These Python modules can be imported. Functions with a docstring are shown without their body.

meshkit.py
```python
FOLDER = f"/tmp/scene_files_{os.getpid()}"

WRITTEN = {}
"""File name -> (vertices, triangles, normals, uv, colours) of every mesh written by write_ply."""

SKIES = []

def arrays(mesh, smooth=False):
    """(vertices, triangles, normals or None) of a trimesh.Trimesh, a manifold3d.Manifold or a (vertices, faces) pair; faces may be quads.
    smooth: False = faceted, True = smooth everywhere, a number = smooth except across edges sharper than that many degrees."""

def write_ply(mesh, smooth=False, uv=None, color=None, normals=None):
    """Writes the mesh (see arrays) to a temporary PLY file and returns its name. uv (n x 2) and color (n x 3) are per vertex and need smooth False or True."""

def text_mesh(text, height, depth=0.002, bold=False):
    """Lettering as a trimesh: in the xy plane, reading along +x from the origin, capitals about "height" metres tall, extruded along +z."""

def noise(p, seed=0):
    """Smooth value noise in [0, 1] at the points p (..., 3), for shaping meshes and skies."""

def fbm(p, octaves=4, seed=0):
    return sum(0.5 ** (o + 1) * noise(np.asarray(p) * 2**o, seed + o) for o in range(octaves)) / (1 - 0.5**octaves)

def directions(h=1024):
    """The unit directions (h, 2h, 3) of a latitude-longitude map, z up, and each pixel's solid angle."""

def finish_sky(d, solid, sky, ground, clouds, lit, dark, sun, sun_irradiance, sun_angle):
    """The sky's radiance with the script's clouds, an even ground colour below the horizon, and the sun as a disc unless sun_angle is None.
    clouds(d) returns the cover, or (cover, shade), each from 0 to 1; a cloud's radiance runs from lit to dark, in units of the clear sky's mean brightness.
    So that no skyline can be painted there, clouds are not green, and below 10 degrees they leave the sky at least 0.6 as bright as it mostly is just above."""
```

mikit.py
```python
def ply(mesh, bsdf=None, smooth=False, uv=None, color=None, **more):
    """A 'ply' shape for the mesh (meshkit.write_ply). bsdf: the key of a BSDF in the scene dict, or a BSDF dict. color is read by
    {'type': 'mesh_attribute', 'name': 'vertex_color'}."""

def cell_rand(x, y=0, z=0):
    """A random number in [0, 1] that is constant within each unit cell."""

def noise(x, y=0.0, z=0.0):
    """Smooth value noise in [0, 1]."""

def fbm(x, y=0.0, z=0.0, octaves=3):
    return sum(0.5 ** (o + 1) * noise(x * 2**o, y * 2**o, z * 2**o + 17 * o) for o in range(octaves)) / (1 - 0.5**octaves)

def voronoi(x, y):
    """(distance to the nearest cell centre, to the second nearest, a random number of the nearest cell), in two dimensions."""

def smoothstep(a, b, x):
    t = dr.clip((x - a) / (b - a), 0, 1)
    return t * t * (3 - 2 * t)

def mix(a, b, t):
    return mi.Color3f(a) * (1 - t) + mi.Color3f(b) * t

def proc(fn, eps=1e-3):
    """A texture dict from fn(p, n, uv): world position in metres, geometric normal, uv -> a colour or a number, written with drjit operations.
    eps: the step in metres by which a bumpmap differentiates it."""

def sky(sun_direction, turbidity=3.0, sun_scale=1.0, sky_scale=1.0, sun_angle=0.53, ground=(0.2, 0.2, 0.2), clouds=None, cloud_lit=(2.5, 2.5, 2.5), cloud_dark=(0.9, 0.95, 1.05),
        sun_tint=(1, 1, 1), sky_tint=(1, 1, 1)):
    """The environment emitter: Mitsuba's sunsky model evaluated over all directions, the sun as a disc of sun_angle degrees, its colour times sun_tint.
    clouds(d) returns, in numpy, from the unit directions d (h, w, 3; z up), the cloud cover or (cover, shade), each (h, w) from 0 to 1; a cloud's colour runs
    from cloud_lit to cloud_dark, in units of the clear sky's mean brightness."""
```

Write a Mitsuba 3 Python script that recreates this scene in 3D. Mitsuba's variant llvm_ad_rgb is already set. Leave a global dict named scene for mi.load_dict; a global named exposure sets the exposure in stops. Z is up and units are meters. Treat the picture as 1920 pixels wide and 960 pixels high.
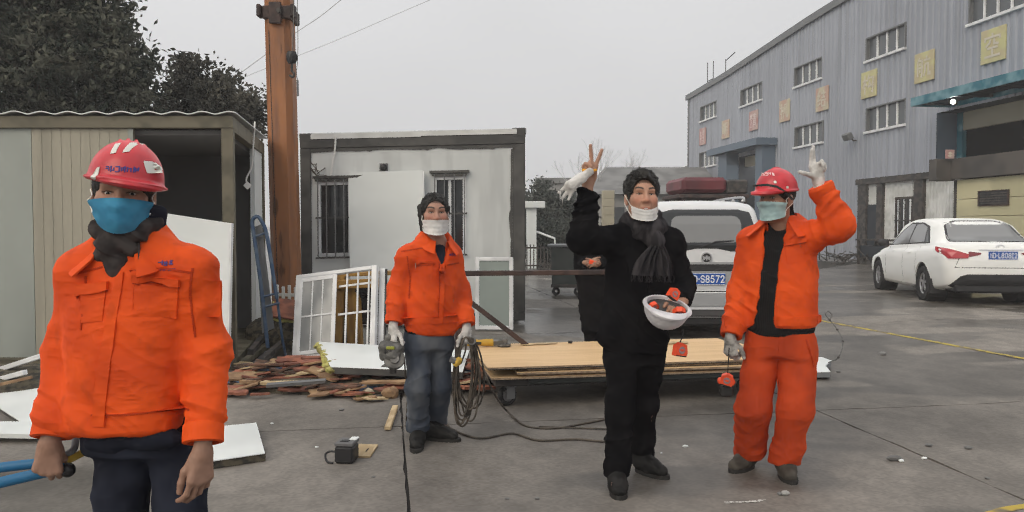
import math, random
import numpy as np, trimesh, manifold3d
import mitsuba as mi, drjit as dr
import mikit, meshkit
from mikit import noise as tnoise, fbm as tfbm, smoothstep as tstep, mix as tmix, proc
from scipy.spatial import Delaunay
from shapely.geometry import Polygon, Point, box as sbox
from shapely.ops import unary_union

T = mi.ScalarTransform4f
scene, labels = {}, {}

# ------------------------------------------------------------------ camera, sky, exposure
CAM_H, FOCAL, PITCH = 1.42, 1490.0, math.atan(55 / 1490.0)
FWD = np.array([0, math.cos(PITCH), -math.sin(PITCH)])
UPV = np.array([0, math.sin(PITCH), math.cos(PITCH)])
EYE = np.array([0, 0, CAM_H])
scene['camera'] = {'type': 'perspective', 'fov': math.degrees(2 * math.atan(960 / FOCAL)), 'fov_axis': 'x', 'near_clip': 0.05, 'far_clip': 2000.0,
                   'to_world': T().look_at(origin=EYE.tolist(), target=(EYE + FWD).tolist(), up=[0, 0, 1])}
exposure = 2.6


def overcast(d):
    z = np.clip(d[..., 2], 0, 1)
    n = meshkit.fbm(np.stack([d[..., 0] * 2.2, d[..., 1] * 2.2, d[..., 2] * 4.0], -1), 4, 5)
    shade = np.clip(1.0 - (0.25 + 0.75 * z) + 0.22 * (n - 0.5), 0, 1)
    return np.ones_like(z), shade


scene['sky'] = mikit.sky((-0.5, -0.75, 0.6), turbidity=3, sun_scale=0.20, sun_angle=45, sun_tint=(0.88, 0.97, 1.12), ground=(0.14, 0.135, 0.13), clouds=overcast,
                         cloud_lit=(2.1, 2.1, 2.12), cloud_dark=(1.0, 1.005, 1.02))


# ------------------------------------------------------------------ helpers
def V(*a):
    return np.array(a, float)


def at(px, py, Y):
    """The place in metres of what a survey of the photograph shows at this pixel, at the distance Y."""
    d = FOCAL * FWD + (px - 960) * V(1, 0, 0) - (py - 480) * UPV
    return EYE + d * (Y / d[1])


def gp(px, py, z=0.0):
    d = FOCAL * FWD + (px - 960) * V(1, 0, 0) - (py - 480) * UPV
    return EYE + d * ((z - CAM_H) / d[2])


def unit(v):
    v = np.asarray(v, float)
    return v / np.linalg.norm(v)


USED = {}


def newkey(name):
    n = USED.get(name, -1) + 1
    USED[name] = n
    return name if n == 0 else f'{name}_{n:03d}'


def tag(key, label, cat, group=None):
    labels[key] = {'label': label, 'category': cat}
    if group:
        labels[key]['group'] = group
    return key


def struct(key, **more):
    labels[key] = {'kind': 'structure', **more}
    return key


def put(name, mesh, bsdf, smooth=False, **kw):
    """One entry of the scene; name may be holder__part. Returns its key."""
    key = newkey(name)
    if isinstance(mesh, dict):
        scene[key] = {**mesh, 'bsdf': {'type': 'ref', 'id': bsdf}} if bsdf else dict(mesh)
    else:
        scene[key] = mikit.ply(mesh, bsdf, smooth, **kw)
    return key


def thing(name, label, cat, group=None):
    return tag(newkey(name), label, cat, group)


def join(ms):
    ms = [m for m in ms if m is not None]
    return trimesh.util.concatenate(ms) if len(ms) > 1 else ms[0]


def frame(ex, ey, ez, o):
    m = np.eye(4)
    m[:3, 0], m[:3, 1], m[:3, 2], m[:3, 3] = ex, ey, ez, o
    return m


def rotz(deg, o=(0, 0, 0)):
    c, s = math.cos(math.radians(deg)), math.sin(math.radians(deg))
    return frame((c, s, 0), (-s, c, 0), (0, 0, 1), o)


def euler(o, rx=0, ry=0, rz=0):
    m = trimesh.transformations.euler_matrix(math.radians(rx), math.radians(ry), math.radians(rz), 'sxyz')
    m[:3, 3] = o
    return m


def moved(mesh, m):
    c = mesh.copy()
    c.apply_transform(m)
    return c


CORN = np.array([[x, y, z] for x in (-1, 1) for y in (-1, 1) for z in (-1, 1)], float)


def bx(x0, x1, y0, y1, z0, z1, c=0.0, m=None):
    """A box from lower to upper corner, its edges chamfered by c."""
    lo, hi = V(x0, y0, z0), V(x1, y1, z1)
    if c <= 0:
        me = trimesh.creation.box(extents=hi - lo)
        me.apply_translation((lo + hi) / 2)
    else:
        h = (hi - lo) / 2
        c = min(c, 0.45 * h.min())
        pts = np.concatenate([CORN * h - CORN * c * (1 - np.eye(3)[k]) for k in range(3)])
        me = trimesh.convex.convex_hull(pts)
        me.apply_translation((lo + hi) / 2)
    if m is not None:
        me.apply_transform(m)
    return me


def hull(pts):
    return trimesh.convex.convex_hull(np.asarray(pts, float))


def smoothpath(pts, n=8):
    """A Catmull-Rom curve through the points."""
    p = np.asarray(pts, float)
    if len(p) < 3:
        return p
    p = np.vstack([2 * p[0] - p[1], p, 2 * p[-1] - p[-2]])
    out = []
    for i in range(1, len(p) - 2):
        for t in np.arange(n) / n:
            a, b, c, d = p[i - 1:i + 3]
            out.append(0.5 * (2 * b + (c - a) * t + (2 * a - 5 * b + 4 * c - d) * t * t + (3 * b - a - 3 * c + d) * t ** 3))
    out.append(p[-2])
    return np.array(out)


def tube(pts, r, n=8, caps=True):
    """A tube of radius r (a number or one per point) along the points."""
    p = np.asarray(pts, float)
    r = np.broadcast_to(np.asarray(r, float), len(p))
    t = np.gradient(p, axis=0)
    t /= np.linalg.norm(t, axis=1, keepdims=True) + 1e-12
    a = np.cross(t[0], [0, 0, 1] if abs(t[0][2]) < 0.9 else [1, 0, 0])
    a /= np.linalg.norm(a)
    ang = np.arange(n) * 2 * math.pi / n
    vs = []
    for i in range(len(p)):
        a = a - t[i] * np.dot(a, t[i])
        a /= np.linalg.norm(a) + 1e-12
        b = np.cross(t[i], a)
        vs.append(p[i] + r[i] * (np.outer(np.cos(ang), a) + np.outer(np.sin(ang), b)))
    v = np.concatenate(vs)
    f = []
    for i in range(len(p) - 1):
        for k in range(n):
            q, w = i * n + k, i * n + (k + 1) % n
            f += [[q, w, w + n], [q, w + n, q + n]]
    if caps:
        v = np.vstack([v, p[:1], p[-1:]])
        e, m = len(v) - 2, (len(p) - 1) * n
        f += [[e, (k + 1) % n, k] for k in range(n)] + [[e + 1, m + k, m + (k + 1) % n] for k in range(n)]
    return trimesh.Trimesh(v, f, process=False)


def beam(a, b, w, h, up=(0, 0, 1), c=0.004):
    """A straight bar of section w x h from a to b."""
    a, b = V(*a), V(*b)
    ez = unit(b - a)
    ex = np.cross(up, ez)
    ex = unit(ex) if np.linalg.norm(ex) > 1e-6 else V(1, 0, 0)
    return bx(-w / 2, w / 2, -h / 2, h / 2, 0, np.linalg.norm(b - a), c, frame(ex, np.cross(ez, ex), ez, a))


def prism(poly, y0, y1, m=None):
    """A polygon (shapely or points in x, z) pushed out along y from y0 to y1."""
    if not isinstance(poly, Polygon):
        poly = Polygon(poly)
    me = trimesh.creation.extrude_polygon(poly, y1 - y0, engine='earcut')
    me.apply_transform(frame((1, 0, 0), (0, 0, 1), (0, -1, 0), (0, y1, 0)))
    if m is not None:
        me.apply_transform(m)
    return me


def lathe(prof, n=24, m=None):
    """Points (radius, z) turned about z."""
    me = trimesh.creation.revolve(np.asarray(prof, float), sections=n)
    if m is not None:
        me.apply_transform(m)
    return me


def grid_faces(nu, nv, flip=False):
    i, j = np.meshgrid(np.arange(nu - 1), np.arange(nv - 1), indexing='ij')
    a = (i * nv + j).ravel()
    q = np.stack([a, a + nv, a + nv + 1, a + 1], 1)
    if flip:
        q = q[:, ::-1]
    return np.vstack([q[:, [0, 1, 2]], q[:, [0, 2, 3]]])


def slabgrid(top, bottom):
    """A closed thin solid from two (nu, nv, 3) grids of points."""
    nu, nv = top.shape[:2]
    n = nu * nv
    v = np.vstack([top.reshape(-1, 3), bottom.reshape(-1, 3)])
    f = [grid_faces(nu, nv), grid_faces(nu, nv, True) + n]
    idx = np.arange(n).reshape(nu, nv)
    ring = np.concatenate([idx[:, 0], idx[-1, 1:], idx[-2::-1, -1], idx[0, -2:0:-1]])
    nx = np.roll(ring, -1)
    f += [np.stack([ring, ring + n, nx + n], 1), np.stack([ring, nx + n, nx], 1)]
    me = trimesh.Trimesh(v, np.vstack(f), process=False)
    me.fix_normals() if n < 4000 else None
    return me


# ------------------------------------------------------------------ implicit surfaces
F = np.float32


def rc(a, b, ra, rb):
    a, b = np.asarray(a, F), np.asarray(b, F)
    ab = b - a
    L = float(ab @ ab) + 1e-9

    def f(p):
        q = p - a
        t = np.clip(q @ ab / L, 0, 1)
        q = q - t[:, None] * ab
        return np.sqrt(np.einsum('ij,ij->i', q, q)) - (ra + (rb - ra) * t)
    return f


def ell(c, r, R=None):
    c, r = np.asarray(c, F), np.asarray(r, F)

    def f(p):
        q = p - c
        if R is not None:
            q = q @ np.asarray(R, F)
        k0 = np.sqrt(np.einsum('ij,ij->i', q / r, q / r))
        k1 = np.sqrt(np.einsum('ij,ij->i', q / r ** 2, q / r ** 2)) + 1e-6
        return k0 * (k0 - 1) / k1
    return f


def sbx(c, h, r, R=None):
    c, h = np.asarray(c, F), np.asarray(h, F)

    def f(p):
        q = p - c
        if R is not None:
            q = q @ np.asarray(R, F)
        q = np.abs(q) - (h - r)
        return np.sqrt((np.maximum(q, 0) ** 2).sum(1)) + np.minimum(q.max(1), 0) - r
    return f


def smin(a, b, k):
    h = np.maximum(k - np.abs(a - b), 0) / k
    return np.minimum(a, b) - h * h * k * 0.25


def smax(a, b, k):
    return -smin(-a, -b, k)


def U(fs, k=0.02):
    def f(p):
        d = fs[0](p)
        for g in fs[1:]:
            d = smin(d, g(p), k)
        return d
    return f


def loft(M, zs, cx, cy, ax, ay, e=2.4, cap=0.02):
    """Superellipse sections along z in the frame M (4x4): centres cx, cy and half axes ax, ay at the heights zs."""
    Mi = np.linalg.inv(M).astype(F)
    zs, cx, cy, ax, ay = (np.asarray(x, float) for x in (zs, cx, cy, ax, ay))

    def f(p):
        q = p @ Mi[:3, :3].T + Mi[:3, 3]
        z = np.clip(q[:, 2], zs[0], zs[-1])
        a, b = np.interp(z, zs, ax), np.interp(z, zs, ay)
        x, y = (q[:, 0] - np.interp(z, zs, cx)) / a, (q[:, 1] - np.interp(z, zs, cy)) / b
        r = (np.abs(x) ** e + np.abs(y) ** e) ** (1 / e)
        g = np.sqrt((x / a) ** 2 + (y / b) ** 2) / (np.sqrt(x * x + y * y) + 1e-6) + 1e-6
        d = (r - 1) / g
        return smax(d, np.maximum(zs[0] - q[:, 2], q[:, 2] - zs[-1]), cap).astype(F)
    return f


def nets(vol, lo, res):
    """Surface nets of a volume of signed distances."""
    s = vol < 0
    nx, ny, nz = vol.shape
    cs = [(i, j, k) for i in (0, 1) for j in (0, 1) for k in (0, 1)]
    sub = lambda a, c: a[c[0]:nx - 1 + c[0], c[1]:ny - 1 + c[1], c[2]:nz - 1 + c[2]]
    n = sum(sub(s, c).astype(np.int8) for c in cs)
    cell = (n > 0) & (n < 8)
    ids = np.argwhere(cell)
    index = np.full(cell.shape, -1, np.int64)
    index[cell] = np.arange(len(ids))
    acc, cnt = np.zeros((len(ids), 3)), np.zeros(len(ids))
    val = {c: sub(vol, c)[cell].astype(float) for c in cs}
    for a in cs:
        for k in range(3):
            if a[k] == 0:
                b = tuple(1 if q == k else a[q] for q in range(3))
                x = (val[a] < 0) != (val[b] < 0)
                t = val[a][x] / (val[a][x] - val[b][x] + 1e-20)
                pt = np.tile(np.array(a, float), (x.sum(), 1))
                pt[:, k] += t
                acc[x] += pt
                cnt[x] += 1
    v = (ids + acc / cnt[:, None]) * res + lo
    fs = []
    for k in range(3):
        u, w = (k + 1) % 3, (k + 2) % 3
        a = [slice(None)] * 3
        b = [slice(None)] * 3
        a[k], b[k] = slice(0, -1), slice(1, None)
        d = s[tuple(a)] != s[tuple(b)]
        e = np.argwhere(d)
        e = e[(e[:, u] > 0) & (e[:, w] > 0) & (e[:, u] < vol.shape[u] - 1) & (e[:, w] < vol.shape[w] - 1)]
        du, dw = np.zeros(3, int), np.zeros(3, int)
        du[u] = dw[w] = 1
        q = np.stack([index[tuple((e - o).T)] for o in (du + dw, dw, 0 * du, du)], 1)
        flip = ~s[tuple(e.T)]
        q[flip] = q[flip][:, ::-1]
        fs.append(q)
    q = np.vstack(fs)
    q = q[(q >= 0).all(1)]
    return trimesh.Trimesh(v, np.vstack([q[:, [0, 1, 2]], q[:, [0, 2, 3]]]), process=False)


def sdf_mesh(fn, lo, hi, res, c=4, smooth=1):
    lo, hi = V(*lo), V(*hi)
    n = np.ceil((hi - lo) / res / c).astype(int) + 1
    g = [lo[k] + np.arange(n[k] + 1) * res * c for k in range(3)]
    P = np.stack(np.meshgrid(*g, indexing='ij'), -1).reshape(-1, 3).astype(F)
    co = fn(P).reshape(n + 1)
    near = np.abs(co) < res * c * 1.3
    m = np.zeros(n, bool)
    for i in (0, 1):
        for j in (0, 1):
            for k in (0, 1):
                m |= near[i:n[0] + i, j:n[1] + j, k:n[2] + k]
    mf = m.repeat(c, 0).repeat(c, 1).repeat(c, 2)
    vol = co[:-1, :-1, :-1].repeat(c, 0).repeat(c, 1).repeat(c, 2).astype(F)
    ix = np.argwhere(mf)
    P = (lo + ix * res).astype(F)
    out = np.empty(len(P), F)
    for i in range(0, len(P), 400000):
        out[i:i + 400000] = fn(P[i:i + 400000])
    vol[mf] = out
    me = nets(vol, lo, res)
    if smooth:
        trimesh.smoothing.filter_taubin(me, lamb=0.5, nu=0.52, iterations=2 * smooth)
    return me


def vnormals(me):
    v, f = me.vertices, me.faces
    n = np.zeros_like(v)
    c = np.cross(v[f[:, 1]] - v[f[:, 0]], v[f[:, 2]] - v[f[:, 0]])
    for k in range(3):
        np.add.at(n, f[:, k], c)
    return n / (np.linalg.norm(n, axis=1, keepdims=True) + 1e-12)


def displaced(me, d):
    return trimesh.Trimesh(me.vertices + vnormals(me) * np.asarray(d)[:, None], me.faces, process=False)


def unioned(ms):
    """One watertight mesh of several closed ones."""
    try:
        out = None
        for m in ms:
            a = manifold3d.Manifold(manifold3d.Mesh(np.asarray(m.vertices, np.float32), np.asarray(m.faces, np.uint32)))
            if a.status() != manifold3d.Error.NoError:
                raise ValueError
            out = a if out is None else out + a
        r = out.to_mesh()
        return trimesh.Trimesh(r.vert_properties[:, :3], r.tri_verts, process=False)
    except Exception:
        return join(ms)


def cut(a, bs):
    A = manifold3d.Manifold(manifold3d.Mesh(np.asarray(a.vertices, np.float32), np.asarray(a.faces, np.uint32)))
    for b in bs:
        A = A - manifold3d.Manifold(manifold3d.Mesh(np.asarray(b.vertices, np.float32), np.asarray(b.faces, np.uint32)))
    r = A.to_mesh()
    return trimesh.Trimesh(r.vert_properties[:, :3], r.tri_verts, process=False)


def tri2d(poly, step):
    """Points and triangles that fill a 2-D polygon."""
    if not isinstance(poly, Polygon):
        poly = Polygon(poly)
    ring = lambda r: [r.interpolate(t) for t in np.linspace(0, r.length, max(4, int(r.length / step)) + 1)[:-1]]
    pts = [(q.x, q.y) for r in [poly.exterior, *poly.interiors] for q in ring(r)] + list(poly.exterior.coords)[:-1]
    x0, y0, x1, y1 = poly.bounds
    inner = poly.buffer(-step * 0.45)
    for x in np.arange(x0 + step / 2, x1, step):
        for y in np.arange(y0 + step / 2, y1, step):
            if inner.contains(Point(x, y)):
                pts.append((x, y))
    pts = np.unique(np.round(np.array(pts), 6), axis=0)
    t = Delaunay(pts).simplices
    cen = pts[t].mean(1)
    area = np.abs(np.cross(pts[t[:, 1]] - pts[t[:, 0]], pts[t[:, 2]] - pts[t[:, 0]]))
    fat = poly.buffer(1e-5)
    t = t[[fat.contains(Point(*c)) and a > 1e-12 for c, a in zip(cen, area)]]
    return pts, t


def drape(me, poly, o, ex, ey, thick, step=0.012, far=0.5, sink=0.002, smoothn=0):
    """A patch of cloth, glass, lettering or trim laid on a mesh: the polygon in the plane (o, ex, ey), pushed along ex x ey reversed onto it."""
    ex, ey = unit(ex), unit(ey)
    dn = -np.cross(ex, ey)
    polys = list(getattr(poly, 'geoms', [poly]))
    out = []
    for pg in polys:
        pts, t = tri2d(pg, step)
        start = V(*o) + pts[:, :1] * ex + pts[:, 1:] * ey - dn * far
        loc, ir, _ = me.ray.intersects_location(start, np.tile(dn, (len(start), 1)), multiple_hits=False)
        h = np.full(len(pts), np.nan)
        h[ir] = (loc - start[ir]) @ dn
        bad = np.isnan(h)
        if bad.all():
            continue
        if bad.any():
            good = np.flatnonzero(~bad)
            dd = ((pts[bad][:, None] - pts[good][None]) ** 2).sum(-1)
            h[bad] = h[good[dd.argmin(1)]]
        for _ in range(smoothn):
            acc, c = h.copy(), np.ones(len(h))
            for a, b in ((0, 1), (1, 2), (2, 0)):
                np.add.at(acc, t[:, a], h[t[:, b]])
                np.add.at(c, t[:, a], 1)
            h = np.minimum(acc / c, h + 0.004)
        top = start + dn * (h - thick)[:, None]
        bot = start + dn * (h + sink)[:, None]
        nn = np.cross(top[t[:, 1]] - top[t[:, 0]], top[t[:, 2]] - top[t[:, 0]]) @ dn
        t = np.where((nn > 0)[:, None], t[:, ::-1], t)
        e = np.vstack([t[:, [0, 1]], t[:, [1, 2]], t[:, [2, 0]]])
        es = {tuple(x) for x in e.tolist()}
        be = np.array([x for x in es if (x[1], x[0]) not in es])
        n = len(pts)
        f = np.vstack([t, t[:, ::-1] + n, np.stack([be[:, 0], be[:, 0] + n, be[:, 1] + n], 1), np.stack([be[:, 0], be[:, 1] + n, be[:, 1]], 1)])
        out.append(trimesh.Trimesh(np.vstack([top, bot]), f, process=False))
    return join(out) if out else None


def strokes(lines, w):
    """Brush strokes (polylines in a unit square) as one shapely shape of width w."""
    from shapely.geometry import LineString
    return unary_union([LineString(l).buffer(w / 2, cap_style='flat', join_style='mitre') for l in lines])


def rsq(x0, z0, x1, z1, r):
    """A rectangle with rounded corners as a shapely polygon."""
    return sbox(x0 + r, z0 + r, x1 - r, z1 - r).buffer(r, quad_segs=3)


def chipped(w, h, rng, rough=0.02, n=10):
    """A rectangle w x h with ragged edges."""
    pts = []
    for a, b in (((0, 0), (w, 0)), ((w, 0), (w, h)), ((w, h), (0, h)), ((0, h), (0, 0))):
        for t in np.arange(n) / n:
            pts.append((a[0] + (b[0] - a[0]) * t + rng.uniform(-rough, rough), a[1] + (b[1] - a[1]) * t + rng.uniform(-rough, rough)))
    return Polygon(pts).buffer(0)


# ------------------------------------------------------------------ materials
def mat(name, color, rough=0.6, metallic=0.0, spec=0.4, bump=None, **kw):
    col = color if isinstance(color, dict) else {'type': 'rgb', 'value': list(color)}
    b = {'type': 'principled', 'base_color': col, 'roughness': rough, 'metallic': metallic, 'specular': spec, **kw}
    if bump:
        b = {'type': 'bumpmap', 'tex': bump[0], 'scale': bump[1], 'bsdf': b}
    scene[name] = {'type': 'twosided', 'bsdf': b}


def spotty(c1, c2, s, a=0.35, b=0.65, oct=3, sz=None):
    sz = s if sz is None else sz
    return proc(lambda p, n, uv: tmix(c1, c2, tstep(a, b, tfbm(p.x * s, p.y * s, p.z * sz, octaves=oct))))


def concrete(p, n, uv):
    big = tfbm(p.x * 0.35 + 3, p.y * 0.5, octaves=4)
    mid = tfbm(p.x * 2.2, p.y * 1.3, 4.0, octaves=4)
    fine = tnoise(p.x * 60, p.y * 60)
    wet = tstep(0.50, 0.62, tfbm(p.x * 0.55 + 7.3, p.y * 1.1 + 1.2, octaves=4) + 0.02 * (p.y - 9))
    c = tmix((0.112, 0.102, 0.091), (0.205, 0.187, 0.167), tstep(0.25, 0.75, 0.55 * big + 0.45 * mid))
    grain = tfbm(p.x * 11 + 2, p.y * 8, 1.0, octaves=3)
    c = c * (0.88 + 0.24 * fine) * (0.80 + 0.40 * grain)
    stain = tstep(0.55, 0.72, tfbm(p.x * 1.1 + 11, p.y * 0.9 + 4, 9.0, octaves=4))
    return c * (1 - 0.44 * wet) * (1 - 0.26 * stain)


def concrete_rough(p, n, uv):
    wet = tstep(0.50, 0.62, tfbm(p.x * 0.55 + 7.3, p.y * 1.1 + 1.2, octaves=4) + 0.02 * (p.y - 9))
    pud = tstep(0.55, 0.60, tfbm(p.x * 0.55 + 7.3, p.y * 1.1 + 1.2, octaves=4) + 0.02 * (p.y - 9))
    return mi.Float(0.66) - 0.20 * wet - 0.20 * pud * tstep(8.5, 11.0, p.y)


def concrete_bump(p, n, uv):
    broom = dr.sin((p.x + 0.12 * p.y) * 330.0 + 2.0 * tnoise(p.x * 3, p.y * 1.5)) * tstep(0.45, 0.7, tfbm(p.x * 0.9 + 5, p.y * 0.7, octaves=2)) * tstep(7.5, 5.0, p.y)
    return 0.45 * tfbm(p.x * 35, p.y * 35, octaves=3) + 0.22 * broom


mat('concrete', proc(concrete), proc(concrete_rough), spec=0.45, bump=(proc(concrete_bump), 0.0035))
mat('joint_dirt', (0.028, 0.026, 0.024), 0.8)
mat('line_yellow', spotty((0.42, 0.31, 0.05), (0.16, 0.13, 0.08), 9.0, 0.45, 0.7), 0.6)
mat('chalk', (0.5, 0.49, 0.47), 0.9)
mat('siding', proc(lambda p, n, uv: tmix((0.310, 0.334, 0.385), (0.265, 0.286, 0.330), tstep(0.3, 0.75, tfbm(p.y * 0.5, p.z * 0.25, octaves=3) * 0.7 + 0.3 * tnoise(p.y * 6, p.z * 0.3)))
     * (1 - 0.13 * tstep(0.62, 0.85, tnoise(p.y * 9.0, p.z * 0.22, 3.0)))), 0.45)
mat('siding_blue', (0.10, 0.135, 0.18), 0.45)
mat('teal', spotty((0.03, 0.14, 0.19), (0.14, 0.28, 0.33), 2.5, 0.4, 0.7), 0.5)
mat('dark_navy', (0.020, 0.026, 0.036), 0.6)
mat('dark_steel', spotty((0.030, 0.029, 0.029), (0.065, 0.055, 0.050), 6.0), 0.55, 0.0)
mat('rust_steel', spotty((0.030, 0.021, 0.021), (0.060, 0.036, 0.031), 8.0), 0.65)
mat('grey_steel', (0.16, 0.165, 0.17), 0.45, 0.3)
mat('khaki', (0.33, 0.31, 0.24), 0.7)
mat('white_paint', spotty((0.66, 0.67, 0.66), (0.52, 0.53, 0.515), 2.3), 0.45)
mat('white_pvc', spotty((0.72, 0.73, 0.74), (0.58, 0.59, 0.60), 5.0), 0.35)
mat('panel_white', spotty((0.66, 0.69, 0.685), (0.58, 0.61, 0.605), 1.1), 0.4)
mat('hut_white', proc(lambda p, n, uv: tmix((0.64, 0.665, 0.66), (0.52, 0.54, 0.535), tstep(0.35, 0.8, tfbm(p.x * 1.2, p.z * 0.8, octaves=4)))
     * (1 - 0.12 * tstep(0.5, 0.80, tfbm(p.x * 5.5, p.z * 0.9, 3.0, octaves=4)))), 0.5)
mat('hut_grey', spotty((0.30, 0.325, 0.30), (0.235, 0.255, 0.235), 1.3, sz=0.6), 0.5)
mat('hut_beige', proc(lambda p, n, uv: tmix((0.325, 0.305, 0.245), (0.260, 0.245, 0.198), tstep(0.35, 0.8, tfbm(p.x * 5, p.z * 0.4, octaves=3)))), 0.55)
mat('olive_steel', spotty((0.085, 0.078, 0.055), (0.135, 0.120, 0.085), 5.0), 0.55)
mat('hut_dark', spotty((0.050, 0.050, 0.049), (0.080, 0.078, 0.074), 4.0), 0.6)
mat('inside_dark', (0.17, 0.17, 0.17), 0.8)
mat('glass_dark', (0.020, 0.023, 0.026), 0.06, spec=0.55)
mat('glass_wall', (0.085, 0.095, 0.105), 0.12, spec=0.55)
mat('glass_green', (0.235, 0.275, 0.255), 0.12, spec=0.5)
mat('glass_frost', proc(lambda p, n, uv: tmix((0.20, 0.21, 0.215), (0.36, 0.365, 0.36), tstep(0.3, 0.8, tfbm(p.x * 6, p.z * 4, octaves=3)))), 0.22, spec=0.5)
mat('boom_orange', proc(lambda p, n, uv: tmix((0.290, 0.115, 0.043), (0.175, 0.074, 0.036), tstep(0.35, 0.75, tfbm(p.x * 9, p.y * 9, p.z * 1.1, octaves=4)))
     * (1 - 0.5 * tstep(0.66, 0.8, tfbm(p.x * 14, 3.0, p.z * 2.4, octaves=3)))), 0.5)
mat('plywood', proc(lambda p, n, uv: tmix((0.60, 0.415, 0.225), (0.535, 0.36, 0.19), tstep(0.3, 0.75, tfbm(p.x * 2.2 + p.y * 0.3, (p.y - 0.17 * p.x) * 28, octaves=4)))), 0.55)
mat('plywood_edge', spotty((0.36, 0.27, 0.18), (0.22, 0.16, 0.11), 40.0), 0.8)
mat('black_film', (0.018, 0.022, 0.022), 0.4)
mat('wood_pale', proc(lambda p, n, uv: tmix((0.46, 0.36, 0.22), (0.34, 0.25, 0.14), tstep(0.3, 0.7, tfbm(p.x * 30, p.y * 8, p.z * 30, octaves=3)))), 0.7)
mat('wood_yellow', proc(lambda p, n, uv: tmix((0.34, 0.19, 0.045), (0.20, 0.105, 0.03), tstep(0.35, 0.75, tfbm(p.x * 16, p.y * 16, p.z * 3.0, octaves=3)))), 0.65)
for nm, c1, c2 in (('board_red', (0.27, 0.100, 0.060), (0.15, 0.060, 0.042)), ('board_tan', (0.30, 0.19, 0.105), (0.19, 0.115, 0.065)), ('board_brown', (0.125, 0.066, 0.042), (0.060, 0.036, 0.027))):
    mat(nm, spotty(c1, c2, 12.0), 0.8)
mat('foam_yellow', spotty((0.44, 0.42, 0.13), (0.28, 0.25, 0.09), 22.0), 0.9)
mat('foam_dark', spotty((0.034, 0.032, 0.028), (0.095, 0.082, 0.058), 25.0), 0.9)
mat('black_plastic', (0.016, 0.016, 0.018), 0.42)
mat('grey_plastic', (0.11, 0.11, 0.115), 0.45)
mat('rubber', (0.020, 0.020, 0.021), 0.75)
mat('cable', spotty((0.040, 0.034, 0.028), (0.085, 0.070, 0.055), 20.0), 0.55)
mat('tool_yellow', (0.46, 0.27, 0.03), 0.45)
mat('plug_yellow', (0.55, 0.36, 0.06), 0.5)
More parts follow.
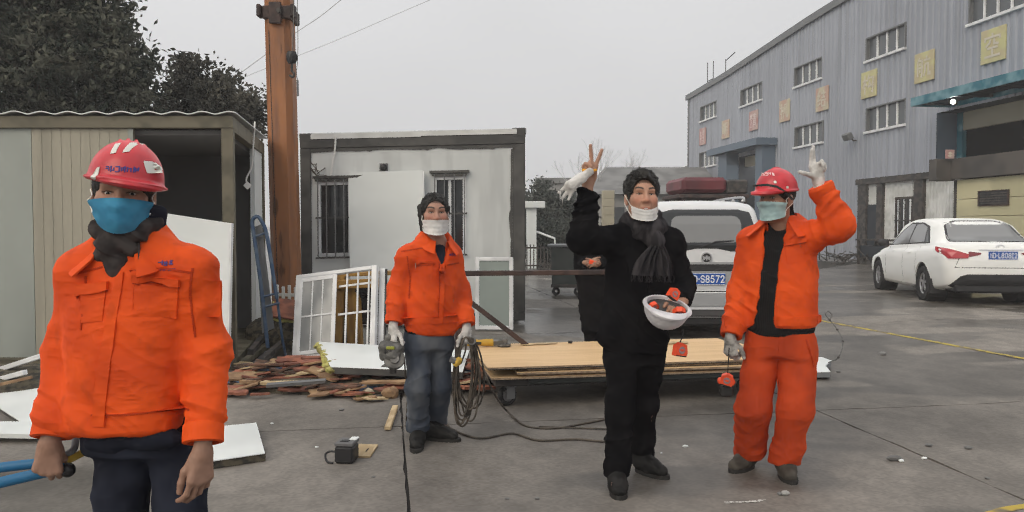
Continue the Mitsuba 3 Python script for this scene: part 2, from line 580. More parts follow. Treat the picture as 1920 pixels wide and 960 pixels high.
mat('tool_metal', spotty((0.22, 0.22, 0.22), (0.12, 0.118, 0.115), 30.0), 0.4, 0.6)
mat('tool_dirty', spotty((0.085, 0.084, 0.080), (0.15, 0.148, 0.14), 26.0), 0.5, 0.2)
mat('lime_label', (0.34, 0.36, 0.06), 0.5)
mat('handle_blue', (0.02, 0.13, 0.27), 0.4)
mat('blue_dull', spotty((0.045, 0.085, 0.16), (0.09, 0.13, 0.19), 12.0), 0.5)
mat('grey_sheet', (0.17, 0.18, 0.19), 0.6)
mat('red_paint', spotty((0.135, 0.022, 0.028), (0.085, 0.016, 0.021), 1.5), 0.45)
mat('bin_green', spotty((0.040, 0.050, 0.046), (0.060, 0.066, 0.062), 3.0), 0.5)
mat('bin_maroon', (0.115, 0.030, 0.045), 0.5)
mat('car_white', (0.84, 0.85, 0.85), 0.30, spec=0.5, clearcoat=0.8, clearcoat_gloss=0.9)
mat('car_white_dirty', proc(lambda p, n, uv: tmix((0.78, 0.79, 0.775), (0.58, 0.565, 0.52), tstep(0.75, 0.35, p.z + 0.25 * tfbm(p.x * 2, p.y * 2, p.z * 3)))), 0.32, spec=0.5, clearcoat=0.7, clearcoat_gloss=0.85)
mat('van_silver', (0.58, 0.59, 0.60), 0.30, spec=0.5, clearcoat=0.8, clearcoat_gloss=0.9)
mat('car_silver', (0.36, 0.37, 0.38), 0.35, 0.3)
mat('car_glass', (0.016, 0.018, 0.020), 0.04, spec=0.6)
mat('car_glass_rear', (0.20, 0.205, 0.21), 0.10, spec=0.6)
mat('car_black', (0.022, 0.022, 0.024), 0.5)
mat('lamp_red', (0.38, 0.012, 0.022), 0.12, spec=0.6, clearcoat=1.0)
mat('lamp_dark_red', (0.16, 0.008, 0.014), 0.12, spec=0.6, clearcoat=1.0)
mat('alloy', (0.46, 0.46, 0.47), 0.32, 0.7)
mat('chrome', (0.62, 0.62, 0.63), 0.18, 0.9)
mat('plate_blue', (0.028, 0.085, 0.33), 0.35)
mat('plate_white', (0.68, 0.70, 0.74), 0.4)
mat('sign_yellow', spotty((0.51, 0.49, 0.25), (0.47, 0.41, 0.25), 2.4), 0.6)
mat('sign_cream', spotty((0.50, 0.45, 0.33), (0.48, 0.33, 0.26), 2.0), 0.6)
mat('sign_red', spotty((0.42, 0.24, 0.23), (0.46, 0.34, 0.31), 2.6), 0.6)
mat('sign_letter', (0.54, 0.50, 0.41), 0.6)
mat('sign_letter_pink', (0.60, 0.50, 0.48), 0.6)
mat('yellow_wall', spotty((0.56, 0.52, 0.33), (0.46, 0.43, 0.27), 1.2), 0.6)
mat('fascia_grey', spotty((0.055, 0.052, 0.050), (0.090, 0.080, 0.072), 1.0), 0.6)
mat('roof_grey', spotty((0.13, 0.13, 0.13), (0.19, 0.19, 0.19), 1.0), 0.7)
mat('far_wall', spotty((0.32, 0.32, 0.31), (0.25, 0.25, 0.245), 0.6), 0.8)
mat('far_beige', (0.36, 0.33, 0.25), 0.8)
mat('bark', spotty((0.060, 0.050, 0.042), (0.11, 0.095, 0.08), 9.0), 0.9)
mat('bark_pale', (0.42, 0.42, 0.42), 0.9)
def leafmat(name, c1, c2, s):
    scene[name] = {'type': 'principledthin', 'base_color': spotty(c1, c2, s), 'roughness': 0.42, 'diff_trans': 0.35, 'spec_trans': 0.0}
leafmat('leaf_dark', (0.038, 0.047, 0.039), (0.130, 0.132, 0.104), 3.2)
leafmat('leaf_mid', (0.060, 0.062, 0.054), (0.135, 0.128, 0.106), 3.0)
leafmat('leaf_far', (0.055, 0.066, 0.060), (0.095, 0.105, 0.095), 0.7)
# people
def weave(p, n, uv):
    c1 = 1 - dr.abs(2 * tnoise(p.x * 16 + p.z * 5, p.y * 16, p.z * 34 + 3 * tnoise(p.x * 7, p.y * 7, p.z * 7)) - 1)
    c2 = 1 - dr.abs(2 * tnoise(p.x * 34 - p.z * 18, p.y * 34, p.z * 52 + 5) - 1)
    return 0.4 * tnoise(p.x * 420, p.y * 420, p.z * 420) + 0.4 * tfbm(p.x * 60, p.y * 60, p.z * 60, octaves=2) + 1.7 * c1 * c1 * c1 + 0.8 * c2 * c2 * c2
mat('hi_vis_orange', proc(lambda p, n, uv: tmix((0.72, 0.082, 0.008), (0.56, 0.056, 0.006), tstep(0.3, 0.75, tfbm(p.x * 7, p.y * 7, p.z * 7, octaves=3)))
     * (1 - 0.16 * tstep(0.6, 0.8, tfbm(p.x * 19, p.y * 19, p.z * 11, octaves=3)))), 0.75, spec=0.25, sheen=0.3, bump=(proc(weave), 0.0012))
mat('orange_trousers', proc(lambda p, n, uv: tmix((0.48, 0.054, 0.010), (0.34, 0.036, 0.008), tstep(0.3, 0.75, tfbm(p.x * 6, p.y * 6, p.z * 4, octaves=3)))), 0.8, spec=0.25, bump=(proc(weave), 0.0012))
mat('seam_orange', (0.40, 0.036, 0.006), 0.8, spec=0.2)  # darker orange for seams and for the painted shade under pocket flaps
mat('denim', proc(lambda p, n, uv: tmix((0.050, 0.062, 0.086), (0.125, 0.135, 0.150), tstep(0.42, 0.72, tfbm(p.x * 6, p.y * 6, p.z * 2.6, octaves=4)))), 0.85, spec=0.2, bump=(proc(weave), 0.0014))
mat('navy_cloth', spotty((0.011, 0.013, 0.022), (0.022, 0.026, 0.042), 7.0), 0.9, spec=0.15)
mat('black_cloth', spotty((0.0055, 0.0055, 0.0068), (0.0095, 0.0092, 0.0105), 9.0), 1.0, spec=0.05)
mat('knit_black', proc(lambda p, n, uv: tmix((0.008, 0.008, 0.009), (0.018, 0.018, 0.019), 0.5 + 0.5 * dr.sin(p.x * 900 + p.y * 300))), 0.95, spec=0.1)
mat('scarf_grey', proc(lambda p, n, uv: tmix((0.024, 0.023, 0.026), (0.052, 0.048, 0.052), tstep(0.35, 0.7, tfbm(p.x * 40, p.y * 40, p.z * 9, octaves=3)))), 0.95, spec=0.1)
mat('scarf_brown', spotty((0.034, 0.030, 0.030), (0.062, 0.055, 0.053), 25.0), 0.95, spec=0.1)
mat('glove_white', spotty((0.62, 0.61, 0.59), (0.43, 0.42, 0.40), 26.0), 0.9, spec=0.15, bump=(proc(weave), 0.0010))
mat('glove_grey', spotty((0.42, 0.41, 0.39), (0.20, 0.195, 0.185), 30.0), 0.9, spec=0.15, bump=(proc(weave), 0.0010))
mat('glove_yellow', (0.72, 0.33, 0.02), 0.8)
mat('mask_blue', spotty((0.050, 0.235, 0.385), (0.036, 0.180, 0.31), 20.0), 0.8, spec=0.2)
mat('mask_pale', spotty((0.33, 0.46, 0.47), (0.27, 0.39, 0.41), 30.0), 0.8, spec=0.2)
mat('mask_white', spotty((0.70, 0.69, 0.67), (0.58, 0.58, 0.57), 18.0), 0.8, spec=0.2)
mat('strap_white', (0.68, 0.67, 0.65), 0.8)
mat('helmet_red', spotty((0.55, 0.035, 0.045), (0.44, 0.028, 0.038), 12.0), 0.30, spec=0.5)
mat('helmet_white', spotty((0.62, 0.61, 0.63), (0.50, 0.49, 0.51), 12.0), 0.35, spec=0.5)
mat('reflective', (0.62, 0.62, 0.58), 0.4, 0.1)
mat('ink_blue', (0.055, 0.035, 0.19), 0.6)
mat('ink_pale', (0.70, 0.52, 0.52), 0.6)
mat('hair', spotty((0.0095, 0.009, 0.0085), (0.017, 0.016, 0.015), 60.0), 0.55, spec=0.35)
mat('shoe_black', spotty((0.006, 0.006, 0.006), (0.016, 0.0155, 0.015), 16.0), 0.6, spec=0.25)
mat('shoe_grey', spotty((0.036, 0.031, 0.025), (0.066, 0.058, 0.048), 16.0), 0.75)
mat('sole', (0.022, 0.021, 0.020), 0.8)
mat('tape_orange', (0.78, 0.085, 0.030), 0.4)
mat('tape_black', (0.02, 0.02, 0.02), 0.5)
mat('tape_label', (0.30, 0.20, 0.22), 0.5)
mat('eye_white', (0.50, 0.46, 0.43), 0.25)
mat('iris', (0.010, 0.008, 0.007), 0.15)
scene['skin'] = {'type': 'twosided', 'bsdf': {'type': 'principled', 'base_color': {'type': 'mesh_attribute', 'name': 'vertex_color'}, 'roughness': 0.5, 'specular': 0.4}}
# ------------------------------------------------------------------ ground
rng = np.random.default_rng(11)


def gz(x, y):
    t = np.clip((np.asarray(x, float) - 3.5) / 3.5, 0, 1)
    return 0.10 * t * t * (3 - 2 * t)


def sheet(poly, lift, step, thick=0.0):
    pts, t = tri2d(poly, step)
    z = gz(pts[:, 0], pts[:, 1]) + lift
    v = np.column_stack([pts, z])
    a = v[t[:, 1]] - v[t[:, 0]]
    t = np.where((np.cross(a, v[t[:, 2]] - v[t[:, 0]])[:, 2] < 0)[:, None], t[:, ::-1], t)
    if not thick:
        return trimesh.Trimesh(v, t, process=False)
    e = np.vstack([t[:, [0, 1]], t[:, [1, 2]], t[:, [2, 0]]])
    es = {tuple(x) for x in e.tolist()}
    be = np.array([x for x in es if (x[1], x[0]) not in es])
    n = len(v)
    low = v - V(0, 0, thick)
    return trimesh.Trimesh(np.vstack([v, low]), np.vstack([t, np.stack([be[:, 0], be[:, 0] + n, be[:, 1] + n], 1), np.stack([be[:, 0], be[:, 1] + n, be[:, 1]], 1)]), process=False)


g = np.stack(np.meshgrid(np.r_[-260, -60, np.linspace(-16, 20, 37), 60, 260], np.r_[-60, np.linspace(-4, 40, 23), 90, 400], indexing='ij'), -1)
gr = np.concatenate([g, (gz(g[..., 0], g[..., 1]) - 0.018)[..., None]], -1)
put('ground', trimesh.Trimesh(gr.reshape(-1, 3), grid_faces(*g.shape[:2]), process=False), 'joint_dirt', True)
struct('ground')
# concrete bays: joints run with the yard, 3.15 m apart, and across it
UY, UX = unit(V(-0.155, 1)), unit(V(1, 0.155))
O = V(-0.70, 5.10)
rows = [-9.0, -4.1, 0.52, 5.2, 9.9, 15.0, 20.5]
cols = [-9.6, -6.4, -3.2, 0, 3.17, 6.35, 9.6, 12.9]


def bay(i, j):
    r = np.random.default_rng(100 + i * 31 + j)
    g_ = 0.0065
    pts = []
    cn = [(cols[i] + g_, rows[j] + g_), (cols[i + 1] - g_, rows[j] + g_), (cols[i + 1] - g_, rows[j + 1] - g_), (cols[i] + g_, rows[j + 1] - g_)]
    for a, b in zip(cn, cn[1:] + cn[:1]):
        for t in np.arange(28) / 28:
            k = r.normal(0, 0.0035) + (-0.018 if r.random() < 0.07 else 0)
            q = V(a[0] + (b[0] - a[0]) * t, a[1] + (b[1] - a[1]) * t)
            m_ = (V(*cn[0]) + V(*cn[2])) / 2
            q += unit(m_ - q) * (-k)
            pts.append(O + UX * q[0] + UY * q[1])
    return Polygon(pts)


for i in range(len(cols) - 1):
    for j in range(len(rows) - 1):
        put('ground__slab', sheet(bay(i, j), 0.0, 0.55, 0.017), 'concrete')
inner = Polygon([O + UX * x + UY * y for x, y in ((cols[0] - .012, rows[0] - .012), (cols[-1] + .012, rows[0] - .012), (cols[-1] + .012, rows[-1] + .012), (cols[0] - .012, rows[-1] + .012))])
ring = Polygon(sbox(-250, -55, 250, 380).exterior.coords, [list(inner.exterior.coords)])
put('ground__outer_paving', sheet(ring, 0.0, 9.0), 'concrete')


def stripe(p0, p1, w, seed):
    r = np.random.default_rng(seed)
    p0, p1 = V(*p0), V(*p1)
    d = unit(p1 - p0)
    n = V(-d[1], d[0])
    L = np.linalg.norm(p1 - p0)
    ts = np.linspace(0, L, int(L / 0.06))
    a = [p0 + d * t + n * (w / 2 + r.normal(0, 0.005)) for t in ts]
    b = [p0 + d * t - n * (w / 2 + r.normal(0, 0.005)) for t in ts]
    holes = [Point(*(p0 + d * r.uniform(0, L) + n * r.uniform(-w / 2, w / 2))).buffer(r.uniform(0.008, 0.03), quad_segs=2) for _ in range(int(L * 5))]
    return Polygon(a + b[::-1]).buffer(0).difference(unary_union(holes))


def painted(poly, step=0.25):
    return join([sheet(q, 0.004, step) for q in getattr(poly, 'geoms', [poly]) if q.area > 1e-4])


put('yard_line', painted(stripe((4.10, 14.2), (5.62, 6.6), 0.065, 3)), 'line_yellow')
put('yard_line', painted(stripe(gp(1846, 966)[:2], gp(1960, 940)[:2], 0.05, 4)), 'line_yellow')
struct('yard_line', label='long faded yellow line painted across the yard behind the waving man')
struct('yard_line_001', label='short bit of yellow line at the bottom right edge')
cr = np.random.default_rng(8)
chalks = []
for k in range(16):
    c_ = gp(1362 + k * 4.6, 944 - 0.25 * k + cr.normal(0, 1.2))[:2]
    chalks.append(Polygon([c_ + cr.normal(0, 0.006, 2) + V(0.012 * math.cos(a) * (1.5), 0.005 * math.sin(a)) for a in np.linspace(0, 6, 7)]).buffer(0))
put('chalk_mark', painted(unary_union(chalks)), 'chalk')
struct('chalk_mark', label='short white scuff scratched on the concrete in front')

# ------------------------------------------------------------------ warehouse
WU, WN = V(-0.11993, 0.99278, 0), V(-0.99278, -0.11993, 0)


def W(Y, z=0.0, off=0.0, c=17.87):
    """A point of the warehouse's front: distance Y, height z, standing off the wall by off."""
    return V(c - 0.1208 * Y, Y, z) + WN * off


def wY(px, c=17.87):
    return c / ((px - 960) / FOCAL + 0.1208)


def wbox(Y0, Y1, z0, z1, o0, o1, c=17.87, ch=0.0):
    """A box along the wall between the distances Y0 < Y1."""
    m = frame(WU, WN, (0, 0, 1), W(Y0, 0, 0, c))
    return bx(0, (Y1 - Y0) / WU[1], o0, o1, z0, z1, ch, m)


roofY = [6, 10, 20, 27, 33.45, 36.2, 40.5, 46, 52.2]
roofZ = [9.0, 9.75, 10.75, 11.0, 10.87, 10.75, 10.47, 10.1, 9.85]
ztop = lambda Y: np.interp(Y, roofY, roofZ)
wh = thing('warehouse', 'large grey corrugated metal warehouse with a curved roof and a row of sign panels', 'warehouse')
wins = [(1312, 1342, 7.97, 8.87), (1387, 1427, 7.97, 8.87), (1487, 1538, 7.95, 8.85), (1620, 1692, 7.93, 8.83), (1810, 1912, 7.9, 8.8),
        (1311, 1343, 5.10, 6.02), (1489, 1541, 5.13, 6.05), (1622, 1695, 5.15, 6.07)]
holes = [(wY(b), wY(a), z0, z1) for a, b, z0, z1 in wins]
holes += [(40.3, 44.0, 0, 5.25), (14.0, 27.35, 0, 5.30)]
# ribbed sheeting, one real fold after another
per = 0.32
edges = sorted({round(y, 4) for y in np.concatenate([np.arange(8.0, 52.2, per) + o for o in (0, 0.12, 0.16, 0.28)])} | {round(e, 4) for h in holes for e in h[:2]} | {8.0, 52.2})
edges = [e for e in edges if 8.0 <= e <= 52.2]
prof = lambda y: 0.045 * np.interp((y - 8.0) % per, [0, 0.12, 0.16, 0.28, per], [0, 0, 1, 1, 0])
vv, ff = [], []
for y0, y1 in zip(edges[:-1], edges[1:]):
    mid = (y0 + y1) / 2
    spans, z = [], 0.0
    for h in sorted([h for h in holes if h[0] <= mid <= h[1]], key=lambda h: h[2]):
        if h[2] > z:
            spans.append((z, h[2]))
        z = h[3]
    spans.append((z, None))
    for a, b in spans:
        k = len(vv)
        o0, o1 = prof(y0 + 1e-4 if (y0 - 8) % per > per - 1e-3 else y0), prof(y1)
        vv += [W(y0, a, o0), W(y1, a, o1), W(y1, ztop(y1) if b is None else b, o1), W(y0, ztop(y0) if b is None else b, o0)]
        ff += [[k, k + 2, k + 1], [k, k + 3, k + 2]]
put(wh + '__wall', trimesh.Trimesh(np.array(vv), np.array(ff), process=False), 'siding')
ry = np.linspace(7.8, 52.5, 40)
fas = np.array([[W(y, ztop(y) + dz, o) for dz, o in ((0.16, 0.16), (-0.16, 0.16), (-0.16, 0.03), (0.16, 0.03))] for y in ry])
fv = fas.reshape(-1, 3)
fq = []
for i in range(len(ry) - 1):
    for k in range(4):
        a, b = i * 4 + k, i * 4 + (k + 1) % 4
        fq.append([a, b, b + 4, a + 4])
put(wh + '__roof_trim', (fv, np.array(fq)), 'grey_steel')
back = np.array([[W(y, ztop(y) + 0.12, o) for o in (0.12, -34.0)] for y in ry])
put(wh + '__roof', slabgrid(back, back - V(0, 0, 0.14)), 'roof_grey', 30)
put(wh + '__side_wall', join([bx(0, 33.6, -0.1, 0, 0, 9.78, 0, frame(-WN, WU, (0, 0, 1), W(52.15, 0, 0.0))), bx(0, 33.6, 0, 0.1, 0, 9.3, 0, frame(-WN, WU, (0, 0, 1), W(8.0, 0, 0.0)))]), 'siding')
put(wh + '__corner_trim', wbox(52.02, 52.22, 0, 9.8, 0.05, 0.09), 'grey_steel')
put(wh + '__floor', wbox(8.3, 52, 0.0, 0.09, -33, -0.5), 'inside_dark')
for a, b, z0, z1 in wins:
    y0, y1 = wY(b), wY(a)
    w = put(wh + '__window', wbox(y0 + 0.02, y1 - 0.02, z0 + 0.02, z1 - 0.02, -0.10, -0.085), 'glass_wall')
    fr = [wbox(y0 - .03, y1 + .03, z1 - .02, z1 + .03, -0.1, 0.055), wbox(y0 - .03, y0 + .035, z0, z1, -0.1, 0.053), wbox(y1 - .035, y1 + .03, z0, z1, -0.1, 0.053)]
    put(w + '__frame', join(fr), 'grey_steel')
    for k in (1, 2, 3):
        yk = y0 + (y1 - y0) * k / 4
        put(w + '__mullion', wbox(yk - .035, yk + .035, z0, z1, -0.08, -0.03), 'white_pvc')
    put(w + '__sill', wbox(y0 - .06, y1 + .06, z0 - .07, z0 + .02, -0.08, 0.13), 'white_pvc')
# the small far doorway with its canopy
put(wh + '__door_canopy', cut(wbox(39.3, 46.0, 5.45, 5.80, 0.06, 1.15), [wbox(39.4, 45.9, 5.3, 5.70, 0.1, 1.05)]), 'siding_blue')
put(wh + '__door_jamb', wbox(44.0, 45.2, 0, 5.45, 0.06, 0.75), 'siding_blue')
put(wh + '__door_jamb', wbox(39.5, 40.3, 0, 5.45, 0.06, 0.75), 'siding_blue')
put(wh + '__door_header', wbox(40.32, 43.98, 4.72, 5.24, -0.5, -0.3), 'khaki')
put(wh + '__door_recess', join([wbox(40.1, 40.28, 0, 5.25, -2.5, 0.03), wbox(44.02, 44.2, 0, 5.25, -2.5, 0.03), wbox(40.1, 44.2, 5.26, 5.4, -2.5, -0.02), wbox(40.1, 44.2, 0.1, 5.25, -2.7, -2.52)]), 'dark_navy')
# the big near doorway
put(wh + '__loading_canopy', cut(wbox(12.5, 26.6, 5.38, 5.66, 0.06, 1.50), [wbox(12.6, 26.5, 5.2, 5.56, 0.1, 1.42)]), 'teal')
for k in range(9):
    y = 13.4 + k * 1.6
    put(wh + '__canopy_rafter', wbox(y, y + .1, 5.40, 5.52, 0.12, 1.41), 'dark_navy')
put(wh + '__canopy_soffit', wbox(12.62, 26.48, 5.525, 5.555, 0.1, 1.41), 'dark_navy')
put(wh + '__loading_jamb', wbox(27.36, 27.5, 0, 5.4, -0.86, -0.002), 'siding_blue')
put(wh + '__loading_post', wbox(27.05, 27.32, 0, 5.3, -0.86, -0.70), 'teal')
put(wh + '__loading_header', wbox(14.0, 27.04, 4.70, 5.30, -0.86, -0.72), 'khaki')
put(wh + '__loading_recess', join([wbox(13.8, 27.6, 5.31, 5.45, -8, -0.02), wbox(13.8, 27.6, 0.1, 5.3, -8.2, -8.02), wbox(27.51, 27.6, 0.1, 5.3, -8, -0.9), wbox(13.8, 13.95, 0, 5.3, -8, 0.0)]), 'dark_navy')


def lamp(key, mesh, power):
    k = put(key, mesh, 'strap_white')
    scene[k]['emitter'] = {'type': 'area', 'radiance': {'type': 'rgb', 'value': [power, power, power * 0.96]}}
    return k


lamp(wh + '__lamp', moved(trimesh.creation.icosphere(2, 0.075), T_ := euler(W(25.0, 5.30, 1.15))), 7.0)
lamp(wh + '__tube_lamp', wbox(20.5, 22.6, 4.62, 4.66, -1.6, -1.54), 6.0)
lamp(wh + '__tube_lamp', wbox(41.6, 43.6, 4.60, 4.68, -1.2, -1.12), 6.0)
for q in ([(51.6, 9.9), (51.6, 12.0)], [(50.6, 9.9), (50.6, 11.9)], [(51.58, 10.8), (50.62, 10.8)], [(48.6, 9.9), (48.6, 11.6)], [(48.6, 11.5), (47.2, 11.7)]):
    put(wh + '__antenna_rod', tube([W(y, z, -1) for y, z in q], 0.03), 'grey_steel')
fl = thing('floodlight', 'small grey floodlight bracketed on the warehouse wall beside the lower window', 'floodlight')
put(fl + '__housing', moved(bx(-.22, .22, -.12, .12, -.14, .14, .03), frame(WU, unit(WN + V(0, 0, -.5)), unit(np.cross(WU, WN + V(0, 0, -.5))), W(32.3, 5.05, 0.42))), 'grey_steel')
put(fl + '__bracket', tube([W(32.3, 5.05, 0.30), W(32.3, 4.9, 0.18), W(32.3, 4.9, 0.02)], 0.03), 'dark_steel')

# sign panels, each a faded board with its character in relief
HANG = [[(.22, .95), (.14, .80)], [(.10, .80), (.10, .12)], [(.10, .80), (.40, .80), (.40, .08), (.32, .10)], [(.02, .48), (.48, .48)], [(.24, .70), (.27, .58)], [(.24, .40), (.27, .26)], [(.70, .97), (.74, .84)],
        [(.52, .78), (.96, .78)], [(.62, .60), (.62, .30), (.54, .08)], [(.62, .60), (.84, .60), (.84, .14), (.96, .12), (.96, .25)]]
KONG = [[(.50, .98), (.50, .86)], [(.10, .68), (.10, .82), (.90, .82), (.90, .70)], [(.40, .74), (.34, .60), (.14, .48)], [(.60, .74), (.60, .56), (.84, .52)], [(.22, .40), (.78, .40)], [(.50, .40), (.50, .08)], [(.08, .08), (.92, .08)]]
JIE = [[(.26, .95), (.10, .72), (.30, .68), (.08, .42), (.40, .46)], [(.04, .16), (.40, .26)], [(.48, .80), (.96, .80)], [(.72, .97), (.72, .58)], [(.54, .58), (.90, .58)], [(.54, .42), (.90, .42), (.90, .10), (.54, .10), (.54, .42)]]
GOU = [[(.02, .70), (.42, .70)], [(.22, .97), (.22, .03)], [(.20, .62), (.04, .32)], [(.24, .58), (.42, .40)], [(.58, .97), (.46, .66)], [(.52, .80), (.94, .80), (.90, .08), (.78, .12)], [(.64, .66), (.54, .36), (.76, .42)], [(.72, .54), (.80, .32)]]
JI = [[(.02, .70), (.42, .70)], [(.22, .97), (.22, .03)], [(.20, .62), (.04, .32)], [(.24, .58), (.42, .44)], [(.54, .86), (.54, .40), (.42, .06)], [(.54, .86), (.80, .86), (.80, .14), (.96, .10), (.96, .26)]]
CHUAN = [[(.20, .92), (.20, .30), (.08, .05)], [(.50, .86), (.50, .16)], [(.82, .94), (.82, .04)]]
MING = [[(.10, .85), (.10, .25), (.38, .25), (.38, .85), (.10, .85)], [(.10, .56), (.38, .56)], [(.56, .92), (.56, .40), (.46, .06)], [(.56, .92), (.90, .92), (.90, .06), (.80, .08)], [(.56, .66), (.90, .66)], [(.56, .42), (.90, .42)]]
JING = [[(.04, .66), (.40, .66)], [(.22, .96), (.22, .04)], [(.08, .88), (.14, .74)], [(.38, .88), (.32, .74)], [(.50, .86), (.96, .86)], [(.73, .97), (.73, .60)], [(.54, .74), (.92, .74)], [(.48, .60), (.98, .60)], [(.56, .48), (.56, .04)], [(.56, .48), (.90, .48), (.90, .06)], [(.56, .34), (.90, .34)], [(.56, .20), (.90, .20)]]
signs = [(1318, CHUAN, 'sign_red', 'small faded red sign board on the warehouse, farthest from the camera'),
         (1361, MING, 'sign_cream', 'small faded cream sign board above the far canopy, second from the far end'),
         (1413, JING, 'sign_red', 'faded pinkish sign board third from the far end of the warehouse wall'),
         (1471, JI, 'sign_cream', 'faded cream and yellow sign board fourth from the far end of the warehouse wall'),
         (1541, JIE, 'sign_cream', 'faded cream sign board between the two middle windows, red along its bottom'),
         (1628, GOU, 'sign_yellow', 'pale yellow sign board with a washed out character, under the fourth upper window'),
         (1731, HANG, 'sign_yellow', 'yellow sign board with the character 航'),
         (1859, KONG, 'sign_yellow', 'bright yellow sign board with the character 空, nearest to the camera')]
for px, glyph, m, lab in signs:
    yc = wY(px)
    zc = 7.0
    s = thing('sign_board', lab, 'sign board', 'sign boards along the warehouse wall')
    scene.update({})
    put(s + '__board', wbox(yc - .52, yc + .52, zc - .52, zc + .52, 0.05, 0.11, ch=0.01), m)
    sh = strokes([[((x - .5) * .78, (z - .5) * .78) for x, z in l] for l in glyph], 0.070)
    fm = frame(-WU, -WN, (0, 0, 1), W(yc, zc, 0.112))
    put(s + '__letter', join([prism(q, -0.012, 0.0, fm) for q in getattr(sh, 'geoms', [sh])]), 'sign_letter_pink' if m == 'sign_red' else 'sign_letter')

# white lean-to under the warehouse wall
an = thing('site_office', 'white ribbed lean-to office with dark posts against the warehouse wall', 'office hut')
C2 = 17.2
ribs = []
for y in np.arange(24.4, 30.7, 0.16):
    ribs.append(wbox(y, y + 0.10, 0.05, 3.02, -0.02, 0.0, C2))
put(an + '__wall', join([wbox(24.2, 30.8, 0.05, 3.05, -0.5, -0.021, C2)] + ribs), 'white_paint')
put(an + '__beam', wbox(24.0, 30.9, 3.02, 3.24, -0.5, 0.16, C2), 'dark_steel')
for y0, y1 in ((30.25, 30.8), (29.2, 29.55), (26.85, 27.35)):
    put(an + '__post', wbox(y0, y1, 0.0, 3.02, 0.0, 0.12, C2), 'dark_steel')
put(an + '__door', wbox(29.58, 30.22, 0.05, 2.25, 0.005, 0.05, C2), 'dark_navy')
w = put(an + '__window', wbox(27.55, 28.40, 1.1, 2.40, 0.005, 0.02, C2), 'glass_dark')
put(w + '__frame', join([wbox(27.45, 27.55, 1.05, 2.45, 0.0, 0.06, C2), wbox(28.40, 28.48, 1.05, 2.45, 0.0, 0.06, C2), wbox(27.45, 28.48, 2.40, 2.47, 0.0, 0.07, C2), wbox(27.45, 28.48, 1.03, 1.10, 0.0, 0.07, C2)]), 'dark_steel')
put(w + '__sash', join([wbox(27.58, 27.68, 1.12, 2.38, 0.021, 0.04, C2), wbox(27.94, 28.02, 1.12, 2.38, 0.021, 0.04, C2), wbox(28.28, 28.36, 1.12, 2.38, 0.021, 0.04, C2)]), 'white_pvc')
for y in (27.76, 27.86, 28.1, 28.2):
    put(w + '__bar', wbox(y, y + .025, 1.1, 2.4, 0.075, 0.09, C2), 'dark_steel')
put(w + '__bar', wbox(27.5, 28.44, 1.62, 1.66, 0.091, 0.105, C2), 'dark_steel')

# cream hut at the right edge
yh = thing('cream_hut', 'cream clad hut with a dark fascia and a louvred vent behind the white sedan', 'hut')
C3 = 16.0
zs = [0.0, 0.62, 1.22, 1.72, 2.22, 2.80]
for a, b in zip(zs[:-1], zs[1:]):
    put(yh + '__panel', wbox(12.0, 23.6, a + .006, b - .006, -1.5, 0.0, C3, 0.008), 'yellow_wall')
put(yh + '__fascia', wbox(11.8, 23.7, 2.82, 3.42, -1.6, 0.16, C3), 'fascia_grey')
put(yh + '__fascia_end', bx(-0.62, 0.0, -0.1, 0.25, 2.78, 3.42, 0.01, frame(-WN, WU, (0, 0, 1), W(23.72, 0, 0.0, C3))), 'fascia_grey')
put(yh + '__end_trim', wbox(23.55, 23.66, 0.0, 2.8, 0.0, 0.02, C3), 'dark_steel')
va, vb = wY(1889, C3), wY(1836, C3)
v = put(yh + '__vent', wbox(va, vb, 2.03, 2.40, 0.005, 0.02, C3), 'car_black')
put(v + '__frame', join([wbox(va - .04, va, 2.0, 2.43, 0.002, 0.05, C3), wbox(vb, vb + .04, 2.0, 2.43, 0.002, 0.05, C3), wbox(va, vb, 2.40, 2.43, 0.002, 0.05, C3), wbox(va, vb, 2.0, 2.03, 0.002, 0.05, C3)]), 'rust_steel')
for k in range(5):
    z = 2.05 + k * 0.07
    put(v + '__slat', wbox(va, vb, z, z + 0.035, 0.021, 0.045, C3), 'dark_steel')
wl = thing('warning_sign', 'small reddish sign on the cream hut roof', 'sign')
put(wl + '__plate', bx(-.14, .14, -.015, .015, 0, .26, .005, frame(-WN, WU, (0, 0, 1), W(23.5, 3.42, 0.45 - .16, C3))), 'sign_red')
put(wl + '__mark', prism(strokes([[(-.07, .08), (.07, .08)], [(0, .04), (0, .2)], [(-.06, .16), (.06, .16)]], .035), -0.022, -0.0152, frame(-WN, WU, (0, 0, 1), W(23.5, 3.42, 0.29, C3))), 'sign_letter')

# scrap beside the office
tb = thing('work_table', 'dark steel work table against the white office', 'table')
put(tb + '__top', wbox(26.9, 28.9, 0.92, 0.98, 0.5, 1.3, C2), 'dark_steel')
for y in (27.0, 28.75):
    for o in (0.55, 1.2):
        put(tb + '__leg', wbox(y, y + .07, 0.08, 0.92, o, o + .07, C2), 'dark_steel')
put(tb + '__shelf', wbox(26.98, 28.8, 0.35, 0.75, 0.63, 1.19, C2), 'dark_navy')
r = np.random.default_rng(5)
for k in range(34):
    c = W(29.0 + r.uniform(-1.0, 1.2), 0, r.uniform(0.5, 2.6), C2)
    d = V(r.normal(0, .7), r.normal(0, .5), r.uniform(0.1, 0.9))
    p0 = V(c[0], c[1], 0.09 + r.uniform(0, .2))
    L = r.uniform(.5, 1.3)
    tag(put('scrap_rod', tube(smoothpath([p0 - unit(d) * V(1, 1, 0) * L * .4, p0 + V(0, 0, .12) + r.normal(0, .06, 3), p0 + unit(d) * L * V(1, 1, .55)], 3), r.uniform(.012, .028), 5), 'dark_steel'),
        'bent dark rod in the scrap heap beside the site office', 'scrap rod', 'scrap rods heaped beside the office')

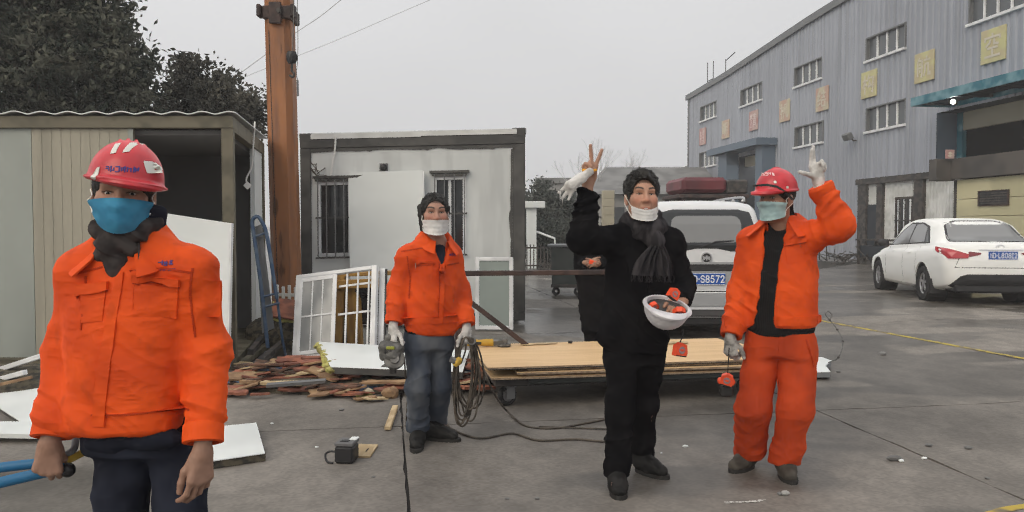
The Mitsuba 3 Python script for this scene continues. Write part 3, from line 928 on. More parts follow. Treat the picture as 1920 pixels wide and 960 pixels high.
# ------------------------------------------------------------------ far background
fb = thing('distant_house', 'low pale grey house beyond the yard, seen between the black coat and the van', 'house')
put(fb + '__wall', bx(4.6, 11.2, 44, 52, 0, 3.3), 'far_wall')
put(fb + '__roof', hull([(4.2, 43.4, 3.2), (11.6, 43.4, 3.2), (4.2, 52.6, 3.2), (11.6, 52.6, 3.2), (5.6, 48, 5.0), (11.6, 48, 5.0)]), 'roof_grey')
for x in (5.3, 6.6, 7.9, 9.2):
    put(fb + '__window', bx(x, x + .9, 43.93, 43.985, 1.2, 2.5), 'glass_dark')
f2 = thing('distant_shed', 'grey gabled shed far behind the red truck', 'shed')
put(f2 + '__wall', bx(9.2, 16.5, 56, 66, 0, 4.2), 'far_wall')
put(f2 + '__roof', hull([(8.7, 55.6, 4.1), (17, 55.6, 4.1), (8.7, 66.4, 4.1), (17, 66.4, 4.1), (12.6, 55.6, 5.8), (12.6, 66.4, 5.8)]), 'roof_grey')
f3 = thing('distant_block', 'pale two storey block in the mist left of the black coat', 'building')
put(f3 + '__wall', bx(2.2, 8.5, 62, 72, 0, 4.8), 'far_wall')
put(f3 + '__roof', bx(1.9, 8.8, 61.7, 72.3, 4.8, 5.2), 'roof_grey')
for z in (0.9, 3.0):
    for x in (2.8, 4.2, 5.6, 7.0):
        put(f3 + '__window', bx(x, x + .8, 61.93, 61.985, z, z + 1.2), 'glass_dark')
pb = thing('gate_pier', 'white gate pier with a flat cap beyond the white hut', 'gate pier')
put(pb + '__shaft', bx(0.49, 0.83, 27, 27.4, 0, 2.05), 'panel_white')
put(pb + '__cap', bx(0.36, 1.12, 26.85, 27.55, 2.05, 2.28, .02), 'panel_white')
put(pb + '__rail', tube([(0.83, 27.2, 1.25), (1.45, 27.0, 1.02), (1.47, 27.0, 0.6)], 0.04), 'panel_white')
fe = thing('low_fence', 'low dark picket fence in front of the hedge beyond the white hut', 'fence')
for k in range(26):
    put(fe + '__picket', bx(0.35 + k * 0.11, 0.385 + k * 0.11, 25.4, 25.43, 0.05, 0.85), 'dark_steel')
put(fe + '__rail', bx(0.3, 3.3, 25.431, 25.46, 0.72, 0.77), 'dark_steel')
put(fe + '__rail', bx(0.3, 3.3, 25.431, 25.46, 0.15, 0.2), 'dark_steel')
co = thing('beige_column', 'beige brick column standing by the far house', 'column')
cc = at(1141, 405, 30)
for k in range(9):
    put(co + '__block', bx(cc[0] - .22, cc[0] + .22, 30, 30.4, k * .31, k * .31 + .305, .012), 'far_beige')


def leaves(centres, dirs, size, r, two=True):
    """Leaf-sized folded blades at the centres."""
    n = len(centres)
    a = r.normal(size=(n, 3))
    a = a / np.linalg.norm(a, axis=1, keepdims=True) + dirs * 0.7
    a /= np.linalg.norm(a, axis=1, keepdims=True)
    b = np.cross(a, r.normal(size=(n, 3)))
    b /= np.linalg.norm(b, axis=1, keepdims=True)
    s = size * r.uniform(.6, 1.35, (n, 1))
    c = np.cross(a, b) * s * 0.12
    p = [centres - a * s * .5, centres + b * s * .24 + c, centres + a * s * .5, centres - b * s * .24 + c]
    v = np.stack(p, 1).reshape(-1, 3)
    k = np.arange(n)[:, None] * 4
    return trimesh.Trimesh(v, np.vstack([k + [0, 1, 2], k + [0, 2, 3]]), process=False)


def crown(blobs, per, size, r, clump=0.28):
    """Leaves in tufts spread through and over the blobs (x, y, z, radius)."""
    cs, ds = [], []
    for x, y, z, R in blobs:
        nt = max(6, int(per * R * R))
        d = r.normal(size=(nt, 3))
        d /= np.linalg.norm(d, axis=1, keepdims=True)
        rad = R * (0.45 + 0.62 * r.random((nt, 1)) ** 0.6)
        tc = V(x, y, z) + d * rad * V(1, 1, .92)
        m = 30
        k = r.normal(0, clump, (nt, m, 3)) * V(1, 1, .7)
        cs.append((tc[:, None] + k * (0.6 + 0.8 * r.random((nt, 1, 1)))).reshape(-1, 3))
        ds.append(np.repeat(d, m, 0))
    return leaves(np.concatenate(cs), np.concatenate(ds), size, r)


def limbs(base, blobs, r0, r, bend=0.3):
    ms = []
    top = V(*np.mean([b[:3] for b in blobs], axis=0))
    fork = base + (top - base) * 0.35
    ms.append(tube(smoothpath([base - V(0, 0, .05), base + (fork - base) * .5 + r.normal(0, .08, 3) * V(1, 1, 0), fork], 5), np.linspace(r0, r0 * .72, 11), 10))
    for b in blobs:
        e = V(*b[:3]) + V(0, 0, b[3] * .4)
        mid = fork + (e - fork) * .5 + r.normal(0, bend, 3)
        p = smoothpath([fork, mid, e], 5)
        ms.append(tube(p, np.linspace(r0 * .5, r0 * .08, len(p)), 6))
        for _ in range(5):
            q = p[r.integers(len(p) // 2, len(p))]
            t = q + r.normal(0, b[3] * .5, 3) + V(0, 0, .2)
            ms.append(tube(smoothpath([q, (q + t) / 2 + r.normal(0, .08, 3), t], 4), np.linspace(r0 * .13, r0 * .03, 9), 5))
    return join(ms)


def tree(name, label, cat, base, blobs, per, size, leaf, r0, seed, clump=.28, group=None):
    r = np.random.default_rng(seed)
    t = thing(name, label, cat, group)
    put(t + '__trunk', limbs(V(*base), blobs, r0, r), 'bark', True)
    put(t + '__crown', crown(blobs, per, size, r, clump), leaf)
    return t


def blob(px, py, Y, R):
    p = at(px, py, Y)
    return (p[0], p[1], p[2], R)


tree('broadleaf_tree', 'large dark evergreen tree with a dense uneven crown behind the open hut', 'tree', (-8.3, 14.2, 0),
     [blob(-90, 150, 14, 1.5), blob(-60, -60, 14.5, 1.5), blob(20, 60, 14.6, 1.05), blob(60, 150, 13.6, 1.0), blob(110, 20, 14.2, .95), blob(150, 110, 13.8, .95), blob(180, 40, 14.2, .62), blob(222, 120, 14.1, .62),
      blob(228, 178, 13.8, .50), blob(20, 190, 14.4, 1.0), blob(110, 190, 13.9, .9), blob(60, -120, 14.2, 1.2), blob(175, -70, 14.4, .7), blob(264, 140, 14.2, .27), blob(205, 60, 14.3, .42), blob(250, 190, 14, .42), blob(40, 0, 14, 1.0)],
     105, .135, 'leaf_dark', .24, 21, .15)
tree('broadleaf_tree', 'smaller dark tree with a sloping crown between the hut and the crane boom', 'tree', (-6.7, 16.2, 0),
     [blob(355, 140, 16, .36), blob(350, 180, 16.3, .36), blob(385, 170, 16, .6), blob(415, 195, 15.8, .58), blob(355, 215, 16.4, .7), blob(450, 205, 16, .42), blob(466, 235, 16.1, .40), blob(430, 240, 16.2, .6), blob(325, 228, 16, .36), blob(350, 118, 16, .2), blob(470, 190, 16, .2)],
     120, .125, 'leaf_mid', .17, 22, .13)
tree('conifer', 'dark conifer in the hedge beyond the gate pier', 'tree', (1.35, 31, 0), [blob(1015, 350 + 22 * k, 31, .22 + .16 * k) for k in range(5)], 130, .17, 'leaf_far', .12, 23, .22)
tree('conifer', 'dark shaggy conifer right of the gate pier, partly behind the raised arm', 'tree', (2.4, 32, 0), [blob(1052, 375 + 22 * k, 32, .25 + .15 * k) for k in range(4)], 130, .17, 'leaf_far', .12, 24, .22)
tree('far_tree', 'misty grey green tree behind the hedge between the hut and the raised arm', 'tree', (1.2, 36, 0), [blob(1000, 400, 36, .9), blob(1030, 425, 35, .9), blob(1070, 430, 36, .85), blob(1008, 440, 35, .7)], 95, .18, 'leaf_far', .14, 25, .25)
hd = crown([blob(1000 + 16 * k, 452, 28, .62) for k in range(6)], 150, .13, np.random.default_rng(26), .2)
tag(put('hedge', hd, 'leaf_far'), 'clipped dark hedge behind the low picket fence', 'hedge')


def bare(name, label, base, h, seed, spread, group=None):
    r = np.random.default_rng(seed)
    t = thing(name, label, 'tree', group)
    ms, stack = [], [(V(*base), V(0, 0, 1.0), h * .38, .085, 0)]
    while stack:
        p, d, L, rad, dep = stack.pop()
        e = p + unit(d) * L
        ms.append(tube([p, (p + e) / 2 + r.normal(0, L * .04, 3), e], np.array([rad, rad * .85, rad * .7]) * (.75 if dep else 1), 5, False))
        if dep < 5:
            for _ in range(3 if dep < 3 else 2):
                stack.append((e, unit(d) + r.normal(0, spread, 3) + V(0, 0, .25), L * r.uniform(.6, .82), rad * .62, dep + 1))
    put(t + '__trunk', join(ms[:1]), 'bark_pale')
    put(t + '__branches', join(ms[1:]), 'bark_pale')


bare('bare_tree', 'pale leafless tree in the mist behind the V sign', (4.4, 46, 0), 5.6, 31, .36, 'bare trees in the mist')
bare('bare_tree', 'faint leafless tree far behind the dark haired man', (7.4, 52, 0), 5.6, 33, .38, 'bare trees in the mist')
for k, (a, b, lab) in enumerate((((440, 152, 26), (820, -6, 26), 'thin power line crossing the sky behind the boom'), ((548, 66, 24), (652, -10, 24), 'thin power line high in the sky beside the boom'))):
    p0, p1 = at(*a), at(*b)
    d = p1 - p0
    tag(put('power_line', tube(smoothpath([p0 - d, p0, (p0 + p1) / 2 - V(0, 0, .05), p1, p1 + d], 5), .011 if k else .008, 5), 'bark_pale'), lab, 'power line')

# red truck behind the van
rt = thing('red_truck', 'dark red truck carrying red and grey cargo, parked behind the white van', 'truck')
m = rotz(3, (5.75, 24.0, 0))
put(rt + '__bed', bx(-1.75, 1.45, 0, 2.4, 0.95, 1.25, .03, m), 'rust_steel')
put(rt + '__side_board', bx(-1.75, 1.4, -0.06, -0.005, 1.26, 1.95, .02, m), 'red_paint')
put(rt + '__cargo', bx(-.60, 0.78, 0.1, 2.2, 2.45, 2.92, .12, m), 'red_paint')
put(rt + '__cargo', bx(0.80, 1.42, 0.1, 2.2, 2.42, 2.85, .05, m), 'dark_steel')
put(rt + '__frame', join([bx(-.7, 1.45, 0.05, 2.25, 2.28, 2.40, .02, m)] + [bx(x, x + .1, y, y + .1, 1.26, 2.28, 0, m) for x in (-.6, 0.4, 1.3) for y in (.1, 2.1)]), 'rust_steel')
put(rt + '__load', bx(-1.7, 1.35, 0.2, 2.1, 1.26, 2.02, .05, m), 'rust_steel')
for k in range(5):
    lx = .62 + .30 * (k % 3)
    put(rt + '__lamp', moved(trimesh.creation.icosphere(1, .062), m @ euler((lx, -.03, 2.19 - .20 * (k // 3)))), 'chrome')
put(rt + '__tail_lamp', bx(-.45, .15, -.12, -.065, 1.96, 2.14, .03, m), 'lamp_red')
for x in (-.9, .8):
    for y in (.15, 2.1):
        put(rt + '__wheel', moved(trimesh.creation.cylinder(.48, .3, sections=20), m @ euler((x, y + .08, .5), 90)), 'rubber')
# ------------------------------------------------------------------ open hut on the left
def H1(a, b, z):
    return V(-2.74 + a - 0.19 * b, 7.84 + b, z)


def hb(a0, a1, b0, b1, z0, z1, skew=0.19):
    """A box in the open hut's own slightly skewed plan."""
    m = trimesh.creation.box(extents=(1, 1, 1))
    v = m.vertices + .5
    a, b, z = a0 + (a1 - a0) * v[:, 0], b0 + (b1 - b0) * v[:, 1], z0 + (z1 - z0) * v[:, 2]
    m.vertices = np.column_stack([-2.74 + a - skew * b, 7.84 + b, z])
    return m


oh = thing('open_hut', 'open fronted prefabricated hut with a wavy roof edge and olive steel posts', 'hut')
D1 = 2.55
put(oh + '__floor', hb(-6, 0, 0, D1, 0.0, 0.10), 'olive_steel')
put(oh + '__roof_beam', hb(-6, .003, -.012, .10, 2.39, 2.505), 'olive_steel')
put(oh + '__roof_beam', hb(-.09, .0, .102, D1, 2.36, 2.50), 'olive_steel')
put(oh + '__roof_beam', hb(-6, 0, D1 - .1, D1, 2.36, 2.50), 'olive_steel')
put(oh + '__post', hb(-.115, 0, 0, .115, .10, 2.388), 'olive_steel')
put(oh + '__post', hb(-.085, .0, D1 - .12, D1, .10, 2.355), 'olive_steel')
put(oh + '__side_panel', hb(-.075, -.02, 1.72, D1 - .13, .12, 2.355), 'panel_white')
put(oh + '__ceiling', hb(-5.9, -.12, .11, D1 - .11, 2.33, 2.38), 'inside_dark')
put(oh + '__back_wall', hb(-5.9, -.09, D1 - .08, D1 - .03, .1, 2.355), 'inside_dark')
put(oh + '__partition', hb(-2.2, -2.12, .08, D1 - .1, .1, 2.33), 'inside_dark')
# ribbed wall panels left of the opening
def panelribs(a0, a1, step, w):
    ms = [hb(a0, a1, .03, .075, .12, 2.388)]
    x = a0 + .03
    while x + w < a1 - .01:
        ms.append(hb(x, x + w, .026, .031, .13, 2.38))
        x += step
    return join(ms)
put(oh + '__wall_panel', panelribs(-1.99, -.985, .095, .07), 'hut_beige')
put(oh + '__wall_panel', panelribs(-2.99, -1.995, 1.2, .5), 'hut_grey')
put(oh + '__wall_panel', panelribs(-4.0, -2.995, 1.2, .5), 'hut_grey')
put(oh + '__wall_panel', panelribs(-5.0, -4.005, 1.2, .5), 'hut_grey')
put(oh + '__wall_panel', panelribs(-6.0, -5.005, 1.2, .5), 'hut_grey')
put(oh + '__sill', hb(-6, -.985, -.01, .085, .10, .118), 'olive_steel')
put(oh + '__trim', hb(-1.035, -.985, .012, .0215, .12, 2.38), 'hut_grey')
# wavy roof sheets
for q in range(3):
    xs = np.linspace(-6.1 + 2.04 * q, -6.1 + 2.04 * q + 2.06, 97)
    wv = 2.512 + 0.026 * np.abs(np.cos(math.pi * (xs + .03) / .262)) ** 1.6 + (0.003 if q % 2 else 0)
    tp = np.array([[H1(x, b, z + .04 * (b + .05) / 2.8) for b in np.linspace(-.05, D1 + .12, 6)] for x, z in zip(xs, wv)])
    put(oh + '__roof_sheet', slabgrid(tp + V(0, 0, .010), tp), 'panel_white', 40)
r = np.random.default_rng(77)
p = H1(-.30, 1.5, 2.33)
tw = thing('hanging_cord', 'pale cord with a small white tag hanging inside the open hut', 'cord')
q0, q1 = at(472, 312, 9.2), at(464, 348, 9.2)
put(tw + '__cord', tube(smoothpath([at(478, 228, 9.2), at(474, 285, 9.2), q0, at(462, 335, 9.2), q1]), .010, 6), 'strap_white')
put(tw + '__tag', moved(bx(-.035, .035, -.006, .006, -.035, .035, .004), euler(q1, 0, 45, 20)), 'strap_white')

# white panel leaning in the opening, behind the first man
pl = thing('door_panel', 'large white flush panel propped in the opening of the left hut', 'panel')
m = frame(unit(V(1, -.06, -.03)), unit(np.cross(unit(V(0, .10, 1)), unit(V(1, -.06, -.03)))), unit(V(0, .10, 1)), V(-3.62, 7.50, 0.10))
put(pl + '__sheet', prism([(0, 0), (.95, .03), (.95, 1.385), (0, 1.50)], -.045, 0, m), 'panel_white')
put(pl + '__edge', prism([(.952, .03), (.968, .03), (.968, 1.385), (.952, 1.385)], -.047, .002, m), 'white_pvc')

# blue trolley folded against the hut's side
bt = thing('folded_trolley', 'narrow blue tubular trolley frame standing upright beside the hut post', 'trolley')
Yt = 8.55
P_ = lambda x, y, d=0.0: at(x, y, Yt + d)
put(bt + '__frame', tube(smoothpath([P_(502, 652), P_(490, 540), P_(476, 440), P_(473, 415), P_(481, 406), P_(490, 414), P_(500, 440), P_(513, 520), P_(519, 560)], 6), .021, 8), 'blue_dull', True)
put(bt + '__panel', slabgrid(np.array([[P_(478 + 1.5 * t * 9, 425 + t * 200, .05), P_(489 + 2.6 * t * 9 + 2, 420 + t * 195, .05)] for t in np.linspace(0, 1, 6)]), np.array([[P_(478 + 1.5 * t * 9, 425 + t * 200, .07), P_(489 + 2.6 * t * 9 + 2, 420 + t * 195, .07)] for t in np.linspace(0, 1, 6)])), 'grey_sheet')
for y, a, b in ((440, 477, 500), (553, 491, 522), (572, 493, 524)):
    put(bt + '__crossbar', tube([P_(a, y + 4), P_(b, y - 4)], .014, 6), 'blue_dull')
put(bt + '__strut', tube([P_(518, 550), P_(530, 640, .1), P_(536, 668, .15)], .014, 6), 'blue_dull')
put(bt + '__fork', bx(-.04, .04, -.03, .03, -.12, .02, .008, euler(P_(503, 662))), 'grey_sheet')
put(bt + '__wheel', moved(trimesh.creation.cylinder(.05, .06, sections=16), euler(P_(501, 676), 0, 90)), 'red_paint')

# ------------------------------------------------------------------ white container hut
B2 = frame((1, 0, .022), (-.02, 1, 0), (0, 0, 1), V(-3.07, 11.55, -.02))
h2 = lambda a0, a1, b0, b1, z0, z1, c=0.0: bx(a0, a1, b0, b1, z0, z1, c, B2)
wh2 = thing('container_hut', 'white container office with dark corner posts, torn foam under its roof and barred windows', 'container office')
L2, Z2 = 3.26, 2.76
put(wh2 + '__wall', cut(h2(.12, L2 - .14, 0.03, .10, .12, 2.56), [h2(.24, 1.16, -.1, .3, 1.0, 2.08), h2(1.93, 2.40, -.1, .3, 1.0, 2.12)]), 'hut_white')
put(wh2 + '__side_wall', h2(L2 - .12, L2 - .06, .2, 5.8, .12, 2.6), 'hut_white')
put(wh2 + '__side_wall', h2(.06, .12, .2, 5.8, .12, 2.6), 'hut_white')
put(wh2 + '__back_wall', h2(.1, L2 - .1, 5.82, 5.9, .12, 2.6), 'hut_white')
put(wh2 + '__inside', h2(.13, L2 - .13, 1.6, 1.65, .12, 2.55), 'inside_dark')
put(wh2 + '__post', h2(0, .155, 0, .18, .12, 2.57, .01), 'hut_dark')
put(wh2 + '__post', h2(L2 - .175, L2, 0, .18, .12, 2.57, .01), 'hut_dark')
put(wh2 + '__beam', h2(.0, L2, -.004, .2, 2.571, 2.72, .006), 'hut_dark')
put(wh2 + '__base_rail', h2(.0, L2, -.003, .2, 0.0, .119, .006), 'hut_dark')
put(wh2 + '__roof', h2(-.02, L2 + .02, .02, 6.0, 2.735, 2.79), 'hut_white')
put(wh2 + '__roof_flashing', join([h2(.16, 1.75, -.012, .02, 2.70, 2.772), h2(1.75, L2 - .12, -.016, .02, 2.712, 2.785)]), 'white_paint')
put(wh2 + '__corner_casting', h2(L2 - .19, L2 + .006, -.008, .19, 2.67, 2.80, .012), 'hut_dark')
put(wh2 + '__corner_casting', h2(-.006, .18, -.008, .19, 2.66, 2.785, .012), 'hut_dark')
r = np.random.default_rng(41)
xs = np.linspace(.156, L2 - .176, 60)
lo = 2.50 + .045 * meshkit.fbm(np.column_stack([xs * 3, xs * 0, xs * 0]), 4, 3) - .02 * (r.random(60) < .1)
put(wh2 + '__torn_foam', prism([(x, z) for x, z in zip(xs, lo)] + [(L2 - .176, 2.568), (.156, 2.568)], .012, .03, B2), 'hut_dark')
zz = np.linspace(.6, 2.5, 40)
put(wh2 + '__torn_foam', prism([(L2 - .176, z) for z in zz] + [(L2 - .19 - .035 * meshkit.fbm(V(z * 4, 0, 0), 3, 4) - (.02 if 1.2 < z < 1.6 else 0), z) for z in zz[::-1]], .012, .029, B2), 'hut_dark')
for a0, a1, z0, z1, nb in ((.24, 1.16, 1.0, 2.08, 8), (1.93, 2.40, 1.0, 2.12, 4)):
    w = put(wh2 + '__window', h2(a0 + .03, a1 - .03, .085, .095, z0 + .03, z1 - .03), 'glass_dark')
    put(w + '__frame', join([h2(a0, a0 + .045, .02, .12, z0, z1), h2(a1 - .045, a1, .02, .12, z0, z1), h2(a0 + .045, a1 - .045, .021, .119, z1 - .045, z1), h2(a0 + .045, a1 - .045, .021, .119, z0, z0 + .045)]), 'white_pvc')
    put(w + '__mullion', h2((a0 + a1) / 2 - .02, (a0 + a1) / 2 + .02, .05, .083, z0 + .045, z1 - .045), 'white_pvc')
    for k in range(nb):
        x = a0 + .02 + (a1 - a0 - .04) * k / (nb - 1)
        put(w + '__bar', h2(x - .008, x + .008, -.045, -.029, z0 - .03, z1 + .03), 'grey_steel')
    for z in (z0 - .02, (z0 + z1) / 2 + .02, z1 + .02):
        put(w + '__bar', h2(a0 - .02, a1 + .02, -.028, -.012, z - .012, z + .012), 'hut_dark')
    put(w + '__hood', h2(a0 - .05, a1 + .05, -.05, .029, z1 + .05, z1 + .085), 'hut_dark')
cd = thing('cable_conduit', 'thin white conduit hanging down the front of the container office', 'conduit')
c0, c1 = B2 @ V(.53, -.03, 2.74, 1), B2 @ V(.44, -.03, 2.13, 1)
put(cd + '__pipe', tube(smoothpath([c0[:3], (c0[:3] * .6 + c1[:3] * .4) + V(.012, 0, 0), c1[:3]]), .013, 8), 'strap_white')
put(cd + '__clip', bx(-.025, .025, -.012, .03, -.02, .02, .004, euler(c1[:3] + V(0, .0, -.02))), 'hut_dark')
tv = thing('dried_vine', 'tuft of dry vine caught over the left barred window', 'vine')
r = np.random.default_rng(43)
b0 = (B2 @ V(.26, -.045, 2.14, 1))[:3]
put(tv + '__stem', join([tube(smoothpath([b0 + V(0, 0, .02), b0 + r.normal(0, .05, 3) + V(0, 0, .1), b0 + r.normal(0, .08, 3) + V(0, 0, .16)], 4), .006, 5) for _ in range(7)]), 'bark')
cm = thing('camera_dome', 'small black dome fixed on the container wall above the leaning board', 'camera')
cp = B2 @ V(1.21, 0.0, 2.27, 1)
put(cm + '__dome', moved(lathe([(0, .05), (.035, .04), (.05, 0), (.05, -.03), (0, -.03)]), euler(cp[:3], 90)), 'black_plastic', 40)
put(cm + '__plate', h2(1.15, 1.27, .004, .029, 2.22, 2.33), 'grey_plastic')
# boards leaning against it
lb = thing('leaning_board', 'tall plain white board leaning over the windows of the container office', 'board')
tl, tr_ = at(653, 322, 11.55), at(791, 315, 11.50)
bl, br_ = V(tl[0] + .10, 11.22, .03), V(tr_[0] + .05, 11.15, .03)
ex, ez = unit(br_ - bl), unit((tl + tr_) / 2 - (bl + br_) / 2)
m = frame(ex, np.cross(ez, ex), ez, bl)
hgt = np.linalg.norm(tl - bl)
put(lb + '__sheet', prism([(0, 0), (1.06, 0), (1.07, hgt + .01), (-.02, hgt - .02)], -.035, 0, m), 'panel_white')
put(lb + '__edge', prism([(1.072, .0), (1.084, .0), (1.084, hgt), (1.072, hgt)], -.037, .002, m), 'white_pvc')
gpn = thing('glazed_sash', 'narrow white framed pane of greenish glass leaning by the container corner', 'window sash')
m = frame(unit(V(.99, -.1, 0)), unit(V(.1, .99, -.12)), unit(V(0, .12, 1)), V(-.50, 10.78, .02))
ww, hh = .52, .99
put(gpn + '__glass', bx(.05, ww - .05, -.012, -.004, .05, hh - .05, 0, m), 'glass_green')
put(gpn + '__frame', join([bx(0, .055, -.03, .02, 0, hh, .006, m), bx(ww - .055, ww, -.03, .02, 0, hh, .006, m), bx(.056, ww - .056, -.029, .019, hh - .055, hh, .006, m), bx(.056, ww - .056, -.029, .019, 0, .055, .006, m)]), 'white_pvc')

# ------------------------------------------------------------------ crane boom
cb = thing('crane_boom', 'rusty orange steel boom of a mobile crane rising between the two huts', 'crane boom')
Yb = 10.75
c0, c1 = at(540, 621, Yb), at(519, -190, Yb)
c0[2] = 0.0
d = unit(c1 - c0)
nb_ = 20
sec = []
for t in np.linspace(0, 1, nb_):
    c = c0 + (c1 - c0) * t
    w = .170 + .006 * (1 - t)
    sec.append([c + V(sx * w, sy * .19, 0) for sx, sy in ((-1, -.55), (-.60, -1), (.60, -1), (1, -.55), (1, .55), (.60, 1), (-.60, 1), (-1, .55))])
sec = np.array(sec)
fq = [[i * 8 + k, i * 8 + (k + 1) % 8, (i + 1) * 8 + (k + 1) % 8, (i + 1) * 8 + k] for i in range(nb_ - 1) for k in range(8)]
put(cb + '__section', (sec.reshape(-1, 3), np.array(fq)), 'boom_orange')
for y, hgt, wd in ((30, .17, .035), (300, .03, .008)):
    c = at(527 + (y - 30) * .02, y, Yb)
    if y == 30:
        put(cb + '__collar', bx(-.195, .195, -.215, .215, -hgt / 2, hgt / 2, .015, euler(c)), 'rust_steel')
        put(cb + '__bracket', bx(.196, .245, -.27, -.12, -.07, .09, .015, euler(c)), 'rust_steel')
        put(cb + '__bracket', bx(-.25, -.196, -.27, -.12, -.07, .09, .015, euler(c)), 'rust_steel')
        put(cb + '__latch', bx(-.09, .07, -.26, -.216, -.16, .12, .02, euler(c)), 'rust_steel')
        put(cb + '__bolt', moved(trimesh.creation.cylinder(.03, .04, sections=8), euler(c + V(.05, -.28, 0), 90)), 'dark_steel')
put(cb + '__seam', bx(-.004, .004, -.196, -.188, .4, 4.0, 0, euler(c0 + V(-.06, 0, 0), 0, -1.4)), 'rust_steel')
put(cb + '__base', join([bx(-.34, .34, -.15, .34, 0, .34, .03, euler(c0)), bx(-.55, .55, .0, .5, 0, .12, .02, euler(c0))]), 'rust_steel')
hk = thing('crane_hook', 'small dark hook block hanging on cables beside the crane boom', 'crane hook')
Yk = 10.4
k0 = at(547, 108, Yk)
put(hk + '__block', moved(lathe([(0, .085), (.055, .075), (.07, .03), (.07, -.03), (.045, -.075), (0, -.085)], 20), euler(k0)), 'black_plastic', 40)
put(hk + '__hook', tube(smoothpath([k0 - V(0, 0, .08), k0 - V(0, 0, .17), k0 + V(.03, 0, -.21), k0 + V(.01, 0, -.25), k0 + V(-.03, 0, -.225)], 6), .016, 8), 'dark_steel')
put(hk + '__cable', tube([k0 + V(.012, 0, .07), at(552.5, -60, Yk)], .006, 5), 'tool_dirty')
wt = thing('limit_weight', 'slim grey weight hanging on a thin cable right of the hook', 'weight')
w0 = at(558, 150, Yk)
put(wt + '__rod', tube([w0, at(558.5, 180, Yk)], .013, 8), 'grey_plastic')
put(wt + '__cable', tube(smoothpath([w0, at(556, 135, Yk), at(558.5, 90, Yk), at(557, -60, Yk)]), .0045, 5), 'tool_dirty')

# picket fence bit, orange sheet, timbers behind the window
pf = thing('picket_fence', 'short bit of white picket fence below the orange boom', 'fence')
f0 = at(520, 560, 9.6)
for k in range(6):
    put(pf + '__picket', bx(-.018, .018, -.01, .01, 0, f0[2] + .17 - .02 * (k % 2), .004, euler((f0[0] + k * .082, 9.6 - .03 * k, 0))), 'white_paint')
for z in (.05, -.10):
    put(pf + '__rail', beam((f0[0] - .05, 9.615, f0[2] + z), (f0[0] + .5, 9.445, f0[2] + z), .012, .04), 'white_paint')
r = np.random.default_rng(51)


def shard(w, h, t, seed, rough=.02):
    rr = np.random.default_rng(seed)
    pg = chipped(w, h, rr, rough, 5)
    pg = pg if pg.geom_type == 'Polygon' else max(pg.geoms, key=lambda q: q.area)
    me = trimesh.creation.extrude_polygon(pg, t, engine='earcut')
    me.apply_translation((-w / 2, -h / 2, 0))
    v = me.vertices
    me.vertices = v + np.column_stack([0 * v[:, 0], 0 * v[:, 0], .18 * t * np.sin(v[:, 0] * 9) + rr.uniform(.1, .35) * v[:, 0] ** 2 * .3])
    return me


os_ = thing('orange_sheet', 'torn orange sheet on the heap under the picket fence', 'sheet')
put(os_ + '__sheet', moved(shard(.42, .3, .02, 3, .03), euler(at(548, 582, 9.0), 35, 8, 10)), 'board_red')
put(os_ + '__backing', moved(shard(.46, .3, .02, 4, .03), euler(at(548, 588, 9.05), 35, 8, 18)), 'foam_yellow')
dh = thing('rubbish_heap', 'dark heap of scrap under the torn orange sheet', 'heap')
put(dh + '__lump', displaced(trimesh.creation.icosphere(3, 1.0), .25 * (meshkit.fbm(trimesh.creation.icosphere(3, 1.0).vertices * 2.5, 4, 2) - .5)).apply_transform(frame((.62, 0, 0), (0, .45, 0), (0, 0, .40), at(548, 640, 9.3) * V(1, 1, 0) + V(0, .2, .05))), 'foam_dark')
for k, (a, b) in enumerate((((455, 690), (520, 640)), ((480, 700), (560, 630)), ((470, 680), (500, 640)))):
    tag(put('dark_pole', beam(gp(*a) + V(0, 0, .05 + .03 * k), gp(*b) + V(0, .2, .06 + .05 * k), .06, .06), 'dark_steel' if k else 'olive_steel'), ['olive pole lying on the ground along the foot of the hut post', 'dark pole lying on the ground nearest the leaning window', 'short dark pole lying between the olive pole and the one by the window'][k], 'pole')

tbx = thing('timber_stand', 'yellow brown timber stand behind the leaning barred window', 'timber stand')
put(tbx + '__post', bx(-.085, .085, -.07, .07, 0, .90, .008, euler((-2.02, 8.95, 0), 0, 4)), 'wood_yellow')
put(tbx + '__post', bx(-.08, .08, -.07, .07, 0, .80, .008, euler((-1.78, 9.0, 0), 0, -2)), 'wood_yellow')
put(tbx + '__plank', bx(-.36, .36, -.02, .02, -.05, .05, .006, euler((-1.80, 8.86, .78), 0, -2)), 'wood_yellow')
put(tbx + '__plank', bx(-.42, .42, -.12, .12, -.02, .02, .006, euler((-1.75, 9.0, .885), 0, -2)), 'wood_yellow')
put(tbx + '__shelf', bx(-.30, .34, .05, .45, .30, .62, .02, euler((-1.68, 9.0, 0))), 'black_plastic')
bg = thing('black_sack', 'black sacks heaped inside the timber stand', 'sack')
sk = U([ell((-.06, 0, .10), (.16, .13, .10)), ell((.13, .03, .13), (.15, .12, .13)), ell((.02, .03, .06), (.28, .14, .06))], .05)
skm = sdf_mesh(sk, (-.34, -.2, -.02), (.36, .22, .3), .012)
skm = displaced(skm, .02 * (meshkit.fbm(skm.vertices * 14, 3, 9) - .5))
put(bg + '__lump', moved(skm, euler((-1.66, 9.03, .622)) @ np.diag([.85, .85, .85, 1])), 'black_plastic', True)

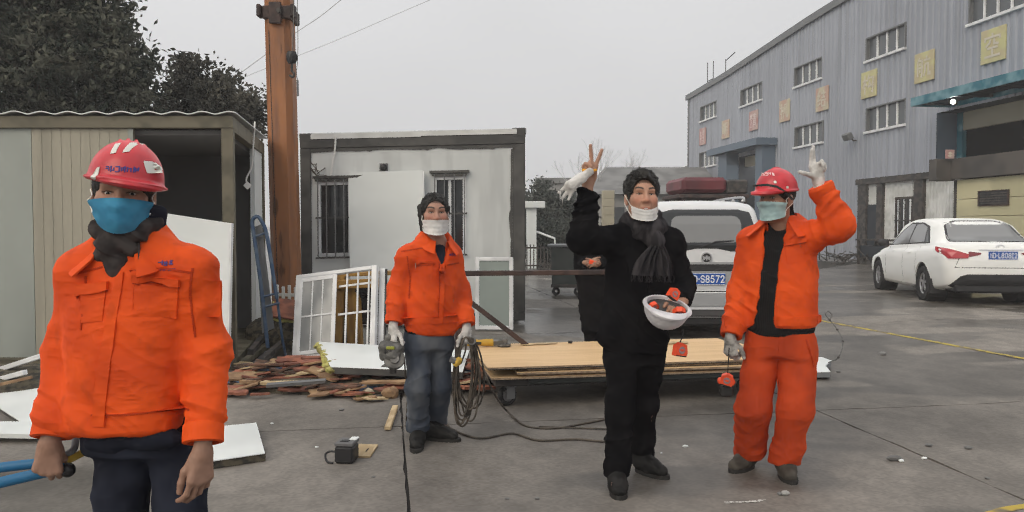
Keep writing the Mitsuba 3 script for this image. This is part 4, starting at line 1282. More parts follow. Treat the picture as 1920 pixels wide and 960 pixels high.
# sliding window leaning on the heap
lw = thing('sliding_window', 'white sliding window with a frosted left pane and bars in the open right half', 'window')
BL, BR, TL, TR = at(550, 677, 8.25), at(705, 660, 8.1), at(563, 517, 8.5), at(718, 503, 8.35)
ex = unit(BR - BL)
ez = unit(((TL - BL) + (TR - BR)) / 2)
ez = unit(ez - ex * (ez @ ex) * .45)
m = frame(ex, np.cross(ez, ex), ez, BL)
W_, H_ = np.linalg.norm(BR - BL), np.linalg.norm(TL - BL)
lwb = lambda a0, a1, b0, b1, z0, z1, c=.005: bx(a0, a1, b0, b1, z0, z1, c, m)
t_ = .058
put(lw + '__frame', join([lwb(0, t_, -.04, .03, 0, H_), lwb(W_ - t_, W_, -.04, .03, 0, H_), lwb(t_, W_ - t_, -.039, .029, H_ - .04, H_), lwb(t_, W_ - t_, -.039, .029, 0, .045)]), 'white_pvc')
h_ = W_ * .52
put(lw + '__sash', join([lwb(t_ - .01, t_ + .03, -.055, -.0395, .045, H_ - .045), lwb(h_ - .045, h_, -.055, -.0395, .045, H_ - .045), lwb(t_ + .03, h_ - .045, -.054, -.0395, H_ - .09, H_ - .045), lwb(t_ + .03, h_ - .045, -.054, -.0395, .045, .085)]), 'white_pvc')
put(lw + '__pane', lwb(t_ + .025, h_ - .04, -.046, -.041, .08, H_ - .085, 0), 'glass_frost')
for k in (1, 2):
    x = t_ + .03 + (h_ - t_ - .07) * k / 3
    put(lw + '__bar', lwb(x - .007, x + .007, -.053, -.0465, .085, H_ - .09, .002), 'white_pvc')
put(lw + '__bar', lwb(t_ + .03, h_ - .045, -.0575, -.0535, H_ * .48, H_ * .48 + .018, .001), 'white_pvc')
for k in range(3):
    x = h_ + .03 + (W_ - t_ - h_) * (k + .55) / 3.1
    put(lw + '__bar', lwb(x - .009, x + .009, -.012, .006, .045, H_ - .04, .002), 'white_pvc')
for zf in (.47, .80):
    put(lw + '__bar', lwb(h_, W_ - t_, .0065, .020, H_ * zf, H_ * zf + .022, .002), 'white_pvc')
ls = thing('window_leaf', 'black gap edged white leaf standing behind the sliding window', 'window leaf')
put(ls + '__frame', lwb(W_ * .99, W_ * 1.06, .06, .10, .05, H_ * .98), 'white_pvc')
put(ls + '__seal', lwb(W_ * 1.06, W_ * 1.08, .065, .095, .05, H_ * .97), 'black_plastic')

# big sandwich panel on the heap
sp = thing('sandwich_panel', 'long white sandwich panel with a yellow foam edge lying on the broken boards', 'panel')
pp = [at(594, 676, 7.72), at(622, 706, 6.75), at(905, 716, 6.72), at(905, 664, 7.75)]
zt = .215
top = [V(-1.95, 7.95, zt + .05), V(-1.56, 6.80, zt), V(-.42, 6.72, zt - .03), V(-.42, 7.78, zt - .01)]
def plate(pts, th):
    a = np.array(pts)
    n = unit(np.cross(a[1] - a[0], a[2] - a[0]))
    return hull(np.vstack([a, a - (n if n[2] > 0 else -n) * th]))
put(sp + '__skin', plate(top, .004), 'panel_white')
put(sp + '__core', plate([q - V(0, 0, .005) for q in top], .055), 'hut_dark')
r = np.random.default_rng(52)
ch = [trimesh.creation.icosphere(1, 1).apply_transform(euler((0, 0, 0), *r.uniform(0, 90, 3)) @ np.diag([r.uniform(.03, .06), r.uniform(.03, .05), r.uniform(.02, .035), 1])).apply_translation(top[0] * (1 - t) + top[1] * t + V(r.uniform(-.02, .03), 0, -.03)) for t in np.linspace(.05, 1, 16)]
k = put(sp + '__foam_edge', join([displaced(c, .012 * (r.random(len(c.vertices)) - .5)) for c in ch]), 'foam_yellow')
labels[k] = {'kind': 'stuff'}

# broken boards
r = np.random.default_rng(60)
variants = {}
cols_ = ['board_red', 'board_red', 'board_tan', 'board_brown', 'board_red', 'board_tan', 'board_brown', 'wood_pale', 'board_brown', 'board_red', 'board_tan', 'blue_dull']
BLAB = dict(board_red='splintered brick red board in the heap of rubble before the huts', board_tan='splintered tan board in the heap of rubble before the huts', board_brown='splintered dark brown board in the heap of rubble before the huts',
            wood_pale='splintered pale bare board in the heap of rubble before the huts', blue_dull='splintered dull blue board in the heap of rubble before the huts')
sizes = [(.42, .13, .018), (.30, .11, .02), (.55, .14, .016), (.24, .16, .018), (.36, .10, .03), (.20, .09, .015), (.48, .09, .022)]
for v_, (a, b, c) in enumerate(sizes):
    me = shard(a, b, c, 300 + v_, .022)
    variants[v_] = mikit.ply(me, None, False)
def lay_board(x, y, z, rz, rx, ry, vv, col, s=1.0):
    k = newkey('broken_board')
    scene[k] = {**variants[vv], 'bsdf': {'type': 'ref', 'id': col}, 'to_world': T().translate([x, y, z]).rotate([0, 0, 1], rz).rotate([1, 0, 0], rx).rotate([0, 1, 0], ry).scale([s, s, .8])}
    tag(k, BLAB[col], 'broken board', 'broken boards in the rubble heap')
def hz(x, y):
    """Height of the heap."""
    return .17 * math.exp(-((y - 7.25) / .62) ** 2) * np.clip((x + 2.75) / .5, 0, 1)
for k in range(190):
    x, y = r.uniform(-2.62, -.25), r.normal(7.1, .42)
    y = np.clip(y, 6.50 + .10 * math.sin(x * 7) + (.25 if x > -1.1 else 0), 8.1)
    lay_board(x, y, .012 + hz(x, y) * r.uniform(.3, 1.0), r.normal(8, 26), r.normal(0, 9), r.normal(0, 7), int(r.integers(7)), cols_[int(r.integers(12))], r.uniform(.35, 1.0))
for x, y, z, rz, vv, col, s in ((-2.28, 6.72, .05, 6, 2, 'board_red', 1.0), (-2.55, 6.62, .03, -8, 0, 'board_tan', 1.0), (-1.95, 7.0, .09, -4, 2, 'board_red', 1.0), (-1.75, 7.35, .17, 10, 2, 'board_red', .9), (-2.0, 7.5, .17, -12, 0, 'board_red', 1.0),
                                 (-1.0, 6.68, .10, -7, 6, 'board_tan', 1.1), (-.82, 6.66, .07, -9, 2, 'board_red', 1.0), (-.55, 6.75, .09, 4, 2, 'board_red', 1.0), (-1.55, 6.58, .04, 18, 3, 'board_tan', 1.2), (-1.45, 6.62, .07, 5, 1, 'board_brown', 1.1)):
    lay_board(x, y, z, rz, 3, -2, vv, col, s)
base = displaced(trimesh.creation.icosphere(4, 1.0), .18 * (meshkit.fbm(trimesh.creation.icosphere(4, 1.0).vertices * V(6, 3, 3), 4, 5) - .5))
dk = put('rubble_dust', moved(base, frame((1.25, 0, 0), (0, .58, 0), (0, 0, .13), (-1.5, 7.25, -.01))), 'foam_dark')
labels[dk] = {'label': 'dark crumbled debris filling the rubble heap between the boards', 'category': 'debris', 'kind': 'stuff'}
ps = thing('metal_strip', 'grey metal strip lying on the front of the rubble heap', 'strip')
put(ps + '__strip', moved(bx(-.24, .24, -.035, .035, 0, .012, .003), euler(at(556, 733, 6.6) * V(1, 1, 0) + V(0, 0, .11), 14, -3, 8)), 'grey_steel')
put(ps + '__lip', moved(bx(-.24, .24, -.045, -.036, 0, .03, .003), euler(at(556, 733, 6.6) * V(1, 1, 0) + V(0, 0, .11), 14, -3, 8)), 'grey_steel')


def stone(name, pos, s, m_, seed, label, cat, group=None, sub=2):
    rr = np.random.default_rng(seed)
    me = trimesh.creation.icosphere(sub, 1.0)
    me = displaced(me, .35 * (meshkit.fbm(me.vertices * 1.7 + seed, 3, seed) - .5))
    pts = me.vertices @ trimesh.transformations.random_rotation_matrix(rr.random(3))[:3, :3].T
    me = hull(np.round(pts * 2.6) / 2.6 + rr.normal(0, .04, pts.shape))
    me.apply_transform(np.diag([s[0], s[1], s[2], 1]))
    me.apply_translation(V(*pos) + V(0, 0, -me.bounds[0][2] + pos[2] - .002))
    return tag(put(name, me, m_), label, cat, group)


stone('brick_lump', tuple(gp(728, 747)), (.05, .04, .04), 'board_tan', 71, 'pinkish lump of brick standing in front of the rubble heap', 'brick lump')
stone('brick_lump', tuple(gp(738, 746)), (.035, .04, .05), 'board_tan', 72, 'small upright brick lump close to the worker\'s leg', 'brick lump')
stone('rubble_chip', tuple(gp(682, 746)), (.07, .04, .022), 'foam_yellow', 73, 'pale yellowish flat chip at the front of the heap', 'chip')
stone('rubble_chip', tuple(gp(690, 742)), (.04, .03, .03), 'sign_cream', 74, 'pale chip resting behind the flat yellowish one', 'chip')
stone('rubble_chip', tuple(gp(528, 716)), (.05, .035, .03), 'panel_white', 75, 'white chip among the boards at the left of the heap', 'chip')
stone('stone', tuple(gp(1676, 864)), (.042, .018, .016), 'roof_grey', 81, 'grey pebble on the concrete right of the waving man', 'stone')
stone('stone', tuple(gp(1690, 866)), (.016, .012, .008), 'panel_white', 82, 'tiny white crumb beside the grey pebble', 'stone')
stone('stone', tuple(gp(1472, 929)), (.022, .015, .012), 'far_wall', 83, 'pale pebble in front of the brown shoes', 'stone')
stone('stone', tuple(gp(1462, 928)), (.012, .010, .008), 'roof_grey', 84, 'tiny dark crumb left of the pale pebble', 'stone')
for k, (x, y, s) in enumerate(((1285, 839, .018), (1007, 936, .014), (951, 936, .012), (594, 839, .012), (1815, 842, .025), (1741, 837, .022), (1733, 861, .018), (1851, 898, .014), (640, 770, .02), (510, 795, .012), (1655, 667, .05), (1572, 698, .02), (1240, 850, .01), (700, 895, .012))):
    stone('grit', tuple(gp(x, y)), (s, s * .7, s * .45), 'roof_grey' if k % 3 else 'panel_white', 90 + k, 'small crumb of grit on the concrete', 'grit', 'crumbs of grit on the concrete', 1)

st = tag(put('wood_stick', moved(beam((0, 0, 0), (.62, 0, 0), .045, .028), euler(gp(727, 808) + V(0, 0, .018), 0, -1, math.degrees(math.atan2(*(gp(743, 765) - gp(727, 808))[1::-1])))), 'wood_pale'), 'pale wooden batten on the ground left of the jeans', 'batten')
wo = thing('wood_offcut', 'thin pale offcut of board beside the black battery charger', 'offcut')
og = [gp(664, 859)[:2], gp(694, 859)[:2], gp(709, 837)[:2], gp(668, 836)[:2]]
oc = Polygon(og)
oc = oc if oc.exterior.is_ccw else Polygon(og[::-1])
put(wo + '__board', trimesh.creation.extrude_polygon(oc, .012, engine='earcut').apply_translation((0, 0, .002)), 'wood_pale')
put(wo + '__nail', tube([gp(686, 852) + V(0, 0, .02), gp(691, 845) + V(0, 0, .016)], .003, 5), 'dark_steel')
ch = thing('tool_charger', 'squat black charger with a grey top and a looped cord on the concrete', 'charger')
o = gp(644, 871)
m = rotz(-6, o)
put(ch + '__case', bx(-.057, .057, 0, .13, .002, .105, .012, m), 'black_plastic')
put(ch + '__top', bx(-.057, .057, .002, .135, .1052, .128, .012, m), 'grey_plastic')
put(ch + '__recess', bx(-.03, .02, .03, .07, .1282, .132, .004, m), 'black_plastic')
put(ch + '__sticker', bx(.012, .058, .07, .135, .1283, .134, .004, m), 'panel_white')
put(ch + '__cord', tube(smoothpath([(m @ V(-.055, .05, .06, 1))[:3], (m @ V(-.10, .05, .062, 1))[:3], (m @ V(-.125, .04, .045, 1))[:3], (m @ V(-.10, .0, .015, 1))[:3], (m @ V(-.06, -.01, .01, 1))[:3]]), .0065, 7), 'black_plastic', True)

# ------------------------------------------------------------------ panels at the left
wp = thing('insulated_panel', 'white insulated panel lying on the ground beside the first man\'s sleeve', 'panel')
q = [gp(340, 890), gp(497, 866), gp(481, 807), gp(330, 822)]
tp = [V(*(x[:2]), .055) for x in q]
put(wp + '__skin', plate(tp, .006), 'panel_white')
put(wp + '__core', plate([x - V(0, 0, .0065) + V(0, 0.012, 0) for x in tp], .045), 'foam_dark')
wq = thing('tilted_panel', 'big white panel tilted on rubble at the left edge behind the first man', 'panel')
tp = [V(-3.45, 5.25, .30), V(-2.68, 4.72, .05), V(-2.5, 6.6, .34), V(-4.6, 6.9, .36), ]
put(wq + '__skin', plate([at(-60, 727, 6.8), at(165, 712, 6.8), at(150, 830, 5.35), at(70, 810, 5.35), at(0, 748, 5.9), at(-60, 720, 6.2)][:4], .008), 'panel_white')
put(wq + '__core', plate([x - V(0, 0, .009) for x in [at(-60, 727, 6.8), at(165, 712, 6.8), at(150, 830, 5.35), at(70, 810, 5.35)]], .05), 'hut_dark')
we = thing('lower_panel', 'second white panel lying lower under the tilted one at the left edge', 'panel')
put(we + '__skin', plate([at(-60, 790, 5.45), at(100, 790, 5.4), at(90, 815, 5.15), at(-60, 812, 5.15)], .03), 'panel_white')
for k, (a, b, w_) in enumerate((((-40, 706, 6.9), (79, 667, 6.75), .052), ((-40, 722, 6.75), (47, 698, 6.6), .052), ((-30, 728, 6.5), (60, 707, 6.55), .03))):
    tag(put('pvc_strip', beam(at(*a), at(*b), w_, w_ * .8), 'white_pvc' if k < 2 else 'board_tan'), ['long white plastic profile, topmost of those at the left edge', 'shorter white plastic profile below the topmost one', 'brown stick beneath the white profiles at the left edge'][k], 'profile' if k < 2 else 'stick')
sh_ = thing('debris_bed', 'dark debris under the white profiles at the left edge', 'debris')
put(sh_ + '__lump', moved(base, frame((1.3, 0, 0), (0, .45, 0), (0, 0, .22), (-4.6, 6.95, -.02))), 'foam_dark')
# white board end and springy wire at the right
wb = thing('board_end', 'pointed end of a white board sticking out behind the orange trousers', 'board')
q = [gp(1440, 716), gp(1557, 712), gp(1548, 700), gp(1559, 690), gp(1540, 683), gp(1440, 688)]
wz = .07
pg = Polygon([x[:2] for x in q])
pg = pg if pg.exterior.is_ccw else Polygon(list(pg.exterior.coords)[::-1])
put(wb + '__skin', trimesh.creation.extrude_polygon(pg, .006, engine='earcut').apply_translation((0, 0, wz)), 'panel_white')
put(wb + '__core', trimesh.creation.extrude_polygon(pg.buffer(-.004), .045, engine='earcut').apply_translation((0, 0, wz - .046)), 'grey_sheet')
sw = thing('coiled_wire', 'thin springy wire curling up from the end of the white board', 'wire')
wpts = [gp(1553, 695) + V(0, 0, .08), at(1572, 670, 7.4), at(1580, 640, 7.6), at(1570, 618, 7.8), at(1556, 600, 7.9), at(1548, 590, 7.9), at(1553, 584, 7.9), at(1560, 592, 7.9), at(1552, 600, 7.9)]
put(sw + '__wire', tube(smoothpath(wpts, 8), .005, 5), 'tool_dirty')
for k, i in enumerate((1, 2, 3, 4)):
    put(sw + '__knot', moved(trimesh.creation.icosphere(1, .012), euler(wpts[i])), 'dark_steel')

# ------------------------------------------------------------------ trolley with plywood
ct = thing('flat_trolley', 'dark steel flat trolley with a braced push frame, loaded with plywood', 'trolley')
m = rotz(9.5, (-.18, 6.12, 0))
cbx = lambda *a: bx(*a, m=m)
LX, LY = 2.42, 1.16
put(ct + '__deck', join([cbx(.05, LX, .03, .09, .17, .245, .005), cbx(.05, LX, LY - .09, LY - .03, .17, .245, .005)] + [cbx(x, x + .06, .0905, LY - .0905, .175, .24, .004) for x in (.05, .6, 1.2, 1.8, 2.36)]), 'dark_steel')
put(ct + '__tarp', join([cbx(.32, LX + .02, .0, .028, .185, .25, .006)]), 'black_film')
fz = 1.0
put(ct + '__push_post', cbx(-.16, -.11, LY - .11, LY - .06, .10, fz - .0255, .006), 'rust_steel')
put(ct + '__push_post', cbx(1.42, 1.47, LY - .11, LY - .06, .2, fz - .0255, .006), 'rust_steel')
put(ct + '__push_rail', cbx(-.18, 1.48, LY - .112, LY - .058, fz - .025, fz + .02, .006), 'rust_steel')
br0, br1 = (m @ V(-.10, LY - .085, .80, 1))[:3], (m @ V(.58, LY - .085, .27, 1))[:3]
put(ct + '__brace', beam(br0, br1, .04, .045), 'rust_steel')
for x, y, yaw in ((.18, .12, 20), (.18, LY - .14, 60), (2.22, .14, -10), (2.22, LY - .14, 30)):
    mm = m @ euler((x, y, 0), 0, 0, yaw)
    c = put(ct + '__caster', join([bx(-.05, .05, -.05, .05, .150, .169, .003, mm), bx(-.045, .03, -.045, -.038, .06, .15, .003, mm), bx(-.045, .03, .038, .045, .06, .15, .003, mm)]), 'grey_steel')
    put(c + '__tyre', moved(trimesh.creation.torus(.062, .022, major_sections=28, minor_sections=12), mm @ euler((-.02, 0, .084), 90)), 'rubber', True)
    put(c + '__hub', moved(trimesh.creation.cylinder(.046, .05, sections=20), mm @ euler((-.02, 0, .084), 90)), 'grey_plastic')
r = np.random.default_rng(66)
sheets = [(.02, -.02, .248, 0, 2.44, 1.2, 'lowest sheet of the plywood stack, its left end sticking out'), (.30, .01, .2665, .3, 2.3, 1.2, 'second sheet of the plywood stack from below'), (.22, -.03, .2855, -.4, 2.4, 1.2, 'third sheet of the plywood stack from below'),
          (.31, .02, .3045, .3, 2.2, 1.2, 'fourth sheet of the plywood stack, just under the top one'), (-.01, -.02, .3300, .6, 2.44, 1.22, 'topmost golden sheet of the plywood stack')]
for k, (x, y, z, a, w_, d_, lab) in enumerate(sheets):
    mm = m @ euler((x, y, z), 0, 0, a)
    s = thing('plywood_sheet', lab, 'plywood sheet', 'plywood sheets stacked on the trolley')
    th = .0165 if k < 4 else .015
    put(s + '__core', bx(.001, w_ - .001, .001, d_ - .001, -th + .0015, 0, .0015, mm), 'plywood_edge')
    put(s + '__face', bx(0, w_, 0, d_, .0002, .0022, 0, mm), 'plywood')
    if k in (3, 4):
        put(s + '__film', bx(.002, w_ - .002, -.002, d_ - .002, -th - .004, -th + .001, .001, mm), 'black_film')
sv = tag(put('wood_sliver', moved(shard(.5, .08, .006, 12, .015), m @ euler((1.75, .95, .338), 0, 0, -6)), 'wood_pale'), 'long pale sliver lying on the plywood between the two men', 'sliver')
tag(put('wood_sliver', moved(shard(.34, .05, .006, 13, .012), m @ euler((.62, 1.08, .338), 0, 0, 8)), 'wood_pale'), 'thin pale sliver at the far edge of the plywood', 'sliver')
tag(put('bottle_cap', moved(trimesh.creation.cylinder(.02, .02, sections=14), m @ euler((.92, 1.12, .346))), 'black_plastic'), 'small black knob on the far edge of the plywood', 'knob')
ag = thing('angle_grinder', 'yellow angle grinder with a silver head lying on the plywood', 'angle grinder')
mm = frame(unit(V(1, .12, 0)), unit(V(-.12, 1, 0)), (0, 0, 1), (m @ V(.02, 1.03, .372, 1))[:3])
put(ag + '__body', moved(lathe([(0, -.14), (.026, -.135), (.031, -.06), (.027, -.02), (.034, .03), (.034, .10), (0, .10)], 18), mm @ euler((0.06, 0, 0.0), 0, 90)), 'tool_yellow', 40)
put(ag + '__switch', bx(-.03, .05, -.036, -.028, -.012, .012, .003, mm), 'black_plastic')
put(ag + '__head', moved(unioned([trimesh.creation.cylinder(.036, .06, sections=20), bx(-.10, 0, -.032, .032, -.026, .026, .008)]), mm @ euler((.255, 0, .0))), 'tool_metal', 35)
put(ag + '__guard', moved(lathe([(.028, -.028), (.062, -.028), (.062, -.012), (.028, -.012)], 28), mm @ euler((.26, 0, 0))), 'tool_metal', 35)
put(ag + '__disc', moved(trimesh.creation.cylinder(.056, .004, sections=28), mm @ euler((.26, 0, -.034))), 'dark_steel')
put(ag + '__cord', tube(smoothpath([(mm @ V(-.08, 0, 0, 1))[:3], (mm @ V(-.16, 0, -.01, 1))[:3], (mm @ V(-.22, .05, -.028, 1))[:3], (mm @ V(-.16, .12, -.03, 1))[:3]]), .005, 6), 'black_plastic')

# ------------------------------------------------------------------ rubbish bin
bn = thing('wheeled_bin', 'dark green wheeled rubbish bin with a maroon side behind the push frame', 'bin')
m = rotz(-6, (.80, 16.3, 0))
put(bn + '__body', hull([(m @ V(*p, 1))[:3] for p in ((0.02, .02, .2), (.62, .02, .2), (.02, .9, .2), (.62, .9, .2), (0, 0, 1.0), (.66, 0, 1.0), (0, .95, 1.0), (.66, .95, 1.0))]), 'bin_green')
put(bn + '__side', hull([(m @ V(*p, 1))[:3] for p in ((.63, -.02, .2), (1.1, .0, .2), (.63, .9, .2), (1.1, .9, .2), (.67, -.03, 1.0), (1.2, 0, 1.0), (.67, .95, 1.0), (1.2, .95, 1.0))]), 'bin_maroon')
put(bn + '__rim', bx(-.08, 1.25, -.06, 1.0, 1.002, 1.05, .01, m), 'grey_steel')
put(bn + '__skirt', bx(.0, 1.15, -.03, .0, .17, .24, .008, m), 'dark_steel')
for x in (.1, .55, 1.05):
    put(bn + '__wheel', moved(lathe([(.03, -.03), (.085, -.03), (.085, .03), (.03, .03)], 20), m @ euler((x, .12, .086), 90)), 'rubber')
    put(bn + '__wheel_bracket', bx(x - .035, x + .035, .06, .18, .12, .2, .005, m), 'dark_steel')

# cable on the ground from the coil to the saw
cg = thing('extension_cable', 'dark extension cable snaking over the concrete from the worker to the trolley', 'cable')
cpts = [V(-.30, 5.05, .55), V(-.16, 5.02, .25), V(-.05, 4.98, .03), V(.06, 4.92, .009), V(.35, 4.95, .009), V(.66, 4.98, .009), V(1.0, 5.02, .009)]
put(cg + '__run', tube(smoothpath([gp(832, 790) + V(0, 0, .009), gp(850, 808) + V(0, 0, .009), gp(900, 824) + V(0, 0, .009), gp(960, 815) + V(0, 0, .009), gp(1010, 828) + V(0, 0, .009), gp(1080, 826) + V(0, 0, .009), gp(1150, 831) + V(0, 0, .009), gp(1215, 822) + V(0, 0, .009)]), .0075, 7), 'cable', True)
put(cg + '__run', tube(smoothpath([at(905, 690, 5.15), at(925, 735, 5.2), gp(948, 780) + V(0, 0, .05), gp(985, 800) + V(0, 0, .009), gp(1040, 805) + V(0, 0, .009), gp(1100, 795) + V(0, 0, .009), gp(1150, 785) + V(0, 0, .009)]), .0075, 7), 'cable', True)
put(cg + '__run', tube(smoothpath([gp(1010, 803) + V(0, 0, .012), gp(1090, 805) + V(0, 0, .009), gp(1170, 808) + V(0, 0, .009)]), .006, 6), 'cable', True)
# ------------------------------------------------------------------ cars
from scipy.interpolate import PchipInterpolator


def carbody(tab, n=72, m=None):
    """A closed body lofted through stations (y from the rear): each row y, floor z, sill half width, widest half width, belt half width, belt z, roof half width, roof z."""
    tab = np.array(tab, float)
    ys = np.linspace(tab[0, 0], tab[-1, 0], n)
    c = [PchipInterpolator(tab[:, 0], tab[:, k])(ys) for k in range(1, 8)]
    rows_ = []
    for i, y in enumerate(ys):
        zf, ws, wm, wb_, zb, wr, zr = (q[i] for q in c)
        zr = max(zr, zb + .012)
        wr = min(wr, wb_ - .02)
        zm = zf + (zb - zf) * .58
        half = [(0, zf), (ws * .82, zf), (ws * .97, zf + .03), (ws, zf + .08), (wm * .995, zm - .12), (wm, zm), (wm * .995, zm + .08), (wm * .985, zb - .10), (wb_ + .012, zb - .03), (wb_, zb)]
        k = [(.18, .20), (.42, .46), (.66, .70), (.86, .90)]
        half += [(wb_ + (wr - wb_) * s ** 1.15, zb + (zr - zb) * t) for s, t in k]
        half += [(wr * .96, zr - .018 * min(1, (zr - zb) / .2)), (wr * .80, zr), (wr * .45, zr + .010), (0, zr + .014)]
        full = half + [(-x, z) for x, z in half[-2:0:-1]]
        rows_.append([(x, y, z) for x, z in full])
    g_ = np.array(rows_)
    nr = g_.shape[1]
    v = g_.reshape(-1, 3)
    f = []
    for i in range(n - 1):
        for k in range(nr):
            a, b = i * nr + k, i * nr + (k + 1) % nr
            f += [[a, b, b + nr], [a, b + nr, a + nr]]
    e0, e1 = len(v), len(v) + 1
    v = np.vstack([v, g_[0].mean(0), g_[-1].mean(0)])
    f += [[e0, (k + 1) % nr, k] for k in range(nr)] + [[e1, (n - 1) * nr + k, (n - 1) * nr + (k + 1) % nr] for k in range(nr)]
    me = trimesh.Trimesh(v, f, process=False)
    if me.volume < 0:
        me.invert()
    return me


def tyre_set(t, m, spots, R, w, rim, spokes):
    for x, y in spots:
        s = 1 if x > 0 else -1
        mm = m @ euler((x, y, R), 0, 90 * s)
        k = put(t + '__wheel', moved(lathe([(R * .62, -w / 2), (R * .93, -w / 2), (R, -w * .36), (R, w * .36), (R * .93, w / 2), (R * .62, w / 2), (R * .60, w * .2), (R * .60, -w * .2)], 36), mm), 'rubber', 40)
        sp_ = [lathe([(R * .56, w * .30), (R * .645, w * .46), (R * .66, w * .42), (R * .60, w * .2), (R * .56, w * .2)], 36), trimesh.creation.cylinder(R * .15, w * .1, sections=16).apply_translation((0, 0, w * .37))]
        for q in range(spokes):
            a = 2 * math.pi * q / spokes
            for d in (-.10, .10):
                c, s_ = math.cos(a + d), math.sin(a + d)
                sp_.append(beam((R * .12 * c, R * .12 * s_, w * .36), (R * .60 * c, R * .60 * s_, w * .34), R * .07, .02, (0, 0, 1)))
        put(k + '__rim', moved(join(sp_), mm), 'alloy', 35)
        put(k + '__disc', moved(trimesh.creation.cylinder(R * .58, .02, sections=28).apply_translation((0, 0, w * .05)), mm), 'car_black')


def mdrape(body, m, side, poly, th, step=.03, sm=0):
    """Trim on a car: side 'rear' takes (x, z), 'left'/'right' takes (y, z), 'top' (x, y)."""
    o, ex, ey = {'rear': ((0, 0, 0), (1, 0, 0), (0, 0, 1)), 'front': ((0, 0, 0), (-1, 0, 0), (0, 0, 1)), 'left': ((0, 0, 0), (0, -1, 0), (0, 0, 1)), 'right': ((0, 0, 0), (0, 1, 0), (0, 0, 1)), 'top': ((0, 0, 0), (1, 0, 0), (0, 1, 0))}[side]
    if side in ('left',):
        poly = [(-a, b) for a, b in poly] if not isinstance(poly, Polygon) else poly
    if side == 'front':
        poly = [(-a, b) for a, b in poly]
    me = drape(body, poly if isinstance(poly, (Polygon,)) or hasattr(poly, 'geoms') else Polygon(poly).buffer(0), o, ex, ey, th, step, 6.0, smoothn=sm)
    return moved(me, m)


def platetext(t, parent, m, pos, text, w, hgt):
    """A number plate facing -y: blue plate with white characters."""
    p = put(parent + '__number_plate', bx(pos[0] - w / 2, pos[0] + w / 2, pos[1] - .012, pos[1], pos[2] - hgt / 2, pos[2] + hgt / 2, .004, m), 'plate_blue')
    tm = meshkit.text_mesh(text, hgt * .62, .003, True)
    b = tm.bounds
    s = min(1.0, (w * .84) / (b[1][0] - b[0][0]))
    tm.apply_translation(-(b[0] + b[1]) / 2)
    tm.apply_transform(np.diag([s, 1, 1, 1]))
    tm.apply_transform(frame((1, 0, 0), (0, 0, 1), (0, -1, 0), (pos[0] + w * .055, pos[1] - .0125, pos[2])))
    pv = strokes([[(.15, .92), (.15, .2), (.02, .02)], [(.5, .88), (.5, .15)], [(.85, .95), (.85, .02)]] if text.startswith('D') else [[(.05, .8), (.9, .8)], [(.5, .95), (.5, .05)], [(.1, .45), (.9, .45)], [(.1, .08), (.9, .08)]], .13)
    pm = join([prism(q, -.003, 0, m @ frame((w * .10, 0, 0), (0, 1, 0), (0, 0, hgt * .62), (pos[0] - w * .46, pos[1] - .0125, pos[2] - hgt * .31))) for q in getattr(pv, 'geoms', [pv])])
    put(p + '__characters', join([moved(tm, m), pm]), 'plate_white')
    fr = [bx(pos[0] - w / 2, pos[0] + w / 2, pos[1] - .0145, pos[1] - .0122, z, z + .006, 0, m) for z in (pos[2] - hgt / 2 + .002, pos[2] + hgt / 2 - .008)]
    put(p + '__border', join(fr), 'plate_white')


# white sedan, seen from behind and its left
sd = thing('sedan', 'white sedan with red tail lamps parked before the cream hut at the right', 'car')
ms = frame(unit(V(1, -.155, 0)), unit(V(.155, 1, 0)), (0, 0, 1), (8.05, 13.05, .10))
tab = [(0.00, .42, .55, .62, .56, .78, .5, .80), (.05, .34, .70, .78, .68, .93, .55, .94), (.16, .28, .80, .86, .72, 1.02, .56, 1.035), (.42, .25, .83, .885, .76, 1.045, .58, 1.06), (.62, .22, .84, .893, .775, 1.03, .57, 1.12),
       (1.10, .20, .85, .895, .79, .985, .555, 1.40), (1.55, .19, .85, .895, .795, .955, .565, 1.462), (2.2, .18, .85, .895, .80, .93, .58, 1.47), (2.8, .18, .85, .893, .80, .91, .57, 1.40), (3.15, .18, .85, .89, .79, .90, .60, 1.18),
       (3.42, .18, .85, .885, .78, .885, .64, .93), (3.9, .19, .84, .88, .74, .82, .62, .86), (4.3, .22, .76, .82, .64, .72, .5, .75), (4.5, .30, .52, .60, .45, .60, .35, .62)]
body = carbody(tab, 90)
R1 = .315
wheels = [(s * .775, y) for s in (-1, 1) for y in (1.02, 3.66)]
cuts = [trimesh.creation.cylinder(R1 + .055, .5, sections=40).apply_transform(euler((s * .90, y, R1 + .01), 0, 90)) for s in (-1, 1) for y in (1.02, 3.66)]
cutb = cut(body, cuts)
put(sd + '__body', moved(cutb, ms), 'car_white_dirty', 32)
for s in (-1, 1):
    for y in (1.02, 3.66):
        put(sd + '__wheel_arch', moved(cut(trimesh.creation.cylinder(R1 + .053, .30, sections=36), [trimesh.creation.cylinder(R1 + .035, .30, sections=36).apply_translation((0, 0, .02))]).apply_transform(euler((0, 0, 0), 0, 90 * s)), ms @ euler((s * .715, y, R1 + .01))), 'car_black')
tyre_set(sd, ms, wheels, R1, .205, None, 5)
gl = mdrape(body, ms, 'rear', [(-.60, 1.075), (.60, 1.075), (.50, 1.37), (.30, 1.415), (-.30, 1.415), (-.50, 1.37)], .005, .05)
put(sd + '__rear_window', gl, 'car_glass_rear')
put(sd + '__rear_window_seal', mdrape(body, ms, 'rear', Polygon([(-.64, 1.062), (.64, 1.062), (.53, 1.385), (.31, 1.432), (-.31, 1.432), (-.53, 1.385)]).difference(Polygon([(-.60, 1.075), (.60, 1.075), (.50, 1.37), (.30, 1.415), (-.30, 1.415), (-.50, 1.37)]).buffer(.001)), .004, .05), 'car_black')
